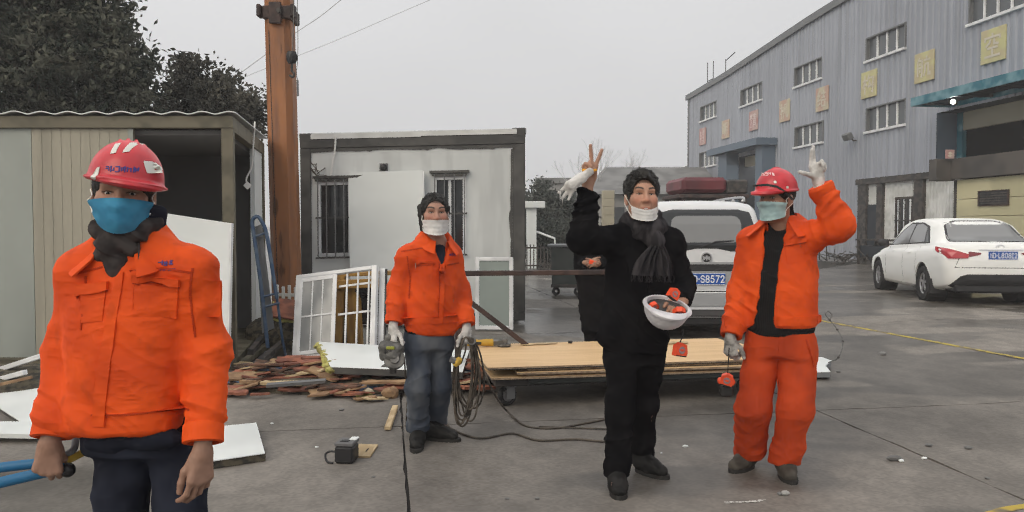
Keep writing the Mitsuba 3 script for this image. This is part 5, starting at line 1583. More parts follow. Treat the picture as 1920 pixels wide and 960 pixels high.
for side in ('left', 'right'):
    put(sd + '__window_seal', mdrape(body, ms, side, [(.98, 1.03), (3.20, .945), (3.05, 1.05), (2.72, 1.26), (2.35, 1.40), (1.75, 1.40), (1.38, 1.33)], .004, .06), 'car_black')
    put(sd + '__side_window', mdrape(body, ms, side, [(1.28, 1.05), (2.02, 1.005), (2.02, 1.365), (1.75, 1.375), (1.45, 1.31)], .0075, .06), 'car_glass_rear')
    put(sd + '__side_window', mdrape(body, ms, side, [(2.09, 1.0), (3.06, .965), (2.68, 1.24), (2.33, 1.37), (2.09, 1.37)], .0075, .06), 'car_glass_rear')
    put(sd + '__side_window', mdrape(body, ms, side, [(1.06, 1.045), (1.22, 1.05), (1.40, 1.30)], .0075, .06), 'car_glass')
    for y in (1.72, 2.72):
        put(sd + '__door_handle', mdrape(body, ms, side, rsq(-.11, .80, .11, .835, .012) if False else [(y - .1, .825 + .02), (y + .1, .815 + .02), (y + .1, .845 + .02), (y - .1, .855 + .02)], .022, .03), 'car_white_dirty')
    for y in (1.36, 2.07, 3.12):
        put(sd + '__door_gap', mdrape(body, ms, side, [(y, .30), (y + .008, .30), (y + .008, .98), (y, .98)], .0012, .04), 'car_black')
    put(sd + '__sill', mdrape(body, ms, side, [(1.42, .19), (3.28, .19), (3.28, .255), (1.42, .255)], .006, .08), 'car_black')
for s in (-1, 1):
    f = lambda pts: [(s * a, b) for a, b in pts]
    put(sd + '__tail_lamp', mdrape(body, ms, 'rear', f([(.50, .865), (.875, .985), (.90, .92), (.80, .79), (.52, .80)]), .026, .02), 'lamp_red')
    put(sd + '__tail_lamp', mdrape(body, ms, 'rear', f([(.30, .885), (.496, .91), (.496, .82), (.33, .855)]), .014, .03), 'lamp_dark_red')
    put(sd + '__mirror', moved(sdf_mesh(ell((s * 1.0, 2.92, 1.0), (.105, .06, .072)), (s * 1.0 - .14, 2.8, .9), (s * 1.0 + .14, 3.04, 1.1), .012), ms), 'car_black', True)
    put(sd + '__mirror_arm', moved(bx(min(s * .82, s * .95), max(s * .82, s * .95), 2.93, 2.97, .95, .98, .005), ms), 'car_black')
    put(sd + '__mud_flap', moved(bx(s * .78 - .1, s * .78 + .1, .60, .615, .16, .42, .004), ms), 'car_black')
put(sd + '__bumper', mdrape(body, ms, 'rear', [(-.80, .30), (-.62, .50), (-.52, .53), (.52, .53), (.62, .50), (.80, .30), (.74, .26), (-.74, .26)], .012, .04), 'car_black')
put(sd + '__bumper_skirt', moved(bx(-.70, .70, .03, .5, .22, .36, .05), ms), 'car_black')
put(sd + '__exhaust', moved(trimesh.creation.cylinder(.03, .2, sections=14), ms @ euler((.5, .06, .26), 90)), 'chrome')
put(sd + '__boot_gap', mdrape(body, ms, 'rear', unary_union([Polygon([(-.70, .635), (.70, .635), (.70, .645), (-.70, .645)]), Polygon([(-.71, .635), (-.70, .635), (-.64, .80), (-.65, .80)]), Polygon([(.71, .635), (.70, .635), (.64, .80), (.65, .80)])]), .0015, .05), 'car_black')
put(sd + '__boot_trim', mdrape(body, ms, 'rear', [(-.34, .925), (.34, .925), (.34, .945), (-.34, .945)], .012, .04), 'chrome')
hit = body.ray.intersects_location([[.02, -3, .84]], [[0, 1, 0]], multiple_hits=False)[0][0]
platetext(sd, sd, ms, (.02, hit[1] - .006, .845), 'D·L808I2', .44, .14)
hit = body.ray.intersects_location([[.0, -3, .985]], [[0, 1, 0]], multiple_hits=False)[0][0]
em = lathe([(.050, -.004), (.060, -.004), (.060, .004), (.050, .004)], 28)
put(sd + '__emblem', join([moved(em, ms @ euler((0, hit[1] - .008, .985), 72) @ np.diag([1.15, .62, 1, 1])), moved(prism(strokes([[(-.03, -.014), (-.03, .014)], [(-.03, 0), (-.01, .014)], [(-.03, 0), (-.01, -.014)], [(.0, -.014), (.0, .014)], [(.012, -.014), (.024, .014), (.036, -.014)]], .006).geoms[0], -.004, 0), ms @ euler((0, hit[1] - .006, .985)))]), 'chrome')

# white van, seen from behind
vn = thing('van', 'white minivan with a blue number plate seen from behind between the two men', 'van')
mv = frame(unit(V(1, -.035, 0)), unit(V(.035, 1, 0)), (0, 0, 1), (2.40, 9.80, 0.0))
tab = [(0.00, .36, .60, .70, .66, .98, .54, 1.20), (.05, .30, .72, .79, .74, 1.06, .58, 1.45), (.14, .27, .77, .82, .77, 1.08, .605, 1.64), (.35, .25, .785, .835, .785, 1.085, .62, 1.72), (.9, .23, .79, .84, .79, 1.08, .63, 1.752), (2.0, .22, .79, .84, .79, 1.06, .63, 1.755),
       (2.8, .22, .79, .84, .79, 1.04, .61, 1.70), (3.2, .22, .79, .84, .78, 1.03, .59, 1.50), (3.7, .23, .785, .83, .76, 1.0, .60, 1.06), (4.1, .25, .75, .80, .66, .86, .5, .90), (4.3, .32, .6, .66, .5, .7, .4, .73)]
body = carbody(tab, 90)
R2 = .30
cuts = [trimesh.creation.cylinder(R2 + .05, .5, sections=36).apply_transform(euler((s * .86, y, R2), 0, 90)) for s in (-1, 1) for y in (.85, 3.45)]
put(vn + '__body', moved(cut(body, cuts), mv), 'van_silver', 32)
tyre_set(vn, mv, [(s * .72, y) for s in (-1, 1) for y in (.85, 3.45)], R2, .19, None, 5)
RW = [(-.62, 1.115), (-.30, 1.115), (-.13, 1.15), (.13, 1.15), (.30, 1.115), (.62, 1.115), (.64, 1.25), (.545, 1.60), (.40, 1.635), (-.40, 1.635), (-.545, 1.60), (-.64, 1.25)]
put(vn + '__rear_window', mdrape(body, mv, 'rear', RW, .006, .05), 'car_glass')
put(vn + '__rear_window_sky_sheen', mdrape(body, mv, 'rear', rsq(-.43, 1.225, .43, 1.555, .10), .0085, .05), 'car_glass_rear')  # paler patch on the glass: sky reflection put into its colour
put(vn + '__wiper', moved(tube([(-.08, .02, 1.17), (.12, .035, 1.235), (.33, .05, 1.245)], .011, 6), mv @ euler((0, -.045, 0))), 'car_black')
for side in ('left', 'right'):
    put(vn + '__side_window', mdrape(body, mv, side, [(.35, 1.12), (1.15, 1.12), (1.15, 1.56), (.55, 1.56)], .006, .08), 'car_glass')
    put(vn + '__side_window', mdrape(body, mv, side, [(1.25, 1.12), (2.15, 1.11), (2.15, 1.57), (1.25, 1.57)], .006, .08), 'car_glass')
    put(vn + '__side_window', mdrape(body, mv, side, [(2.25, 1.11), (3.25, 1.10), (2.85, 1.48), (2.25, 1.56)], .006, .08), 'car_glass')
for s in (-1, 1):
    put(vn + '__roof_rail', moved(tube(smoothpath([(s * .57, .45, 1.752), (s * .575, .6, 1.80), (s * .58, 1.6, 1.812), (s * .575, 2.4, 1.795), (s * .57, 2.5, 1.75)], 6), .016, 8), mv), 'car_silver', True)
    put(vn + '__tail_lamp', mdrape(body, mv, 'rear', [(s * a, b) for a, b in ((.655, 1.10), (.775, 1.12), (.70, 1.55), (.66, 1.50))], .012, .04), 'lamp_red')
    put(vn + '__reflector', mdrape(body, mv, 'rear', [(s * a, b) for a, b in ((.48, .46), (.66, .46), (.66, .50), (.48, .50))], .006, .04), 'lamp_red')
put(vn + '__plate_recess', mdrape(body, mv, 'rear', [(-.40, .70), (.40, .70), (.43, .86), (-.43, .86)], .003, .05), 'car_silver')
put(vn + '__tailgate_grip', mdrape(body, mv, 'rear', [(-.50, .872), (.50, .872), (.47, .945), (.30, .955), (-.30, .955), (-.47, .945)], .014, .04), 'car_black')
put(vn + '__tailgate_trim', mdrape(body, mv, 'rear', [(-.52, .957), (.52, .957), (.52, .985), (-.52, .985)], .018, .04), 'car_silver')
put(vn + '__tailgate_gap', mdrape(body, mv, 'rear', unary_union([Polygon([(-.64, .615), (.64, .615), (.64, .625), (-.64, .625)]), Polygon([(-.65, .615), (-.64, .615), (-.655, 1.08), (-.665, 1.08)]), Polygon([(.65, .615), (.64, .615), (.655, 1.08), (.665, 1.08)])]), .002, .05), 'car_black')
put(vn + '__bumper', mdrape(body, mv, 'rear', rsq(-.69, .44, .69, .60, .03), .03, .05), 'car_silver')
put(vn + '__bumper_step', mdrape(body, mv, 'rear', [(-.68, .40), (.68, .40), (.68, .425), (-.68, .425)], .034, .05), 'van_silver')
put(vn + '__lower_bumper', mdrape(body, mv, 'rear', [(-.66, .30), (.66, .30), (.68, .39), (-.68, .39)], .014, .05), 'grey_plastic')
put(vn + '__tow_eye', moved(trimesh.creation.torus(.025, .008), mv @ euler((.28, -.02, .33), 90)), 'dark_steel')
put(vn + '__exhaust', moved(trimesh.creation.cylinder(.025, .25, sections=14), mv @ euler((.42, .02, .22), 90)), 'dark_steel')
put(vn + '__underside', moved(bx(-.66, .66, .1, 4.1, .18, .3, .04), mv), 'car_black')
platetext(vn, vn, mv, (0, body.ray.intersects_location([[0, -3, .775]], [[0, 1, 0]], multiple_hits=False)[0][0][1] - .008, .775), 'D·S8572', .46, .145)
hz_ = body.ray.intersects_location([[0, -3, 1.03]], [[0, 1, 0]], multiple_hits=False)[0][0]
eo = (0, hz_[1] - .012, 1.035)
put(vn + '__emblem', join([moved(lathe([(.055, -.006), (.068, -.006), (.068, .006), (.055, .006)], 32), mv @ euler(eo, 90)), *[moved(prism(Polygon([(-.042 * q, -.036), (-.006 * q, -.008), (-.012 * q, .012), (-.046 * q, .024)]), -.006, .004), mv @ euler(eo)) for q in (1, -1)],
                           moved(prism(Polygon([(-.008, -.03), (.008, -.03), (.012, .03), (-.012, .03)]), -.006, .004), mv @ euler(eo))]), 'chrome')
put(vn + '__emblem_ground', moved(trimesh.creation.cylinder(.054, .004, sections=24), mv @ euler((0, eo[1] + .004, eo[2]), 90)), 'car_black')
# ------------------------------------------------------------------ people
from scipy import ndimage


def smooth01(a, b, x):
    t = np.clip((x - a) / (b - a), 0, 1)
    return t * t * (3 - 2 * t)


def face_sdf(open_eyes=1.0):
    parts = [ell((0, -.012, .045), (.077, .098, .083)), ell((0, .022, -.022), (.0655, .066, .088)),
             rc((0, .030, -.058), (0, .064, -.096), .043, .021), rc((.040, .012, -.052), (.018, .058, -.092), .027, .019), rc((-.040, .012, -.052), (-.018, .058, -.092), .027, .019),
             ell((.043, .052, -.012), (.024, .024, .022)), ell((-.043, .052, -.012), (.024, .024, .022)),
             rc((-.036, .074, .037), (.036, .074, .037), .011, .011)]
    base = U(parts, .022)
    nose = U([rc((0, .080, .026), (0, .102, -.020), .0075, .0125), ell((.012, .092, -.024), (.0095, .012, .008)), ell((-.012, .092, -.024), (.0095, .012, .008))], .010)
    lips = U([rc((-.018, .082, -.0565), (.018, .082, -.0565), .0055, .0055), rc((-.015, .081, -.0655), (.015, .081, -.0655), .0065, .0065)], .004)
    ears = [ell((s * .079, -.012, .0), (.0085, .021, .033)) for s in (1, -1)]
    lobes = [ell((s * .078, -.002, -.026), (.007, .010, .010)) for s in (1, -1)]
    conch = [ell((s * .089, -.007, .002), (.007, .010, .017)) for s in (1, -1)]
    sock = [ell((s * .031, .094, .0145), (.0185, .019, .0115)) for s in (1, -1)]
    slit = [ell((s * .0315, .084, .0135), (.0148, .020, .0042 * open_eyes)) for s in (1, -1)]
    lids = [ell((s * .031, .0615, .0135), (.0150, .0148, .0132)) for s in (1, -1)]
    neck = rc((0, -.022, -.06), (0, -.045, -.19), .055, .062)

    def f(p):
        d = smin(base(p), nose(p), .012)
        for q in sock:
            d = smax(d, -q(p), .012)
        for q in lids:
            d = smin(d, q(p), .005)
        for q in slit:
            d = smax(d, -q(p), .0015)
        d = smin(d, lips(p), .006)
        for q, l, c in zip(ears, lobes, conch):
            d = smin(d, smax(smin(q(p), l(p), .008), -c(p), .005), .008)
        return smin(d, neck(p), .03)
    return f


HEADS = {}


def head_mesh(open_eyes):
    if open_eyes not in HEADS:
        HEADS[open_eyes] = sdf_mesh(face_sdf(open_eyes), (-.10, -.125, -.20), (.10, .125, .14), .0030)
    return HEADS[open_eyes]


def skin_colours(q, tone, smile):
    """Vertex colours for points in the head's own frame."""
    x, y, z = np.abs(q[:, 0]), q[:, 1], q[:, 2]
    tone = V(*tone)
    c = np.tile(tone, (len(q), 1))
    n = meshkit.fbm(q * 90, 3, 4)[:, None] - .5
    c *= 1 + .22 * n
    fr = smooth01(.02, .06, y)[:, None]
    red = np.exp(-(((x - .042) / .022) ** 2 + ((z + .018) / .022) ** 2)) + .8 * np.exp(-((x / .014) ** 2 + ((z + .022) / .018) ** 2))
    c *= 1 + fr * (red[:, None] * V(.10, -.12, -.14))
    beard = np.exp(-((z + .085) / .035) ** 2)[:, None] * fr
    c *= 1 - .18 * beard
    lip = (np.exp(-((z + .061) / .0075) ** 4) * np.exp(-(x / .024) ** 4))[:, None] * smooth01(.07, .078, y)[:, None]
    c = c * (1 - lip) + lip * tone * V(.80, .50, .50)
    bz = .0375 + .006 * np.sin(np.clip((x - .014) / .042, 0, 1) * np.pi * .85) + .0015
    brow = smooth01(.0065, .0035, np.abs(z - bz + .0 * x)) * smooth01(.011, .015, x) * smooth01(.056, .048, x) * smooth01(.04, .05, y)
    lid = smooth01(.0030, .0015, np.abs(z - (.0185 - 9.0 * (x - .0315) ** 2))) * smooth01(.0145, .0165, x) * smooth01(.049, .046, x) * smooth01(.04, .05, y)
    dark = np.clip(brow * .92 + lid * .75, 0, 1)[:, None]
    c = c * (1 - dark) + dark * V(.012, .010, .009)
    crease = np.exp(-((x - (.026 - .35 * (z + .03))) / .0028) ** 2) * smooth01(-.062, -.05, z) * smooth01(-.018, -.03, z) * (.55 if smile else .25)
    c *= 1 - (crease[:, None] * fr) * .5
    scalp = smooth01(.075, .085, z + .35 * np.minimum(y, .03))[:, None]
    return np.clip(c * (1 - .75 * scalp), .004, .9)


FING = [((.0285, .087), (.041, .026, .021), .0092, 4), ((.0085, .092), (.046, .029, .022), .0095, 1), ((-.0115, .088), (.042, .027, .021), .0090, -3), ((-.0300, .079), (.033, .021, .019), .0080, -8)]


def hand_sdf(curls, spreads=(0, 0, 0, 0), thumb=((.55, .62, .35), (.3, .95, .25), (.15, 1, .2)), fat=1.0):
    """A right hand: wrist at the origin, fingers along +y, palm towards +z, thumb towards +x. curls: three angles in degrees per finger."""
    palm = [rc((0.010, .005, 0), (.0285, .086, 0), .0175 * fat, .0125 * fat), rc((0, .0, 0), (.0085, .090, 0), .018 * fat, .0125 * fat), rc((-.008, .005, 0), (-.0115, .086, 0), .0175 * fat, .012 * fat),
            rc((-.014, .01, 0), (-.030, .077, 0), .0165 * fat, .0112 * fat), ell((.020, .034, .010), (.018, .028, .012)), ell((-.018, .030, .008), (.014, .028, .011)), rc((0, -.05, 0), (0, .01, 0), .0255 * fat, .024 * fat)]
    pf = U(palm, .014)
    chains = []
    for (b, ls, r, sp0), cu, sp in zip(FING, curls, spreads):
        a = math.radians(sp0 + sp)
        d0 = V(math.sin(a), math.cos(a), 0)
        p = V(b[0], b[1], 0)
        th, rr = 0, r * fat
        seg = [rc(p - d0 * .012, p, rr * 1.05, rr * 1.05)]
        for L, c in zip(ls, cu):
            th += math.radians(c)
            q = p + (d0 * math.cos(th) + V(0, 0, 1) * math.sin(th)) * L
            seg.append(rc(p, q, rr, rr * .92))
            p, rr = q, rr * .93
        chains.append(U(seg, .004))
    p = V(.020, .022, .006)
    seg, rr = [], .0135 * fat
    for d, L in zip(thumb, (.046, .034, .028)):
        q = p + unit(d) * L
        seg.append(rc(p, q, rr, rr * .85))
        p, rr = q, rr * .87
    chains.append(U(seg, .006))

    def f(p):
        d = pf(p)
        e = chains[0](p)
        for c in chains[1:]:
            e = smin(e, c(p), .0022)
        return smin(d, e, .008)
    return f


def make_hand(side, wrist, fdir, pdir, curls, spreads=(0, 0, 0, 0), fat=1.0, res=.0028, **kw):
    me = sdf_mesh(hand_sdf(curls, spreads, fat=fat, **kw), (-.085, -.08, -.075), (.125, .215, .115), res)
    y = unit(fdir)
    z = unit(V(*pdir) - y * (V(*pdir) @ y))
    x = np.cross(y, z)
    if side == 'L':
        me = trimesh.Trimesh(me.vertices * V(-1, 1, 1), me.faces[:, ::-1], process=False)
    me.apply_transform(frame(x, y, z, wrist))
    return me


RELAX = [(22, 28, 18), (26, 32, 20), (30, 34, 22), (34, 34, 22)]
FIST = [(72, 88, 50), (76, 90, 50), (78, 90, 50), (80, 88, 50)]


def wrinkled(me, segs, seed, base=.002):
    """Cloth folds: each segment (a, b, reach, amplitude, folds per metre, slant) wrinkles the cloth round it across its length."""
    v = me.vertices
    num, den = np.zeros(len(v)), np.full(len(v), 1e-4)
    for k, (a, b, reach, amp, fq, slant) in enumerate(segs):
        a, b = V(*a), V(*b)
        L = np.linalg.norm(b - a)
        d = (b - a) / L
        s = (v - a) @ d
        t = np.clip(s, 0, L)
        pr = v - a - t[:, None] * d
        dist = np.linalg.norm(pr, axis=1)
        w = np.exp(-np.maximum(dist - reach * .6, 0) / (reach * .35)) * np.exp(-np.maximum(np.abs(s - L / 2) - L / 2, 0) / .06)
        q = np.column_stack([s * fq, pr * fq * .33])
        q[:, 0] += slant * pr[:, 0] * fq
        warp = meshkit.fbm(np.column_stack([s, pr[:, 0], pr[:, 1]]) * fq * .30 + seed, 2, seed + 9)
        q[:, 0] += 1.5 * warp
        n1 = meshkit.noise(q[:, [0, 1, 2]] + q[:, [3]] * V(0, .7, .7), seed + k)
        n2 = meshkit.noise(q[:, [0, 1, 2]] * V(1.9, 1.5, 1.5) + 7.7, seed + 31 + k)
        rid = (1 - np.abs(2 * n1 - 1)) ** 1.6 - .45 + .4 * ((1 - np.abs(2 * n2 - 1)) ** 1.5 - .45)
        num += w * amp * rid
        den += w
    out = 1.85 * num / np.maximum(den, .35)
    out += base * (meshkit.fbm(v * 24, 3, seed + 3) - .5) * 2
    return displaced(me, out)


def torso_frame(J):
    z = unit(J['neck'] - J['pelvis'])
    x = J['shR'] - J['shL']
    x = unit(x - z * (x @ z))
    return frame(x, np.cross(z, x), z, J['pelvis'])


def bounds(ps, r):
    ps = np.array(ps)
    return ps.min(0) - r, ps.max(0) + r


def pxp(pts, Y):
    """A polygon of the photograph's points at the distance Y, in the upright plane (x, z)."""
    return Polygon([at(a, b, Y)[[0, 2]] for a, b in pts]).buffer(0)


def pdrape(me, pts, Y, th, step=.010, sm=0, sink=.002):
    pg = pts if hasattr(pts, 'area') else pxp(pts, Y)
    return drape(me, pg, (0, 0, 0), (1, 0, 0), (0, 0, 1), th, step, 0.0, sink, sm)


def line_strip(pts, w):
    from shapely.geometry import LineString
    return LineString(pts).buffer(w / 2, cap_style='flat')


class Person:
    def __init__(self, label, J, headdir, headup=(0, 0, 1), hs=1.06, tone=(.36, .205, .135), eyes=1.0, smile=False, group=None):
        self.key = thing('person', label, 'person', group)
        self.J = J
        self.M = torso_frame(J)
        f = unit(headdir)
        u = V(*headup)
        u = unit(u - f * (u @ f))
        self.H = frame(np.cross(f, u) * hs, f * hs, u * hs, J['head'])
        self.tone, self.eyes, self.smile = tone, eyes, smile
        self.headm = head_mesh(eyes)
        self.bodyparts = []

    def k(self, part):
        return f'{self.key}__{part}'

    def head_world(self):
        m = self.headm.copy()
        m.apply_transform(self.H)
        return m

    def body(self, hands):
        """The whole figure under the clothes as one skin: head, trunk, limbs and bare hands."""
        J = self.J
        zs = [-.06, .04, .18, .36, .46, np.linalg.norm(J['neck'] - J['pelvis'])]
        tr = loft(self.M, zs, [0] * 6, [0] * 6, [.10, .12, .13, .15, .14, .055], [.06, .075, .085, .09, .07, .05], 2.2, .03)
        ps = [tr, rc(J['neck'] - V(0, 0, .04), J['head'] + self.H[:3, :3] @ V(0, -.02, -.05), .055, .05)]
        for s in 'RL':
            ps += [rc(J['sh' + s], J['el' + s], .045, .036), rc(J['el' + s], J['wr' + s], .036, .024), rc(J['hip' + s], J['kn' + s], .058, .048), rc(J['kn' + s], J['an' + s], .048, .032),
                   rc(J['an' + s], J['toe' + s] * .55 + J['an' + s] * .45 - V(0, 0, .02), .032, .028)]
        lo, hi = bounds(list(J.values()), .14)
        b = sdf_mesh(U(ps, .03), lo, hi, .012, 3)
        me = unioned([self.head_world(), b] + hands)
        q = np.column_stack([me.vertices, np.ones(len(me.vertices))]) @ np.linalg.inv(self.H).T
        inside = (np.abs(q[:, 0]) < .1) & (np.abs(q[:, 1]) < .13) & (q[:, 2] > -.13) & (q[:, 2] < .15)
        c = np.tile(V(*self.tone) * .88, (len(q), 1)) * (1 + .25 * (meshkit.fbm(me.vertices * 70, 3, 8)[:, None] - .5))
        c[inside] = skin_colours(q[inside, :3], self.tone, self.smile)
        put(self.k('body'), me, 'skin', True, color=c)
        for s in (1, -1):
            ek = put(self.k('eye'), moved(trimesh.creation.icosphere(2, .0122), self.H @ euler((s * .031, .0618, .0135))), 'eye_white', True)
            put(ek + '__iris', moved(trimesh.creation.icosphere(2, .0062), self.H @ euler((s * .031, .0690, .0128))), 'iris', True)

    def jacket(self, prof, arms, V_neck=None, opening=None, res=.007, mname='hi_vis_orange', extra=(), folds=None, seed=1, part='jacket', e=2.3, kk=.05, flat=.02):
        """prof: rows (z, half width, half depth, shift forward) in the trunk's frame; arms: radii shoulder, elbow, cuff per side with how far the cuff runs past the wrist."""
        J, M = self.J, self.M
        p = np.array(prof)
        Ln = np.linalg.norm(J['neck'] - J['pelvis'])
        p[:, 0] = np.where(p[:, 0] > 0, p[:, 0] * (Ln + .02) / p[-1, 0], p[:, 0])
        tr = loft(M, p[:, 0], 0 * p[:, 0], p[:, 3], p[:, 1], p[:, 2], e, flat)
        nk = J['neck'] - M[:3, 2] * .035 - M[:3, 1] * .01
        extra = list(extra) + [rc(nk + (J['sh' + s] - nk) * .34 + M[:3, 2] * .012, J['sh' + s], .066, arms[s][0] * .90) for s in 'RL']
        Mi = np.linalg.inv(M).astype(F)
        armf, segs, pts = [], [], []
        for s in 'RL':
            if s not in arms:
                continue
            r0, r1, r2, past = arms[s]
            w = J['wr' + s] + unit(J['wr' + s] - J['el' + s]) * past
            armf.append(U([rc(J['sh' + s], J['el' + s], r0, r1), rc(J['el' + s], w, r1, r2)], .045))
            d = unit(w - J['el' + s])
            armf[-1] = (lambda g, w=w, d=d: (lambda q: smax(g(q), ((q - w.astype(F)) @ d.astype(F)), .008)))(armf[-1])
            segs += [(J['sh' + s], J['el' + s], r0, .010, 13, .3), (J['el' + s], w, r1, .012, 17, -.4)]
            pts += [J['sh' + s], J['el' + s], w]
        body = [tr] + list(extra)

        def f(q):
            d = body[0](q)
            for g in body[1:]:
                d = smin(d, g(q), .05)
            for g in armf:
                d = smin(d, g(q), kk)
            l = q @ Mi[:3, :3].T + Mi[:3, 3]
            if V_neck:
                x0, z0, sl = V_neck
                w_ = np.maximum(np.abs(l[:, 0] - x0) - (l[:, 2] - z0) * sl, .02 - l[:, 1])
                d = smax(d, -w_ * .8, .008)
            if opening:
                z = l[:, 2]
                c = np.interp(z, opening[0], opening[1])
                hw = np.interp(z, opening[0], opening[2])
                inner = loft_in(q) + .016
                w_ = np.maximum(np.maximum(np.abs(l[:, 0] - c) - hw, -l[:, 1]), .0 * z)
                d = smax(d, -w_, .006)
                d = smax(d, -inner, .005)
            return d
        if opening:
            loft_in = U([tr] + list(extra), .05)
        zt, zb = p[-1, 0], p[0, 0]
        cs = [(M @ V(sx * p[:, 1].max(), sy * p[:, 2].max() * 1.3, z, 1))[:3] for sx in (-1, 1) for sy in (-1, 1) for z in (zb, zt)]
        lo, hi = bounds(pts + cs, .10)
        me = sdf_mesh(f, lo, hi, res)
        top = (M @ V(0, 0, zt * .8, 1))[:3]
        hem = (M @ V(0, 0, zb, 1))[:3]
        me0, zl = me.vertices.copy(), (np.column_stack([me.vertices, np.ones(len(me.vertices))]) @ np.linalg.inv(M).T)[:, 2]
        segs += folds if folds else [(hem, (M @ V(0, 0, zb + (zt - zb) * .45, 1))[:3], .18, .010, 11, .8), ((M @ V(0, 0, zb + (zt - zb) * .45, 1))[:3], top, .2, .005, 8, .9)]
        me = wrinkled(me, segs, seed)
        near = np.min([np.linalg.norm(me0 - J['wr' + s], axis=1) for s in 'RL'], axis=0)
        fac = np.where(near < .12, 1.0, smooth01(zb - .01, zb + .075, zl) * .75 + .25)[:, None]
        me = trimesh.Trimesh(me0 + (me.vertices - me0) * fac, me.faces, process=False)
        put(self.k(part), me, mname, True)
        self.jk = me
        return me

    def cuff(self, s, r, L, past, mname, part='cuff', th=.006):
        J = self.J
        w = J['wr' + s] + unit(J['wr' + s] - J['el' + s]) * past
        d = unit(w - J['el' + s])
        a = unit(np.cross(d, V(.3, .9, .2)))
        m = frame(a, np.cross(d, a), d, w - d * L)
        rng_ = np.random.default_rng(int(r * 1e4) + len(part))
        me = lathe([(r * .86, .004), (r * .90 + th, 0), (r + th, .006), (r + th, L * .5), (r + th, L), (r * .9, L + .003), (r * .78, L - .004), (r * .76, L * .5), (r * .86, .004)], 36)
        me = displaced(me, .003 * (meshkit.fbm(me.vertices * 40 + rng_.random() * 9, 3, 5) - .5))
        put(self.k(part), moved(me, m), mname, 50)

    def collar(self, zn, mname, back=.03, drop=.055, spread=1.0, rx=.078, ry=.080, cy=.0, front=158, tip=.03, part='collar'):
        M = self.M
        th = np.radians(np.linspace(-front, front, 45))
        rows_ = []
        for t in th:
            a = abs(t) / math.radians(front)
            dz = -drop * smooth01(.35, 1.0, np.array(a)) * 1.0
            rows_.append([])
            tp = tip * smooth01(.72, 1.0, np.array(a))
            for k, (dr_, z) in enumerate(((-.004, -.035), (0.0, .012), (.004, .026 + back * .3), (.014, .024 + back * .3), (.034 * spread, -.004), (.052 * spread + tp, -.032 - .5 * tp))):
                x, y = (rx + dr_) * math.sin(t), -(ry + dr_) * math.cos(t) + cy
                rows_[-1].append((M @ V(x, y, zn + z + float(dz) - .004 * math.cos(t * 9) * (k > 3), 1))[:3])
        g_ = np.array(rows_)
        n = np.cross(np.gradient(g_, axis=0), np.gradient(g_, axis=1))
        n /= np.linalg.norm(n, axis=2, keepdims=True) + 1e-9
        me = slabgrid(g_ + n * .0028, g_ - n * .0028)
        put(self.k(part), me, mname, 40)

    def sleeve_detail(self):
        pass

    def mask(self, z0, z1, phi, off, mname, ridge=0.0, pleat=0.0, sag=0.0, straps=True, part='face_mask'):
        """Laid round the lower face in the head's own frame: from height z0 up to z1, over +-phi degrees."""
        nu, nv = 41, 25
        ph = np.radians(np.linspace(-phi, phi, nu))
        r_ = np.zeros((nu, nv))
        zz = np.zeros((nu, nv))
        for i, p in enumerate(ph):
            a = abs(p) / math.radians(phi)
            top = z1 - (.010 + sag) * a ** 1.6
            bot = z0 + (.052 if ridge else .022) * a ** 1.7
            zz[i] = np.linspace(bot, top, nv)
        st = np.stack([np.sin(ph)[:, None] * .3 + 0 * zz, np.cos(ph)[:, None] * .3 + 0 * zz, zz], -1).reshape(-1, 3)
        di = np.stack([-np.sin(ph)[:, None] + 0 * zz, -np.cos(ph)[:, None] + 0 * zz, 0 * zz], -1).reshape(-1, 3)
        loc, ir, _ = self.headm.ray.intersects_location(st, di, multiple_hits=False)
        rr = np.full(len(st), .06)
        rr[ir] = np.linalg.norm(loc[:, :2], axis=1)
        rr = rr.reshape(nu, nv)
        rr = ndimage.grey_closing(rr, size=(15, 19), mode='nearest')
        rr = ndimage.gaussian_filter(rr, (2.2, 2.0), mode='nearest')
        a = np.abs(ph)[:, None] / math.radians(phi)
        t = np.linspace(0, 1, nv)[None]
        rr = rr + off + ridge * np.clip(1 - a * 1.15, 0, 1) * np.sin(np.pi * np.clip(t * .80 + .16, 0, 1)) + pleat * np.abs(((t * 3.6) % 1) - .5) * (1 - a ** 3)
        rr += .0016 * (meshkit.noise(np.stack([ph[:, None] * 9 + 0 * t, t * 7 + 0 * ph[:, None], 0 * rr], -1), 6) - .5)
        g_ = np.stack([np.sin(ph)[:, None] * rr, np.cos(ph)[:, None] * rr, zz], -1)
        nrm = g_ * V(1, 1, 0)
        nrm /= np.linalg.norm(nrm, axis=2, keepdims=True)
        me = moved(slabgrid(g_, g_ - nrm * .0022), self.H)
        k = put(self.k(part), me, mname, 40)
        if straps:
            for s, col in ((1, -1), (-1, 0)):
                for zi, ez in ((-2, .022), (2, -.022)):
                    e0 = g_[col, zi]
                    pts = [e0 + V(s * .001, 0, 0), V(s * .078, .022, (e0[2] + ez) / 2), V(s * .086, -.010, ez), V(s * .082, -.028, ez * .6)]
                    put(k + '__strap', moved(tube(smoothpath(pts, 5), .0020, 6), self.H), 'strap_white')
        return me

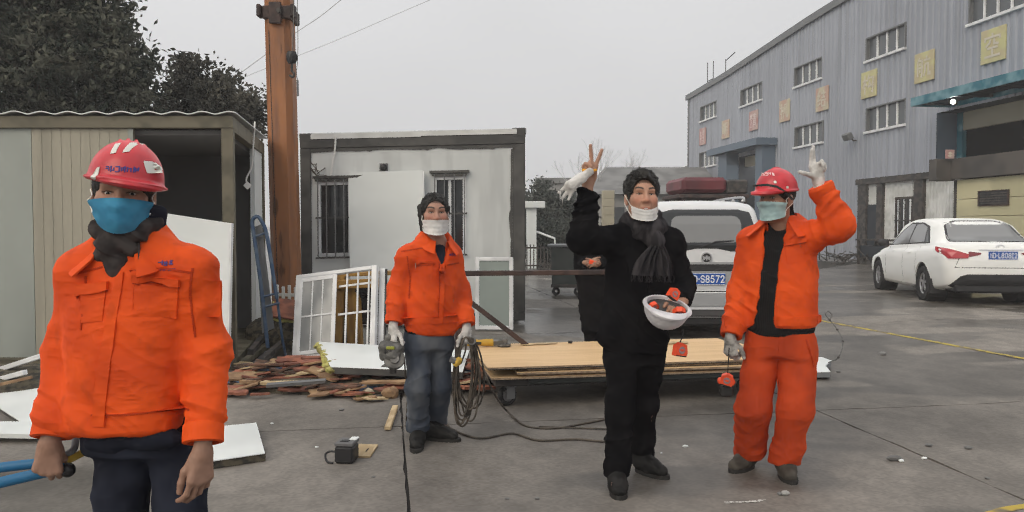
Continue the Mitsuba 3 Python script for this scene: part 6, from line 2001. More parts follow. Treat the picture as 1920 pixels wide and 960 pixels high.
    def hair(self, fn, res, amp, seed, lo=(-.13, -.15, -.12), hi=(.13, .14, .18), mname='hair', part='hair', fq=(140, 60, 40), locks=0, lockl=1.0):
        me = sdf_mesh(fn, lo, hi, res)
        v = me.vertices
        n = meshkit.noise(v * V(*fq) + seed, seed) - .5 + .6 * (meshkit.noise(v * V(*fq) * 2.1, seed + 1) - .5)
        me = displaced(me, amp * n)
        ms = [me]
        if locks:
            rg = np.random.default_rng(seed)
            c = me.triangles_center
            a = me.area_faces
            nn = me.face_normals
            ok = (nn[:, 2] > -.75)
            ix = rg.choice(np.flatnonzero(ok), locks, p=a[ok] / a[ok].sum())
            for q in ix:
                p0, n0 = c[q], nn[q]
                away = p0 - V(.018, -.045, .14)
                if p0[1] > .035:
                    away = V(.07 * (1 if p0[0] > -.02 else -1), -.06, .05)
                away = away - n0 * (away @ n0) + rg.normal(0, .012, 3)
                d_ = unit(away)
                L = rg.uniform(.018, .036) * lockl
                b = np.cross(n0, d_)
                w = rg.uniform(.0022, .0046)
                p0 = p0 - n0 * .002
                p1, p2 = p0 + d_ * L * .55 + n0 * L * rg.uniform(.04, .12 + .08 * (c[q][2] > .10)), p0 + d_ * L + n0 * L * rg.uniform(-.10, .06 + .10 * (c[q][2] > .10))
                v = np.array([p0 - b * w, p0 + b * w, p0 + n0 * w * 1.2, p1 - b * w * .8, p1 + b * w * .8, p1 + n0 * w * .9, p2])
                f = [[0, 1, 4], [0, 4, 3], [1, 2, 5], [1, 5, 4], [2, 0, 3], [2, 3, 5], [3, 4, 6], [4, 5, 6], [5, 3, 6]]
                ms.append(trimesh.Trimesh(v, f, process=False))
        k = put(self.k(part), moved(join(ms), self.H), mname, 60)
        if locks:
            labels[k] = {'kind': 'stuff'}

    def helmet(self, yaw=0, pitch=0, roll=0, mname='helmet_red', ridges=True, lift=0.0, hollow=True):
        m, br = helmet_mesh(ridges)
        R_ = self.H @ euler((0, 0, lift), pitch, roll, yaw) @ np.diag([.885, .90, 1.04, 1])
        me = moved(m, R_)
        k = put(self.k('helmet'), me, mname, 50)
        return k, me, R_

    def trousers(self, prof, rad, mname, res=.008, seed=2, amp=.009, kk=.06):
        J, M = self.J, self.M
        p = np.array(prof)
        tr = loft(M, p[:, 0], 0 * p[:, 0], p[:, 3], p[:, 1], p[:, 2], 2.3, .02)
        fs, segs = [], []
        for s in 'RL':
            h, kn, an = J['hip' + s], J['kn' + s], J['an' + s] - V(0, 0, rad[3])
            g = U([rc(h, kn, rad[0], rad[1]), rc(kn, an, rad[1], rad[2])], .04)
            fs.append(lambda q, g=g, z=an[2]: smax(g(q), F(z) - q[:, 2], .006))
            segs += [(h, kn, rad[0], amp * .8, 9, .5), (kn, an, rad[1], amp, 12, .35), (kn * .35 + an * .65, an, rad[2], amp * 1.2, 19, .1)]

        def f(q):
            d = smin(fs[0](q), fs[1](q), .02)
            return smin(d, tr(q), kk)
        pts = [J[a + s] for a in ('hip', 'kn', 'an') for s in 'RL'] + [(M @ V(0, 0, p[-1, 0], 1))[:3]]
        lo, hi = bounds(pts, .19)
        me = wrinkled(sdf_mesh(f, lo, hi, res), segs, seed)
        put(self.k('trousers'), me, mname, True)
        self.tr = me

    def shoe(self, heel, toe, mname, boot=.115, width=1.0, part='shoe', L=None):
        heel, toe = V(*heel), V(*toe)
        d = toe - heel
        d[2] = 0
        L = L or np.linalg.norm(d)
        y = unit(d)
        m = frame(np.cross(y, V(0, 0, 1)), y, (0, 0, 1), V(heel[0], heel[1], heel[2]))
        s = L / .28
        g = U([rc((0, .045 * s, .058), (0, .14 * s, .048), .041 * width, .044 * width), rc((0, .14 * s, .044), (.004, .225 * s, .034), .045 * width, .037 * width), rc((0, .050 * s, .07), (0, .040 * s, boot), .043 * width, .047 * width), rc((0, .05 * s, .10), (0, .13 * s, .06), .034, .034)], .03)
        f = lambda q: smax(smax(g(q), F(.016) - q[:, 2], .006), q[:, 2] - F(boot + .012), .01)
        me = sdf_mesh(f, (-.09, -.03, 0), (.09, .31 * s, boot + .05), .005)
        me = displaced(me, .0035 * (meshkit.fbm(me.vertices * V(30, 70, 40), 3, 7) - .5))
        k = put(self.k(part), moved(me, m), mname, True)
        t = np.linspace(0, 2 * math.pi, 40, endpoint=False)
        ol = Polygon([((.041 + .008 * math.sin(a) * (1 if math.sin(a) > 0 else .2)) * width * math.cos(a), .145 * s + .143 * s * math.sin(a)) for a in t]).buffer(.002)
        so = trimesh.creation.extrude_polygon(ol, .022, engine='earcut')
        put(k + '__sole', moved(so, m), 'sole', 40)
        ls = []
        for q in range(4):
            yy = (.10 + .022 * q) * s
            h = .094 - .012 * q
            ls.append(tube(smoothpath([(-.026, yy, h - .014), (0, yy + .004, h + .004), (.026, yy, h - .014)], 4), .0028, 5))
        kk = put(k + '__laces', moved(join(ls), m), 'sole')
        labels[kk] = {'kind': 'stuff'}

    def glove(self, side, *a, mname='glove_white', fat=1.13, **kw):
        me = make_hand(side, *a, fat=fat, **kw)
        me = displaced(me, .0016 * (meshkit.fbm(me.vertices * 120, 3, 3) - .5))
        return put(self.k('glove'), me, mname, True)


HELM = {}


def helmet_mesh(ridges, hollow=True):
    key = (ridges,)
    if key in HELM:
        return HELM[key], None
    dome = ell((0, -.006, .060), (.114, .136, .112))
    inner = ell((0, -.006, .054), (.104, .126, .104))
    brim = ell((0, .004, .054), (.127, .152, .012))
    peak = ell((0, .105, .052), (.078, .075, .011))
    rid = [ell((x, -.012, .066), (.0085, .118 - abs(x) * .4, .1145 - abs(x) * 1.1 * abs(x) * 6)) for x in ((-.036, -.012, .012, .036) if ridges else (0.0,))]

    def f(q):
        d = smax(dome(q), F(.050) - q[:, 2], .004)
        for g in rid:
            d = smin(d, smax(g(q), F(.085) - q[:, 2], .01), .006)
        d = smin(d, smin(brim(q), peak(q), .02), .010)
        d = smax(d, -smax(inner(q), -(q[:, 2] + F(.02)), .002), .003)
        return d
    HELM[key] = sdf_mesh(f, (-.14, -.17, .02), (.14, .20, .20), .0032)
    return HELM[key], None


def scribble(x0, z0, w, h, n, seed):
    """A row of n small worn characters as strokes."""
    rr = np.random.default_rng(seed)
    ls = []
    cw = w / n
    for k in range(n):
        a = x0 + k * cw
        for _ in range(5):
            if rr.random() < .55:
                z = z0 + h * rr.choice([.1, .35, .6, .9])
                ls.append([(a + cw * .08, z), (a + cw * rr.uniform(.55, .9), z)])
            else:
                x = a + cw * rr.choice([.2, .5, .8])
                ls.append([(x, z0 + h * rr.uniform(0, .3)), (x + cw * rr.uniform(-.1, .1), z0 + h * rr.uniform(.7, 1))])
    return strokes(ls, h * .15)


# ------------------------------------------------------------------ 1: the man at the left, nearest
Y = 2.40
J = dict(pelvis=at(250, 785, 2.43), neck=at(246, 444, 2.43), head=at(231, 372, 2.40), shR=at(158, 512, 2.42), shL=at(359, 508, 2.41), elR=at(131, 660, 2.46), elL=at(388, 660, 2.42),
         wrR=at(99, 806, 2.36), wrL=at(381, 815, 2.32))
px_ = at(274, 785, 2.43)[0]
J.update(hipR=V(px_ - .085, 2.48, .79), hipL=V(px_ + .080, 2.48, .79), knR=V(px_ - .095, 2.45, .45), knL=V(px_ + .10, 2.43, .45), anR=V(px_ - .10, 2.50, .09), anL=V(px_ + .11, 2.44, .09),
         toeR=V(px_ - .14, 2.30, .03), toeL=V(px_ + .10, 2.23, .03))
A = Person('man in orange jacket, blue mask and striped red helmet, nearest the camera', J, (.36, -1, -.03), (.035, 0, 1), 1.04, (.33, .190, .135))
hl = make_hand('L', J['wrL'] + unit(J['wrL'] - J['elL']) * .045, (-.05, -.12, -1), (-.75, .6, .1), [(20, 30, 20), (24, 34, 22), (28, 36, 24), (30, 36, 24)], thumb=((.35, .8, .35), (.1, 1, .25), (0, 1, .2)))
gripR = J['wrR'] + unit(J['wrR'] - J['elR']) * .035
hr = make_hand('R', gripR, (-.03, -.15, -1), (-.40, .88, -.1), [(62, 80, 40), (66, 84, 42), (70, 84, 42), (72, 84, 42)], thumb=((.35, .75, .6), (-.05, .85, .6), (-.35, .8, .5)))
A.body([hl, hr])
prof = [(-.022, .160, .140, .012), (-.004, .166, .146, .014), (.05, .166, .144, .016), (.16, .168, .142, .012), (.30, .174, .138, .004), (.42, .176, .120, -.008), (.475, .150, .100, -.014), (.515, .105, .085, -.016), (.54, .080, .072, -.014)]
jk = A.jacket(prof, dict(R=(.067, .062, .053, .012), L=(.068, .063, .054, .012)), V_neck=(.006, .445, .50), res=.0062, seed=5, e=2.8)
A.cuff('R', .051, .055, .022, 'hi_vis_orange')
A.cuff('L', .052, .055, .022, 'hi_vis_orange')
A.collar(np.linalg.norm(J['neck'] - J['pelvis']) + .008, 'hi_vis_orange', back=.03, drop=.075, spread=1.15, rx=.083, ry=.082, cy=.005, front=148, tip=.035)
Yj = 2.27
det = lambda part, pts, th, mm='hi_vis_orange', P=A, Y_=Yj, **kw: put(P.k(part), pdrape(P.jk, pts, Y_, th, **kw), mm, 35)
det('pocket_flap', [(125, 536), (189, 529), (190, 545), (176, 550), (158, 553), (140, 554), (127, 559)], .014, sm=3)
det('pocket_flap', [(238, 517), (322, 527), (321, 541), (305, 541), (290, 534), (270, 529), (250, 534), (237, 531)], .014, sm=3)
det('pocket', [(137, 552), (186, 547), (186, 603), (146, 607)], .0045, sm=3)
det('pocket', [(240, 533), (318, 541), (312, 603), (300, 600), (242, 594)], .0045, sm=3)
det('flap_shade_line', [(127, 559), (140, 554), (158, 553), (176, 550), (190, 545), (190, 548), (176, 553), (158, 556), (140, 557), (127, 562)], .004, mm='seam_orange')  # dark strip along the lower flap edge: shade put into the colour
det('flap_shade_line', [(237, 531), (250, 534), (270, 529), (290, 534), (305, 541), (321, 541), (321, 544), (305, 544), (290, 537), (270, 532), (250, 537), (237, 534)], .004, mm='seam_orange')
det('placket', [(203, 522), (218, 512), (213, 600), (206, 700), (196, 800), (172, 799), (182, 700), (194, 600)], .006, sm=4)
det('hem_seam', [(170, 777), (345, 772), (345, 775), (170, 780)], .0035, mm='seam_orange')
det('sleeve_pocket', [(352, 528), (386, 531), (388, 602), (356, 601)], .005, sm=3)
det('yoke_seam', [(112, 516), (175, 500), (206, 508), (205, 511), (175, 504), (113, 520)], .0035, mm='seam_orange', sm=2)
det('yoke_seam', [(228, 508), (290, 503), (345, 512), (345, 516), (290, 507), (229, 512)], .0035, mm='seam_orange', sm=2)
det('armhole_seam', [(140, 520), (146, 560), (143, 620), (146, 620), (149, 560), (144, 520)], .003, mm='seam_orange')
det('armhole_seam', [(343, 505), (337, 560), (343, 640), (346, 640), (340, 560), (347, 505)], .003, mm='seam_orange')
lx = at(276, 498, Yj)
k = put(A.k('chest_print'), pdrape(A.jk, unary_union([scribble(lx[0], lx[2] - .004, .052, .017, 3, 4), scribble(lx[0] - .004, lx[2] - .018, .062, .008, 5, 6)]), Yj, .0030, step=.004), 'ink_blue')
# scarf and dark collar under it
MA = lambda x, y, z: (A.M @ V(x, y, z, 1))[:3]
wrap1 = U([rc(MA(-.080, .0, .605), MA(-.060, .070, .580), .022, .026), rc(MA(-.060, .070, .580), MA(.010, .098, .540), .028, .033), rc(MA(.010, .098, .540), MA(.050, .080, .505), .033, .026)], .02)
wrap2 = U([rc(MA(.076, .0, .605), MA(.058, .066, .585), .022, .025), rc(MA(.058, .066, .585), MA(.0, .100, .560), .027, .029), rc(MA(.0, .100, .560), MA(-.048, .084, .525), .029, .022)], .02)
wrap3 = U([rc(MA(.018, .090, .520), MA(.0, .086, .480), .034, .030), rc(MA(.0, .086, .480), MA(.004, .080, .440), .030, .024)], .02)
wrap4 = loft(A.M, [.40, .46, .52, .58, .625], [0] * 5, [.045, .025, .010, .004, .004], [.055, .064, .074, .076, .070], [.06, .080, .086, .086, .080], 2, .02)
sc = lambda q: smin(smin(smin(wrap4(q), wrap1(q), .006), wrap2(q), .005), wrap3(q), .006)
lo, hi = bounds([J['neck']], .24)
scm = sdf_mesh(sc, lo, hi, .005)
scm = wrinkled(scm, [(MA(-.09, .06, .57), MA(.06, .09, .48), .10, .006, 30, .9)], 14)
put(A.k('scarf'), scm, 'scarf_brown', True)
nb = loft(A.M, [.36, .47, .56, .655], [-.0, -.004, -.010, -.016], [.02, .0, -.012, -.02], [.10, .10, .080, .076], [.10, .10, .086, .080], 2, .02)
put(A.k('inner_collar'), wrinkled(sdf_mesh(nb, lo, hi, .008), [(J['neck'] - V(0, 0, .1), J['neck'] + V(0, 0, .1), .12, .005, 15, .4)], 15), 'navy_cloth', True)
A.mask(-.099, .001, 60, .0050, 'mask_blue', ridge=.042)
A.trousers([(-.10, .150, .110, .0), (.0, .150, .108, 0), (.10, .145, .105, 0), (.14, .14, .105, 0)], (.086, .080, .078, -.02), 'navy_cloth', .010, 21)
wbag = sdf_mesh(U([ell(at(205, 826, 2.345), (.07, .04, .034)), ell(at(285, 822, 2.335), (.095, .04, .030))], .04), *bounds([at(205, 826, 2.345), at(285, 822, 2.335)], .14), .006)
put(A.k('waist_pouch'), wrinkled(wbag, [(at(180, 826, 2.34), at(340, 820, 2.33), .08, .006, 22, .5)], 9), 'navy_cloth', True)
for s in 'RL':
    A.shoe(J['an' + s] * V(1, 1, 0) + (J['an' + s] - J['toe' + s]) * V(.25, .25, 0), J['toe' + s] * V(1, 1, 0) - V(0, .04, 0), 'shoe_black')
hk_, hm, HR = A.helmet(yaw=15, pitch=-2, roll=-7, lift=-.010)
hp = lambda part, pts, mm, th=.0030, step=.004: put(hk_ + '__' + part, pdrape(hm, pts, 2.27, th, step=step), mm, 40)
hp('stripe', [(191, 264), (201, 262), (203, 284), (193, 286)], 'reflective')
hp('stripe', [(216, 260), (228, 260), (225, 281), (215, 283)], 'reflective')
hp('stripe', [(250, 298), (258, 298), (270, 306), (277, 320), (258, 322)], 'reflective')
hp('stripe', [(164, 327), (170, 313), (177, 311), (177, 335), (165, 338)], 'reflective')
c0 = at(190, 321, 2.27)
put(hk_ + '__lettering', pdrape(hm, trimesh_aff := scribble(c0[0], c0[2] - .002, .088, .019, 6, 12), 2.27, .0018, step=.004), 'ink_blue')
hs_ = lambda q: smax(smax(ell((0, -.014, .040), (.0835, .106, .085))(q), -ell((0, .10, -.03), (.075, .098, .09))(q), .01), F(-.035) - q[:, 2] - .35 * np.maximum(q[:, 1], 0), .01)
A.hair(hs_, .004, .004, 3)
ct_ = thing('bolt_cutter', 'long handled tool with blue grips in the nearest man\'s right hand', 'bolt cutter')
g0 = gripR + V(-.010, -.015, -.092) + unit(V(-.40, .88, -.1)) * .030
d1 = unit(V(-.80, -.34, -.13))
d2 = unit(V(-.80, -.22, -.03))
put(ct_ + '__grip', tube(smoothpath([g0 + V(.05, .01, .008), g0, g0 + d1 * .16, g0 + d1 * .36, g0 + d1 * .62]), .0165, 12), 'handle_blue', True)
put(ct_ + '__grip', tube(smoothpath([g0 + V(.03, .035, .022), g0 + V(0, .034, .020), g0 + d2 * .16 + V(0, .036, .018), g0 + d2 * .36 + V(0, .05, .0), g0 + d2 * .60 + V(0, .06, -.02)]), .0155, 12), 'handle_blue', True)
put(ct_ + '__arm', tube(smoothpath([g0 + V(.0, .035, .026), g0 + V(.05, .06, .05), at(150, 806, 2.50), at(215, 795, 2.62)]), .0105, 10), 'grey_sheet', True)
put(ct_ + '__strap', beam(g0 + V(.02, -.012, .012), at(200, 826, 2.52), .012, .022), 'plug_yellow')
put(ct_ + '__pivot', moved(trimesh.creation.icosphere(2, .022), euler(g0 + V(.055, .02, .0))), 'black_plastic', True)

# ------------------------------------------------------------------ 2: the man in jeans with the saw
J = dict(pelvis=at(806, 622, 5.12), neck=at(819, 443, 5.12), head=at(815, 404, 5.08), shR=at(764, 482, 5.04), shL=at(843, 478, 5.19), elR=at(747, 545, 5.06), elL=at(862, 548, 5.22), wrR=at(739, 602, 4.98), wrL=at(874, 606, 5.12),
         hipR=at(784, 640, 5.09), hipL=at(823, 640, 5.16), knR=at(783, 725, 5.05), knL=at(825, 722, 5.17))
gR, gL = gp(781, 838), gp(808, 820)
J.update(anR=V(gR[0] - .005, gR[1] + .12, .095), anL=V(gL[0] + .02, gL[1] + .06, .095), toeR=gp(780, 850) + V(0, 0, .03), toeL=gp(858, 826) + V(0, 0, .03))
B = Person('man in orange jacket and faded jeans, white mask below his nose, holding a saw', J, (.24, -1, .03), (0, 0, 1), 1.06, (.37, .205, .150), .9)
B.body([])
prof = [(-.01, .160, .130, .0), (.03, .168, .140, .0), (.12, .174, .144, .0), (.28, .176, .138, .0), (.40, .174, .118, -.008), (.47, .150, .098, -.014), (.52, .105, .080, -.016), (.55, .078, .068, -.014)]
B.jacket(prof, dict(R=(.068, .063, .055, .0), L=(.067, .062, .054, .0)), V_neck=(-.004, .43, .45), res=.0085, seed=25)
B.cuff('R', .053, .05, .012, 'hi_vis_orange')
B.cuff('L', .052, .05, .012, 'hi_vis_orange')
B.collar(np.linalg.norm(J['neck'] - J['pelvis']) + .008, 'hi_vis_orange', back=.02, drop=.07, spread=1.1, rx=.078, ry=.08, front=152, tip=.03)
Yj = 4.97
dB = lambda part, pts, th, mm='hi_vis_orange', **kw: put(B.k(part), pdrape(B.jk, pts, Yj, th, **kw), mm, 35)
dB('pocket_flap', [(778, 488), (814, 490), (814, 494), (800, 494), (790, 492), (779, 499)], .017, sm=2)
dB('pocket', [(781, 494), (811, 494), (811, 522), (783, 521)], .004, sm=2)
dB('pocket_flap', [(836, 488), (858, 485), (858, 493), (837, 497)], .015, sm=2)
dB('flap_shade_line', [(778, 498), (814, 495), (814, 497.5), (778, 500.5)], .005, mm='seam_orange')  # painted shade line below each flap, in darker orange
dB('flap_shade_line', [(837, 497), (858, 493.5), (858, 496), (837, 499.5)], .005, mm='seam_orange')
dB('placket_stitching', [(821, 480), (823, 540), (820, 606), (822, 606), (825, 540), (823, 480)], .004, mm='seam_orange')
dB('placket', [(824, 478), (832, 474), (833, 540), (830, 606), (822, 607), (825, 540)], .012, sm=2)
dB('waistband', [(750, 596), (856, 593), (856, 607), (750, 609)], .007, sm=2)
dB('yoke_seam', [(752, 470), (790, 464), (815, 472), (815, 474), (790, 466), (752, 473)], .0035, mm='seam_orange')
dB('armhole_seam', [(763, 480), (767, 520), (765, 560), (767, 560), (769, 520), (765, 480)], .0035, mm='seam_orange')
lx = at(840, 481, Yj)
put(B.k('chest_print'), pdrape(B.jk, scribble(lx[0], lx[2], .05, .018, 3, 9), Yj, .003, step=.005), 'ink_blue')
lo, hi = bounds([J['neck']], .24)
nb = loft(B.M, [.36, .46, .54, .585], [0] * 4, [.03, .01, -.004, -.010], [.09, .09, .070, .066], [.09, .092, .076, .070], 2, .02)
put(B.k('inner_collar'), sdf_mesh(nb, lo, hi, .008), 'navy_cloth', True)
B.mask(-.122, -.030, 66, .0075, 'mask_white', pleat=.004, sag=-.012)
hs_ = lambda q: smax(smax(ell((0, -.014, .047), (.0835, .105, .090))(q), -ell((.004, .105, -.022), (.073, .092, .112))(q), .008), F(-.075) - q[:, 2] + .25 * np.abs(q[:, 1]), .01)
B.hair(hs_, .0045, .008, 5, locks=900, lockl=.55)
hd_ = lambda q: smax(smin(rc((.086, -.005, .05), (.074, .010, -.085), .020, .017)(q), rc((-.084, -.02, .05), (-.070, -.008, -.08), .014, .013)(q), .01), F(-.098) - q[:, 2], .01)
B.hair(hd_, .0045, .004, 6, part='ear_flaps')
B.trousers([(-.10, .150, .115, .0), (.0, .155, .118, 0), (.06, .15, .115, 0)], (.086, .074, .072, .012), 'denim', .0085, 33, .011)
tz = (np.linalg.inv(B.M) @ np.append(at(806, 611, 5.1), 1))[2]
put(B.k('undershirt'), sdf_mesh(loft(B.M, [tz - .05, tz + .02, tz + .08], [0] * 3, [0] * 3, [.165, .172, .17], [.122, .128, .125], 2.3, .01), *bounds([at(806, 612, 5.12)], .24), .009), 'black_cloth', True)
B.shoe(gR + V(0, .17, 0), toe=gp(779, 850), mname='shoe_black', width=1.05)
B.shoe(gp(796, 823), toe=gp(862, 828), mname='shoe_black', width=1.05)
wr_, wl_ = J['wrR'], J['wrL']
hdir = (-.05, -.15, -1)
B.glove('R', wr_ + V(-.004, -.01, -.03), hdir, (.75, .6, 0), [(40, 62, 30), (46, 66, 32), (50, 68, 34), (52, 68, 34)], res=.0032)
B.glove('L', wl_ + V(.004, -.01, -.03), (.06, -.15, -1), (-.85, .45, 0), [(52, 72, 36), (56, 76, 36), (60, 76, 38), (62, 76, 38)], res=.0032)
sw_ = thing('circular_saw', 'dirty grey hand held circular saw in the worker\'s white gloved right hand', 'saw')
so = at(737, 655, 4.96)
S = lambda x, y, z: so + V(x, y, z)
hnd = sdf_mesh(U([rc(S(-.03, 0, .075), S(.035, 0, .078), .018, .018), rc(S(.035, 0, .078), S(.05, 0, .0), .017, .020), rc(S(-.03, 0, .075), S(-.055, 0, .02), .017, .016)], .02), *bounds([so], .13), .004)
put(sw_ + '__handle', hnd, 'tool_dirty', True)
mo = sdf_mesh(U([rc(S(-.045, -.02, .015), S(.03, -.02, .01), .045, .042), ell(S(.0, -.03, -.035), (.058, .045, .04)), rc(S(-.055, 0, .03), S(-.06, -.01, -.045), .022, .026), rc(S(.045, 0, .02), S(.04, -.015, -.05), .020, .024)], .02), *bounds([so], .16), .004)
mo = displaced(mo, .005 * (meshkit.fbm(mo.vertices * 45, 3, 6) - .5))
put(sw_ + '__motor', mo, 'tool_dirty', True)
put(sw_ + '__label', moved(bx(-.028, .022, -.004, .004, -.008, .010, .003), euler(S(-.004, -.068, .018), 12)), 'lime_label')
put(sw_ + '__blade_guard', moved(lathe([(.0, -.012), (.062, -.012), (.066, 0), (.062, .012), (0, .012)], 26), euler(S(.015, -.045, -.055), 70, 10)), 'tool_dirty', 40)
put(sw_ + '__flange', moved(lathe([(.0, -.018), (.028, -.018), (.030, 0), (.028, .018), (0, .018)], 18), euler(S(.018, -.052, -.052), 70, 10)), 'tool_metal', 40)
put(sw_ + '__base_plate', bx(-.055, .05, -.09, .05, -.006, .0, .002, euler(S(-.005, -.01, -.098), -4, 5)), 'tool_dirty')
put(sw_ + '__foot', bx(-.018, .022, -.02, .02, -.05, -.002, .004, euler(S(-.0, -.02, -.098))), 'dark_steel')
for k in range(4):
    put(sw_ + '__vent', bx(-.002, .003, -.003, .003, -.016, .016, 0, euler(S(-.04 + .012 * k, -.0655, -.002), 8)), 'black_plastic')
put(sw_ + '__cord', tube(smoothpath([S(.045, 0, -.03), S(.07, .0, -.07), at(760, 700, 5.0), at(764, 740, 5.15), at(762, 800, 5.28), gp(770, 812) + V(0, 0, .008), gp(800, 808) + V(0, 0, .008), gp(836, 795) + V(0, 0, .008)]), .0055, 6), 'cable', True)
cl_ = thing('coiled_cable', 'coil of dark extension cable with a yellow plug hanging from the worker\'s left hand', 'cable coil')
rr = np.random.default_rng(91)
hc = wl_ + V(.006, -.035, -.095)
pts = []
nl = 9
for k in range(nl):
    w = rr.uniform(.035, .085)
    dep = rr.uniform(.40, .56)
    ox, oy = rr.normal(-.01, .022), rr.normal(0, .018)
    for a in np.linspace(0, 2 * math.pi, 15)[:-1]:
        s_ = math.sin(a)
        pts.append(hc + V(ox * (1 - math.cos(a)) * .6 + w * s_ * (1 + .25 * rr.normal() * .3), oy + .02 * s_ + rr.normal(0, .003), -dep * (1 - math.cos(a)) / 2 + .012 * math.cos(a)))
put(cl_ + '__loops', tube(smoothpath(pts, 3), .0060, 7), 'cable', True)
put(cl_ + '__plug', moved(lathe([(0, -.03), (.022, -.028), (.026, 0), (.016, .03), (0, .032)], 16), euler(at(858, 678, 5.05), 20, 40)), 'plug_yellow', 40)
put(cl_ + '__socket', moved(bx(-.028, .018, -.02, .02, -.018, .018, .006), euler(at(851, 676, 5.05), 0, 20)), 'tool_metal')
put(cl_ + '__lead', tube(smoothpath([at(864, 682, 5.07), at(872, 660, 5.08), hc]), .006, 6), 'cable', True)
put(cl_ + '__tie', moved(trimesh.creation.torus(.024, .006), euler(hc + V(.03, -.005, -.015), 60, 20)), 'tool_dirty', True)

# ------------------------------------------------------------------ 3: the man in black
J = dict(pelvis=at(1190, 640, 4.32), neck=at(1206, 418, 4.32), head=at(1203, 374, 4.27), shR=at(1148, 452, 4.27), shL=at(1256, 454, 4.38), elR=at(1093, 448, 4.06), elL=at(1279, 535, 4.42), wrR=at(1102, 352, 4.07), wrL=at(1277, 566, 4.20),
         hipR=at(1166, 655, 4.29), hipL=at(1217, 655, 4.36), knR=at(1163, 765, 4.24), knL=at(1208, 757, 4.40))
gR, gL = gp(1163, 936), gp(1196, 884)
J.update(anR=V(gR[0] + .0, gR[1] + .16, .11), anL=gp(1203, 880) * V(1, 1, 0) + V(0, 0, .11), toeR=gp(1163, 938) + V(0, 0, .03), toeL=gp(1250, 897) + V(0, 0, .03))
C = Person('smiling man in black coat and grey scarf raising two fingers and holding a helmet', J, (.10, -1, .14), (.03, 0, 1), 1.05, (.43, .240, .165), .75, True)
hv = make_hand('R', J['wrR'] + unit(J['wrR'] - J['elR']) * .028, unit(J['wrR'] - J['elR']) + V(.02, 0, 0), (.15, -1, -.05), [(4, 4, 2), (2, 4, 2), (76, 92, 50), (80, 90, 50)], (10, -13, 0, 0), fat=1.14, thumb=((-.10, .70, .62), (-.75, .55, .30), (-.85, .35, .0)))
hh_ = make_hand('L', J['wrL'] + unit(J['wrL'] - J['elL']) * .03, (-.55, -.85, -.25), (-.25, .1, -1), [(30, 40, 20), (34, 44, 22), (38, 46, 24), (40, 46, 24)], thumb=((.5, .6, -.5), (.2, 1, .1), (0, 1, .3)))
C.body([hv, hh_])
prof = [(-.05, .178, .140, .0), (.0, .180, .140, .0), (.05, .182, .140, .0), (.18, .184, .136, .0), (.32, .188, .134, .0), (.44, .184, .113, -.006), (.51, .145, .092, -.012), (.56, .095, .076, -.014), (.585, .07, .066, -.012)]
flare = rc((C.M @ V(.15, .02, .16, 1))[:3], (C.M @ V(.190, .05, .03, 1))[:3], .05, .055)
C.jacket(prof, dict(R=(.076, .071, .054, -.012), L=(.072, .065, .056, -.01)), V_neck=(-.01, .50, .34), res=.008, mname='black_cloth', part='coat', seed=45, extra=[flare])
dC = lambda part, pts, th, mm='black_cloth', **kw: put(C.k(part), pdrape(C.jk, pts, 4.17, th, **kw), mm, 35)
dC('lapel', [(1186, 455), (1170, 470), (1188, 540), (1202, 560), (1203, 500)], .009, sm=3)
dC('lapel', [(1232, 455), (1252, 468), (1238, 530), (1212, 565), (1222, 500)], .009, sm=3)
dC('front_edge', [(1203, 555), (1210, 555), (1205, 645), (1197, 645)], .006, sm=3)
lo, hi = bounds([J['neck'] + V(0, -.05, 0), J['neck'] - V(0, .05, .36)], .27)
Mz = lambda x, y, z: (C.M @ V(x, y, z, 1))[:3]
sc = U([loft(C.M, [.55, .60, .645, .69, .715], [0] * 5, [.03, .022, .010, .004, .0], [.088, .104, .100, .092, .082], [.085, .104, .104, .096, .084], 2, .02), ell(Mz(-.012, .128, .555), (.046, .042, .046))], .03)
MiC = np.linalg.inv(C.M)
def ringsdf(q):
    l = (q @ MiC[:3, :3].T + MiC[:3, 3]).astype(F) - F([0, .008, .648])
    h = l[:, 2] + .22 * l[:, 1]
    return np.sqrt((np.sqrt(l[:, 0] ** 2 + (l[:, 1] * .95) ** 2) - F(.092)) ** 2 + (h * .8) ** 2) - F(.030)
_sc = sc
sc = lambda q: smin(_sc(q), ringsdf(q), .010)
scm = sdf_mesh(sc, lo, hi, .0062)
scm = wrinkled(scm, [(Mz(-.14, .06, .61), Mz(.14, .06, .67), .15, .012, 20, .5)], 52)
put(C.k('scarf'), scm, 'scarf_grey', True)
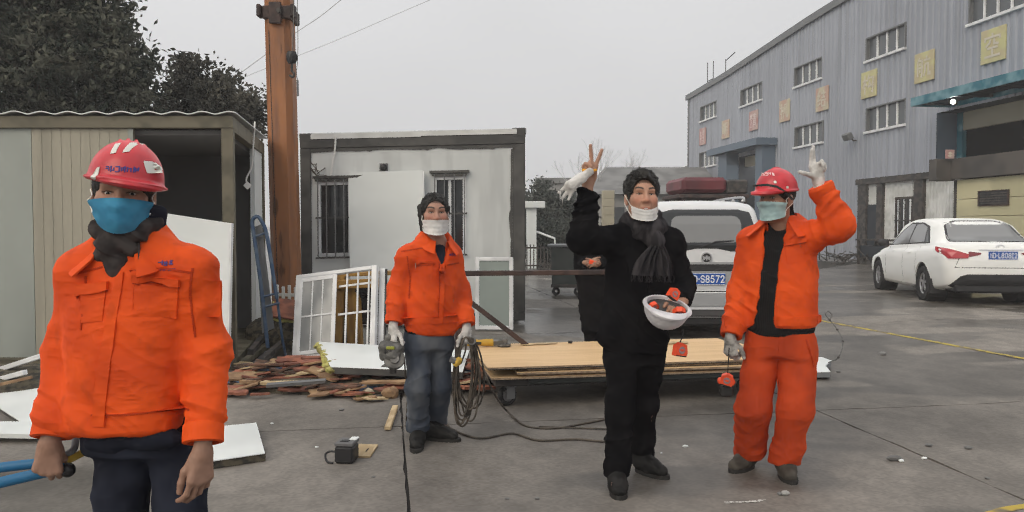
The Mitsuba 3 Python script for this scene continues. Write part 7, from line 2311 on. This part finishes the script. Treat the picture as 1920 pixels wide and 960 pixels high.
def tail(p0, p1, p2, w0, w1, seed):
    """One hanging end of a scarf: a pleated strip of cloth with a fringe."""
    rr = np.random.default_rng(seed)
    path = smoothpath([p0, p1, p2], 9)
    nv = 25
    R_, Fd = C.M[:3, 0], C.M[:3, 1]
    g_ = np.zeros((len(path), nv, 3))
    for i_, q in enumerate(path):
        t = i_ / (len(path) - 1)
        w = w0 + (w1 - w0) * smooth01(0, .8, np.array(t))
        for k_ in range(nv):
            s_ = k_ / (nv - 1) - .5
            pl = (.013 - .004 * t) * math.sin(s_ * 21 + 1.2 * math.sin(t * 3 + seed)) + .006 * math.sin(s_ * 47 + seed * 2 + 2 * t)
            g_[i_, k_] = q + R_ * s_ * w + Fd * (pl - .9 * w * s_ * s_)
    n = np.cross(np.gradient(g_, axis=0), np.gradient(g_, axis=1))
    n /= np.linalg.norm(n, axis=2, keepdims=True) + 1e-9
    k = put(C.k('scarf_end'), slabgrid(g_ + n * .003, g_ - n * .003), 'scarf_grey', 50)
    fr = [tube(smoothpath([g_[-1, q] + V(0, 0, .004), g_[-1, q] + V(rr.normal(0, .004), rr.normal(0, .004), -.016), g_[-1, q] + V(rr.normal(0, .007), rr.normal(0, .006), -.034)], 2), .0017, 4) for q in range(nv)]
    kf = put(k + '__fringe', join(fr), 'scarf_grey')
    labels[kf] = {'kind': 'stuff'}


tail(Mz(-.005, .150, .565), Mz(-.045, .158, .47), Mz(-.065, .160, .375), .05, .115, 3)
tail(Mz(-.015, .158, .560), Mz(.030, .166, .46), Mz(.050, .168, .37), .05, .125, 5)
C.mask(-.126, -.068, 52, .0085, 'mask_white', pleat=.005, sag=-.036)
hs_ = lambda q: smax(smax(ell((0, -.010, .058), (.088, .110, .098))(q), -ell((.006, .108, -.018), (.072, .094, .116))(q), .010), F(-.006) - q[:, 2] - .2 * np.maximum(q[:, 1], 0) + .5 * np.minimum(q[:, 1] + .02, 0), .012)
C.hair(hs_, .0045, .005, 9, fq=(95, 35, 35), locks=1500, lockl=.8)
put(C.k('teeth'), moved(sdf_mesh(ell((0, .0775, -.0605), (.0165, .0125, .0042)), (-.022, .06, -.068), (.022, .094, -.053), .0012), C.H), 'strap_white', True)
C.trousers([(-.12, .150, .115, .0), (.0, .155, .118, 0), (.06, .15, .115, 0)], (.090, .072, .066, .035), 'black_cloth', .009, 55, .010)
C.shoe(gR + V(0, .17, 0), toe=gp(1163, 938), mname='shoe_black', boot=.16, part='boot', width=1.08)
C.shoe(gp(1192, 882), toe=gp(1252, 899), mname='shoe_black', boot=.14, part='boot', width=1.08)
gb = thing('limp_glove', 'limp pale work glove with an orange yellow hem hanging from the raised V sign hand', 'glove')
ga = at(1102, 326, 4.0)
hb_ = U([rc(at(1106, 322, 4.0), at(1090, 334, 4.0), .020, .024), rc(at(1090, 334, 4.0), at(1068, 347, 3.98), .026, .024), rc(at(1068, 345, 3.98), at(1048, 361, 3.98), .012, .008), rc(at(1072, 350, 3.98), at(1054, 372, 3.98), .011, .008), rc(at(1080, 345, 3.98), at(1066, 374, 3.98), .010, .007)], .012)
gm_ = sdf_mesh(lambda q: hb_(q), *bounds([at(1106, 322, 4.0), at(1048, 372, 3.98)], .06), .004)
gm_ = displaced(gm_, .004 * (meshkit.fbm(gm_.vertices * 60, 3, 3) - .5))
put(gb + '__fabric', gm_, 'glove_white', True)
hy = C.J['wrR'] + unit(J['wrR'] - J['elR']) * .028
yb = U([rc(at(1094, 319, 4.035), at(1104, 321, 4.012), .0075, .0085), rc(at(1104, 321, 4.012), at(1117, 319, 4.035), .0085, .0075)], .006)
put(gb + '__hem', sdf_mesh(yb, *bounds([at(1105, 320, 4.02)], .06), .0028), 'glove_yellow', True)
# the upturned white helmet with tape measures
hw = thing('white_helmet', 'white safety helmet held upside down and filled with tape measures', 'helmet')
hm_, _ = helmet_mesh(False)
hcn = at(1251, 574, 4.02)
zax = unit(V(-.16, .30, -1))
xax = unit(V(1, -.05, -.2) - zax * (V(1, -.05, -.2) @ zax))
fm = frame(xax, np.cross(zax, xax), zax, hcn) @ euler((0, 0, -.052))
put(hw + '__shell', moved(hm_, fm), 'helmet_white', 50)
put(hw + '__liner', moved(lathe([(.098, .055), (.100, .075), (.088, .12), (.05, .152), (.0, .160), (.0, .156), (.048, .148), (.084, .118), (.095, .075)], 30), fm), 'grey_plastic', 40)


def tape_measure(label, o, m3, strap=None, s=1.0):
    t = thing('tape_measure', label, 'tape measure', 'orange tape measures')
    m = frame(m3[0] * s, m3[1] * s, m3[2] * s, o)
    pg = Polygon([(-.030, -.028), (.030, -.028), (.034, -.01), (.024, .026), (-.006, .034), (-.03, .018)]).buffer(.004)
    put(t + '__case', prism(pg, -.017, .017, m), 'tape_orange', 30)
    put(t + '__label', prism(Point(0, .0).buffer(.019, quad_segs=5), -.019, -.0172, m), 'tape_label')
    put(t + '__bumper', prism(Polygon([(-.031, -.033), (.031, -.033), (.033, -.027), (-.031, -.027)]), -.0185, .0185, m), 'tape_black')
    put(t + '__mark', prism(strokes([[(-.012, .005), (.012, .005)], [(-.012, -.003), (.012, -.003)]], .004), -.0205, -.0192, m) if False else prism(sbox(-.012, -.005, .012, .006), -.0205, -.0192, m), 'tape_orange')
    if strap is not None:
        put(t + '__strap', tube(smoothpath(strap), .0032, 6), 'tape_black')
    return t


E3 = lambda rx, ry, rz: trimesh.transformations.euler_matrix(*np.radians((rx, ry, rz)))[:3, :3].T
tape_measure('orange tape measure hanging on a black loop below the white helmet', at(1275, 656, 4.05), E3(0, 10, 25), [at(1280, 618, 4.06), at(1280, 630, 4.05), at(1276, 640, 4.05), at(1275, 647, 4.05)])
tape_measure('orange tape measure standing upright in the held white helmet', at(1263, 551, 4.06), E3(0, 35, 20), s=.85)
tape_measure('orange tape measure at the left side inside the held white helmet', at(1225, 575, 4.02), E3(40, -30, 10), s=.72)
tape_measure('orange tape measure at the right side inside the held white helmet', at(1274, 584, 3.98), E3(60, 15, 20), s=.78)

# ------------------------------------------------------------------ 4: the man in full orange
J = dict(pelvis=at(1462, 632, 4.52), neck=at(1464, 414, 4.52), head=at(1456, 376, 4.48), shR=at(1408, 452, 4.60), shL=at(1516, 446, 4.42), elR=at(1389, 545, 4.64), elL=at(1573, 424, 4.30), wrR=at(1371, 627, 4.52), wrL=at(1537, 346, 4.30),
         hipR=at(1432, 655, 4.56), hipL=at(1495, 655, 4.48), knR=at(1412, 765, 4.50), knL=at(1492, 765, 4.42))
gR, gL = gp(1385, 885), gp(1486, 905)
J.update(anR=gp(1404, 878) * V(1, 1, 0) + V(.01, .02, .10), anL=V(gL[0], gL[1] + .14, .10), toeR=gp(1374, 886) + V(0, 0, .03), toeL=gp(1487, 908) + V(0, 0, .03))
D = Person('man in an open orange suit, red helmet and pale blue mask waving a gloved hand', J, (-1.45, -1, -.04), (0, 0, 1), 1.05, (.30, .165, .110))
D.body([])
prof = [(.055, .196, .146, .0), (.09, .202, .150, .0), (.18, .204, .150, .0), (.32, .200, .144, .0), (.44, .192, .120, -.006), (.51, .150, .095, -.012), (.555, .10, .078, -.014), (.58, .074, .068, -.012)]
op = ([.0, .10, .30, .48, .60], [.055, .045, .025, .015, .01], [.068, .062, .052, .050, .060])
D.jacket(prof, dict(R=(.074, .070, .058, .0), L=(.078, .075, .062, -.012)), opening=op, res=.0078, seed=65, e=2.25)
inr = loft(D.M, [.015, .06, .22, .38, .52, .62, .69, .775], [0] * 8, [0, 0, 0, 0, 0, -.006, -.010, -.012], [.165, .185, .190, .185, .165, .085, .064, .060], [.125, .134, .136, .128, .100, .080, .068, .062], 2.3, .012)
lo, hi = bounds([J['neck'], J['pelvis']], .26)
put(D.k('sweater'), wrinkled(sdf_mesh(inr, lo, hi, .008), [(J['pelvis'], J['neck'], .2, .007, 9, .5)], 68), 'knit_black', True)
D.cuff('R', .056, .05, .010, 'hi_vis_orange')
D.cuff('L', .060, .05, -.004, 'hi_vis_orange')
D.collar(np.linalg.norm(J['neck'] - J['pelvis']) + .012, 'hi_vis_orange', back=.02, drop=.050, spread=1.55, rx=.085, ry=.085, front=140, tip=.045)
Yj = 4.36
dD = lambda part, pts, th, mm='hi_vis_orange', **kw: put(D.k(part), pdrape(D.jk, pts, Yj, th, **kw), mm, 35)
dD('lapel', [(1459, 452), (1483, 430), (1497, 436), (1480, 452), (1462, 478), (1454, 500)], .016, sm=2)
dD('pocket_flap', [(1474, 452), (1509, 445), (1509, 453), (1475, 461)], .017, sm=2)
dD('flap_shade_line', [(1475, 460), (1509, 452), (1509, 455), (1475, 463)], .005, mm='seam_orange')  # shade below the flap drawn as a darker strip
dD('pocket', [(1476, 460), (1507, 453), (1507, 490), (1477, 494)], .004, sm=2)
dD('waistband', [(1444, 594), (1545, 592), (1546, 610), (1444, 612)], .007, sm=2)
dD('waistband', [(1372, 598), (1399, 600), (1398, 621), (1371, 617)], .007, sm=2)
dD('hem_tab', [(1537, 594), (1550, 594), (1550, 608), (1537, 609)], .011)
dD('front_seam', [(1457, 470), (1446, 520), (1443, 610), (1446, 610), (1449, 520), (1460, 470)], .004, mm='seam_orange')
D.mask(-.108, -.004, 68, .0105, 'mask_pale', pleat=.004)
hs_ = lambda q: smax(smax(ell((0, -.014, .042), (.0835, .106, .085))(q), -ell((0, .10, -.02), (.078, .10, .085))(q), .01), F(-.055) - q[:, 2] - .5 * np.maximum(q[:, 1], 0), .01)
D.hair(hs_, .0045, .004, 13)
hk_, hm, HR = D.helmet(yaw=0, pitch=-4, roll=0, ridges=False, lift=-.006)
hp = lambda part, pts, mm, th=.002, step=.006: put(hk_ + '__' + part, pdrape(hm, pts, 4.36, th, step=step), mm, 40)
for k, (x, y) in enumerate(((1455, 341), (1478, 351))):
    hp('rivet', Point(*at(x, y, 4.36)[[0, 2]]).buffer(.008, quad_segs=3), 'reflective')
c0 = at(1432, 327, 4.36)
put(hk_ + '__lettering', pdrape(hm, __import__('shapely.affinity', fromlist=['a']).rotate(scribble(c0[0], c0[2] - .004, .075, .020, 5, 14), -6), 4.36, .0018, step=.004), 'ink_pale')
hp('rim_strip', line_strip([at(x, y, 4.36)[[0, 2]] for x, y in ((1421, 347), (1440, 346), (1458, 350), (1475, 362), (1488, 374))], .012), 'rubber', .002)
D.trousers([(-.10, .185, .130, .0), (.0, .190, .132, 0), (.055, .180, .128, 0)], (.099, .094, .083, .030), 'orange_trousers', .0082, 75, .011, .05)
tr = D.tr
dT = lambda part, pts, th, mm='orange_trousers', **kw: put(D.k(part), pdrape(tr, pts, 4.38, th, **kw), mm, 35)
dT('fly', [(1462, 632), (1470, 632), (1466, 668), (1461, 668)], .004)
dT('pocket_seam', [(1508, 636), (1526, 690), (1528, 689), (1511, 636)], .004, mm='seam_orange')
D.shoe(gp(1412, 874), toe=gp(1371, 887), mname='shoe_grey', width=1.05)
D.shoe(V(gL[0], gL[1] + .18, 0), toe=gp(1487, 909), mname='shoe_grey', width=1.05)
up = unit(J['wrL'] - J['elL'])
D.glove('L', J['wrL'] + up * .02, (-.16, 0, 1), (.22, -1, .12), [(8, 10, 6), (4, 8, 6), (70, 84, 46), (78, 86, 46)], (-6, 0, 0, 0), res=.003, thumb=((.85, .42, .25), (.95, .35, .1), (.95, .42, 0)))
dn_ = unit(J['wrR'] - J['elR'])
D.glove('R', J['wrR'] + dn_ * .025, (.02, -.08, -1), (.6, .75, 0), [(48, 70, 34), (52, 72, 36), (56, 72, 36), (58, 72, 36)], mname='glove_grey', res=.003)
tape_measure('orange tape measure in a pouch hanging on a black cord beside the orange trousers', at(1363, 712, 4.46), E3(10, 15, -15), [at(1367, 652, 4.46), at(1366, 675, 4.46), at(1364, 702, 4.46)])
th_ = thing('tool_pouch', 'small black pouch hanging under the cord held by the man in full orange', 'pouch')
pm = sdf_mesh(U([sbx(at(1362, 733, 4.49), (.036, .022, .032), .014)], .01), *bounds([at(1362, 733, 4.49)], .08), .005)
put(th_ + '__bag', pm, 'tape_black', True)
put(th_ + '__flap', sdf_mesh(U([rc(at(1352, 714, 4.475), at(1372, 716, 4.475), .022, .02), rc(at(1364, 704, 4.475), at(1366, 716, 4.475), .012, .022)], .02), *bounds([at(1362, 714, 4.475)], .08), .004), 'tape_orange', True)

# ------------------------------------------------------------------ 5: the figure behind the raised sleeve
Y = 8.3
J = dict(pelvis=at(1122, 595, Y), neck=at(1106, 436, Y), head=at(1094, 398, Y - .03), shR=at(1090, 458, Y), shL=at(1146, 458, Y + .06), elR=at(1092, 508, Y - .02), elL=at(1148, 512, Y), wrR=at(1100, 492, Y - .26), wrL=at(1122, 494, Y - .25))
J.update(hipR=J['pelvis'] + V(-.08, 0, -.03), hipL=J['pelvis'] + V(.08, 0, -.03), knR=J['pelvis'] + V(-.07, -.02, -.40), knL=J['pelvis'] + V(.09, -.02, -.40), anR=V(J['pelvis'][0] - .07, Y, .09), anL=V(J['pelvis'][0] + .1, Y, .09),
         toeR=V(J['pelvis'][0] - .1, Y - .2, .03), toeL=V(J['pelvis'][0] + .12, Y - .2, .03))
E = Person('person in dark clothes mostly hidden behind the raised black sleeve', J, (-.2, -1, 0), (0, 0, 1), 1.0, (.36, .21, .15))
hA = make_hand('R', J['wrR'] + V(.01, -.02, -.0), (.6, -.6, .1), (.5, .6, -.4), [(50, 60, 30)] * 4, res=.005)
hB = make_hand('L', J['wrL'] + V(-.01, -.02, .0), (-.6, -.6, .1), (-.5, .6, -.4), [(50, 60, 30)] * 4, res=.005)
E.body([hA, hB])
E.jacket([(-.14, .19, .14, 0), (.1, .19, .14, 0), (.34, .19, .13, 0), (.44, .17, .11, 0), (.5, .12, .09, 0), (.55, .075, .07, 0)], dict(R=(.075, .068, .055, .0), L=(.075, .068, .055, .0)), res=.014, mname='black_cloth', part='coat', seed=85)
E.trousers([(-.12, .15, .115, .0), (.0, .155, .118, 0), (.06, .15, .115, 0)], (.085, .07, .065, .02), 'black_cloth', .014, 86)
E.hair(lambda q: smax(ell((0, -.014, .047), (.0865, .109, .09))(q), -ell((.004, .105, -.03), (.075, .095, .1))(q), .008), .006, .006, 17)
for s in 'RL':
    E.shoe(J['an' + s] * V(1, 1, 0) + V(0, .07, 0), J['toe' + s] * V(1, 1, 0), 'shoe_black')
ph = tag(put('red_gadget', moved(bx(-.035, .035, -.012, .012, -.022, .022, .006), euler(at(1111, 492, 7.96), 10, 15)), 'tape_orange'), 'small red object held by the half hidden person', 'gadget')

# ------------------------------------------------------------------ the damp air over the yard
scene['mist'] = {'type': 'homogeneous', 'albedo': {'type': 'rgb', 'value': [0.95, 0.95, 0.955]}, 'sigma_t': 0.0022}
scene['haze'] = {'type': 'cube', 'to_world': T().translate([0, 160, 5.5]).scale([252, 222, 6.6]), 'bsdf': {'type': 'null'}, 'interior': {'type': 'ref', 'id': 'mist'}}
scene['camera']['medium'] = {'type': 'ref', 'id': 'mist'}
labels['haze'] = {'label': 'thin grey mist over the whole yard', 'category': 'haze', 'kind': 'stuff'}
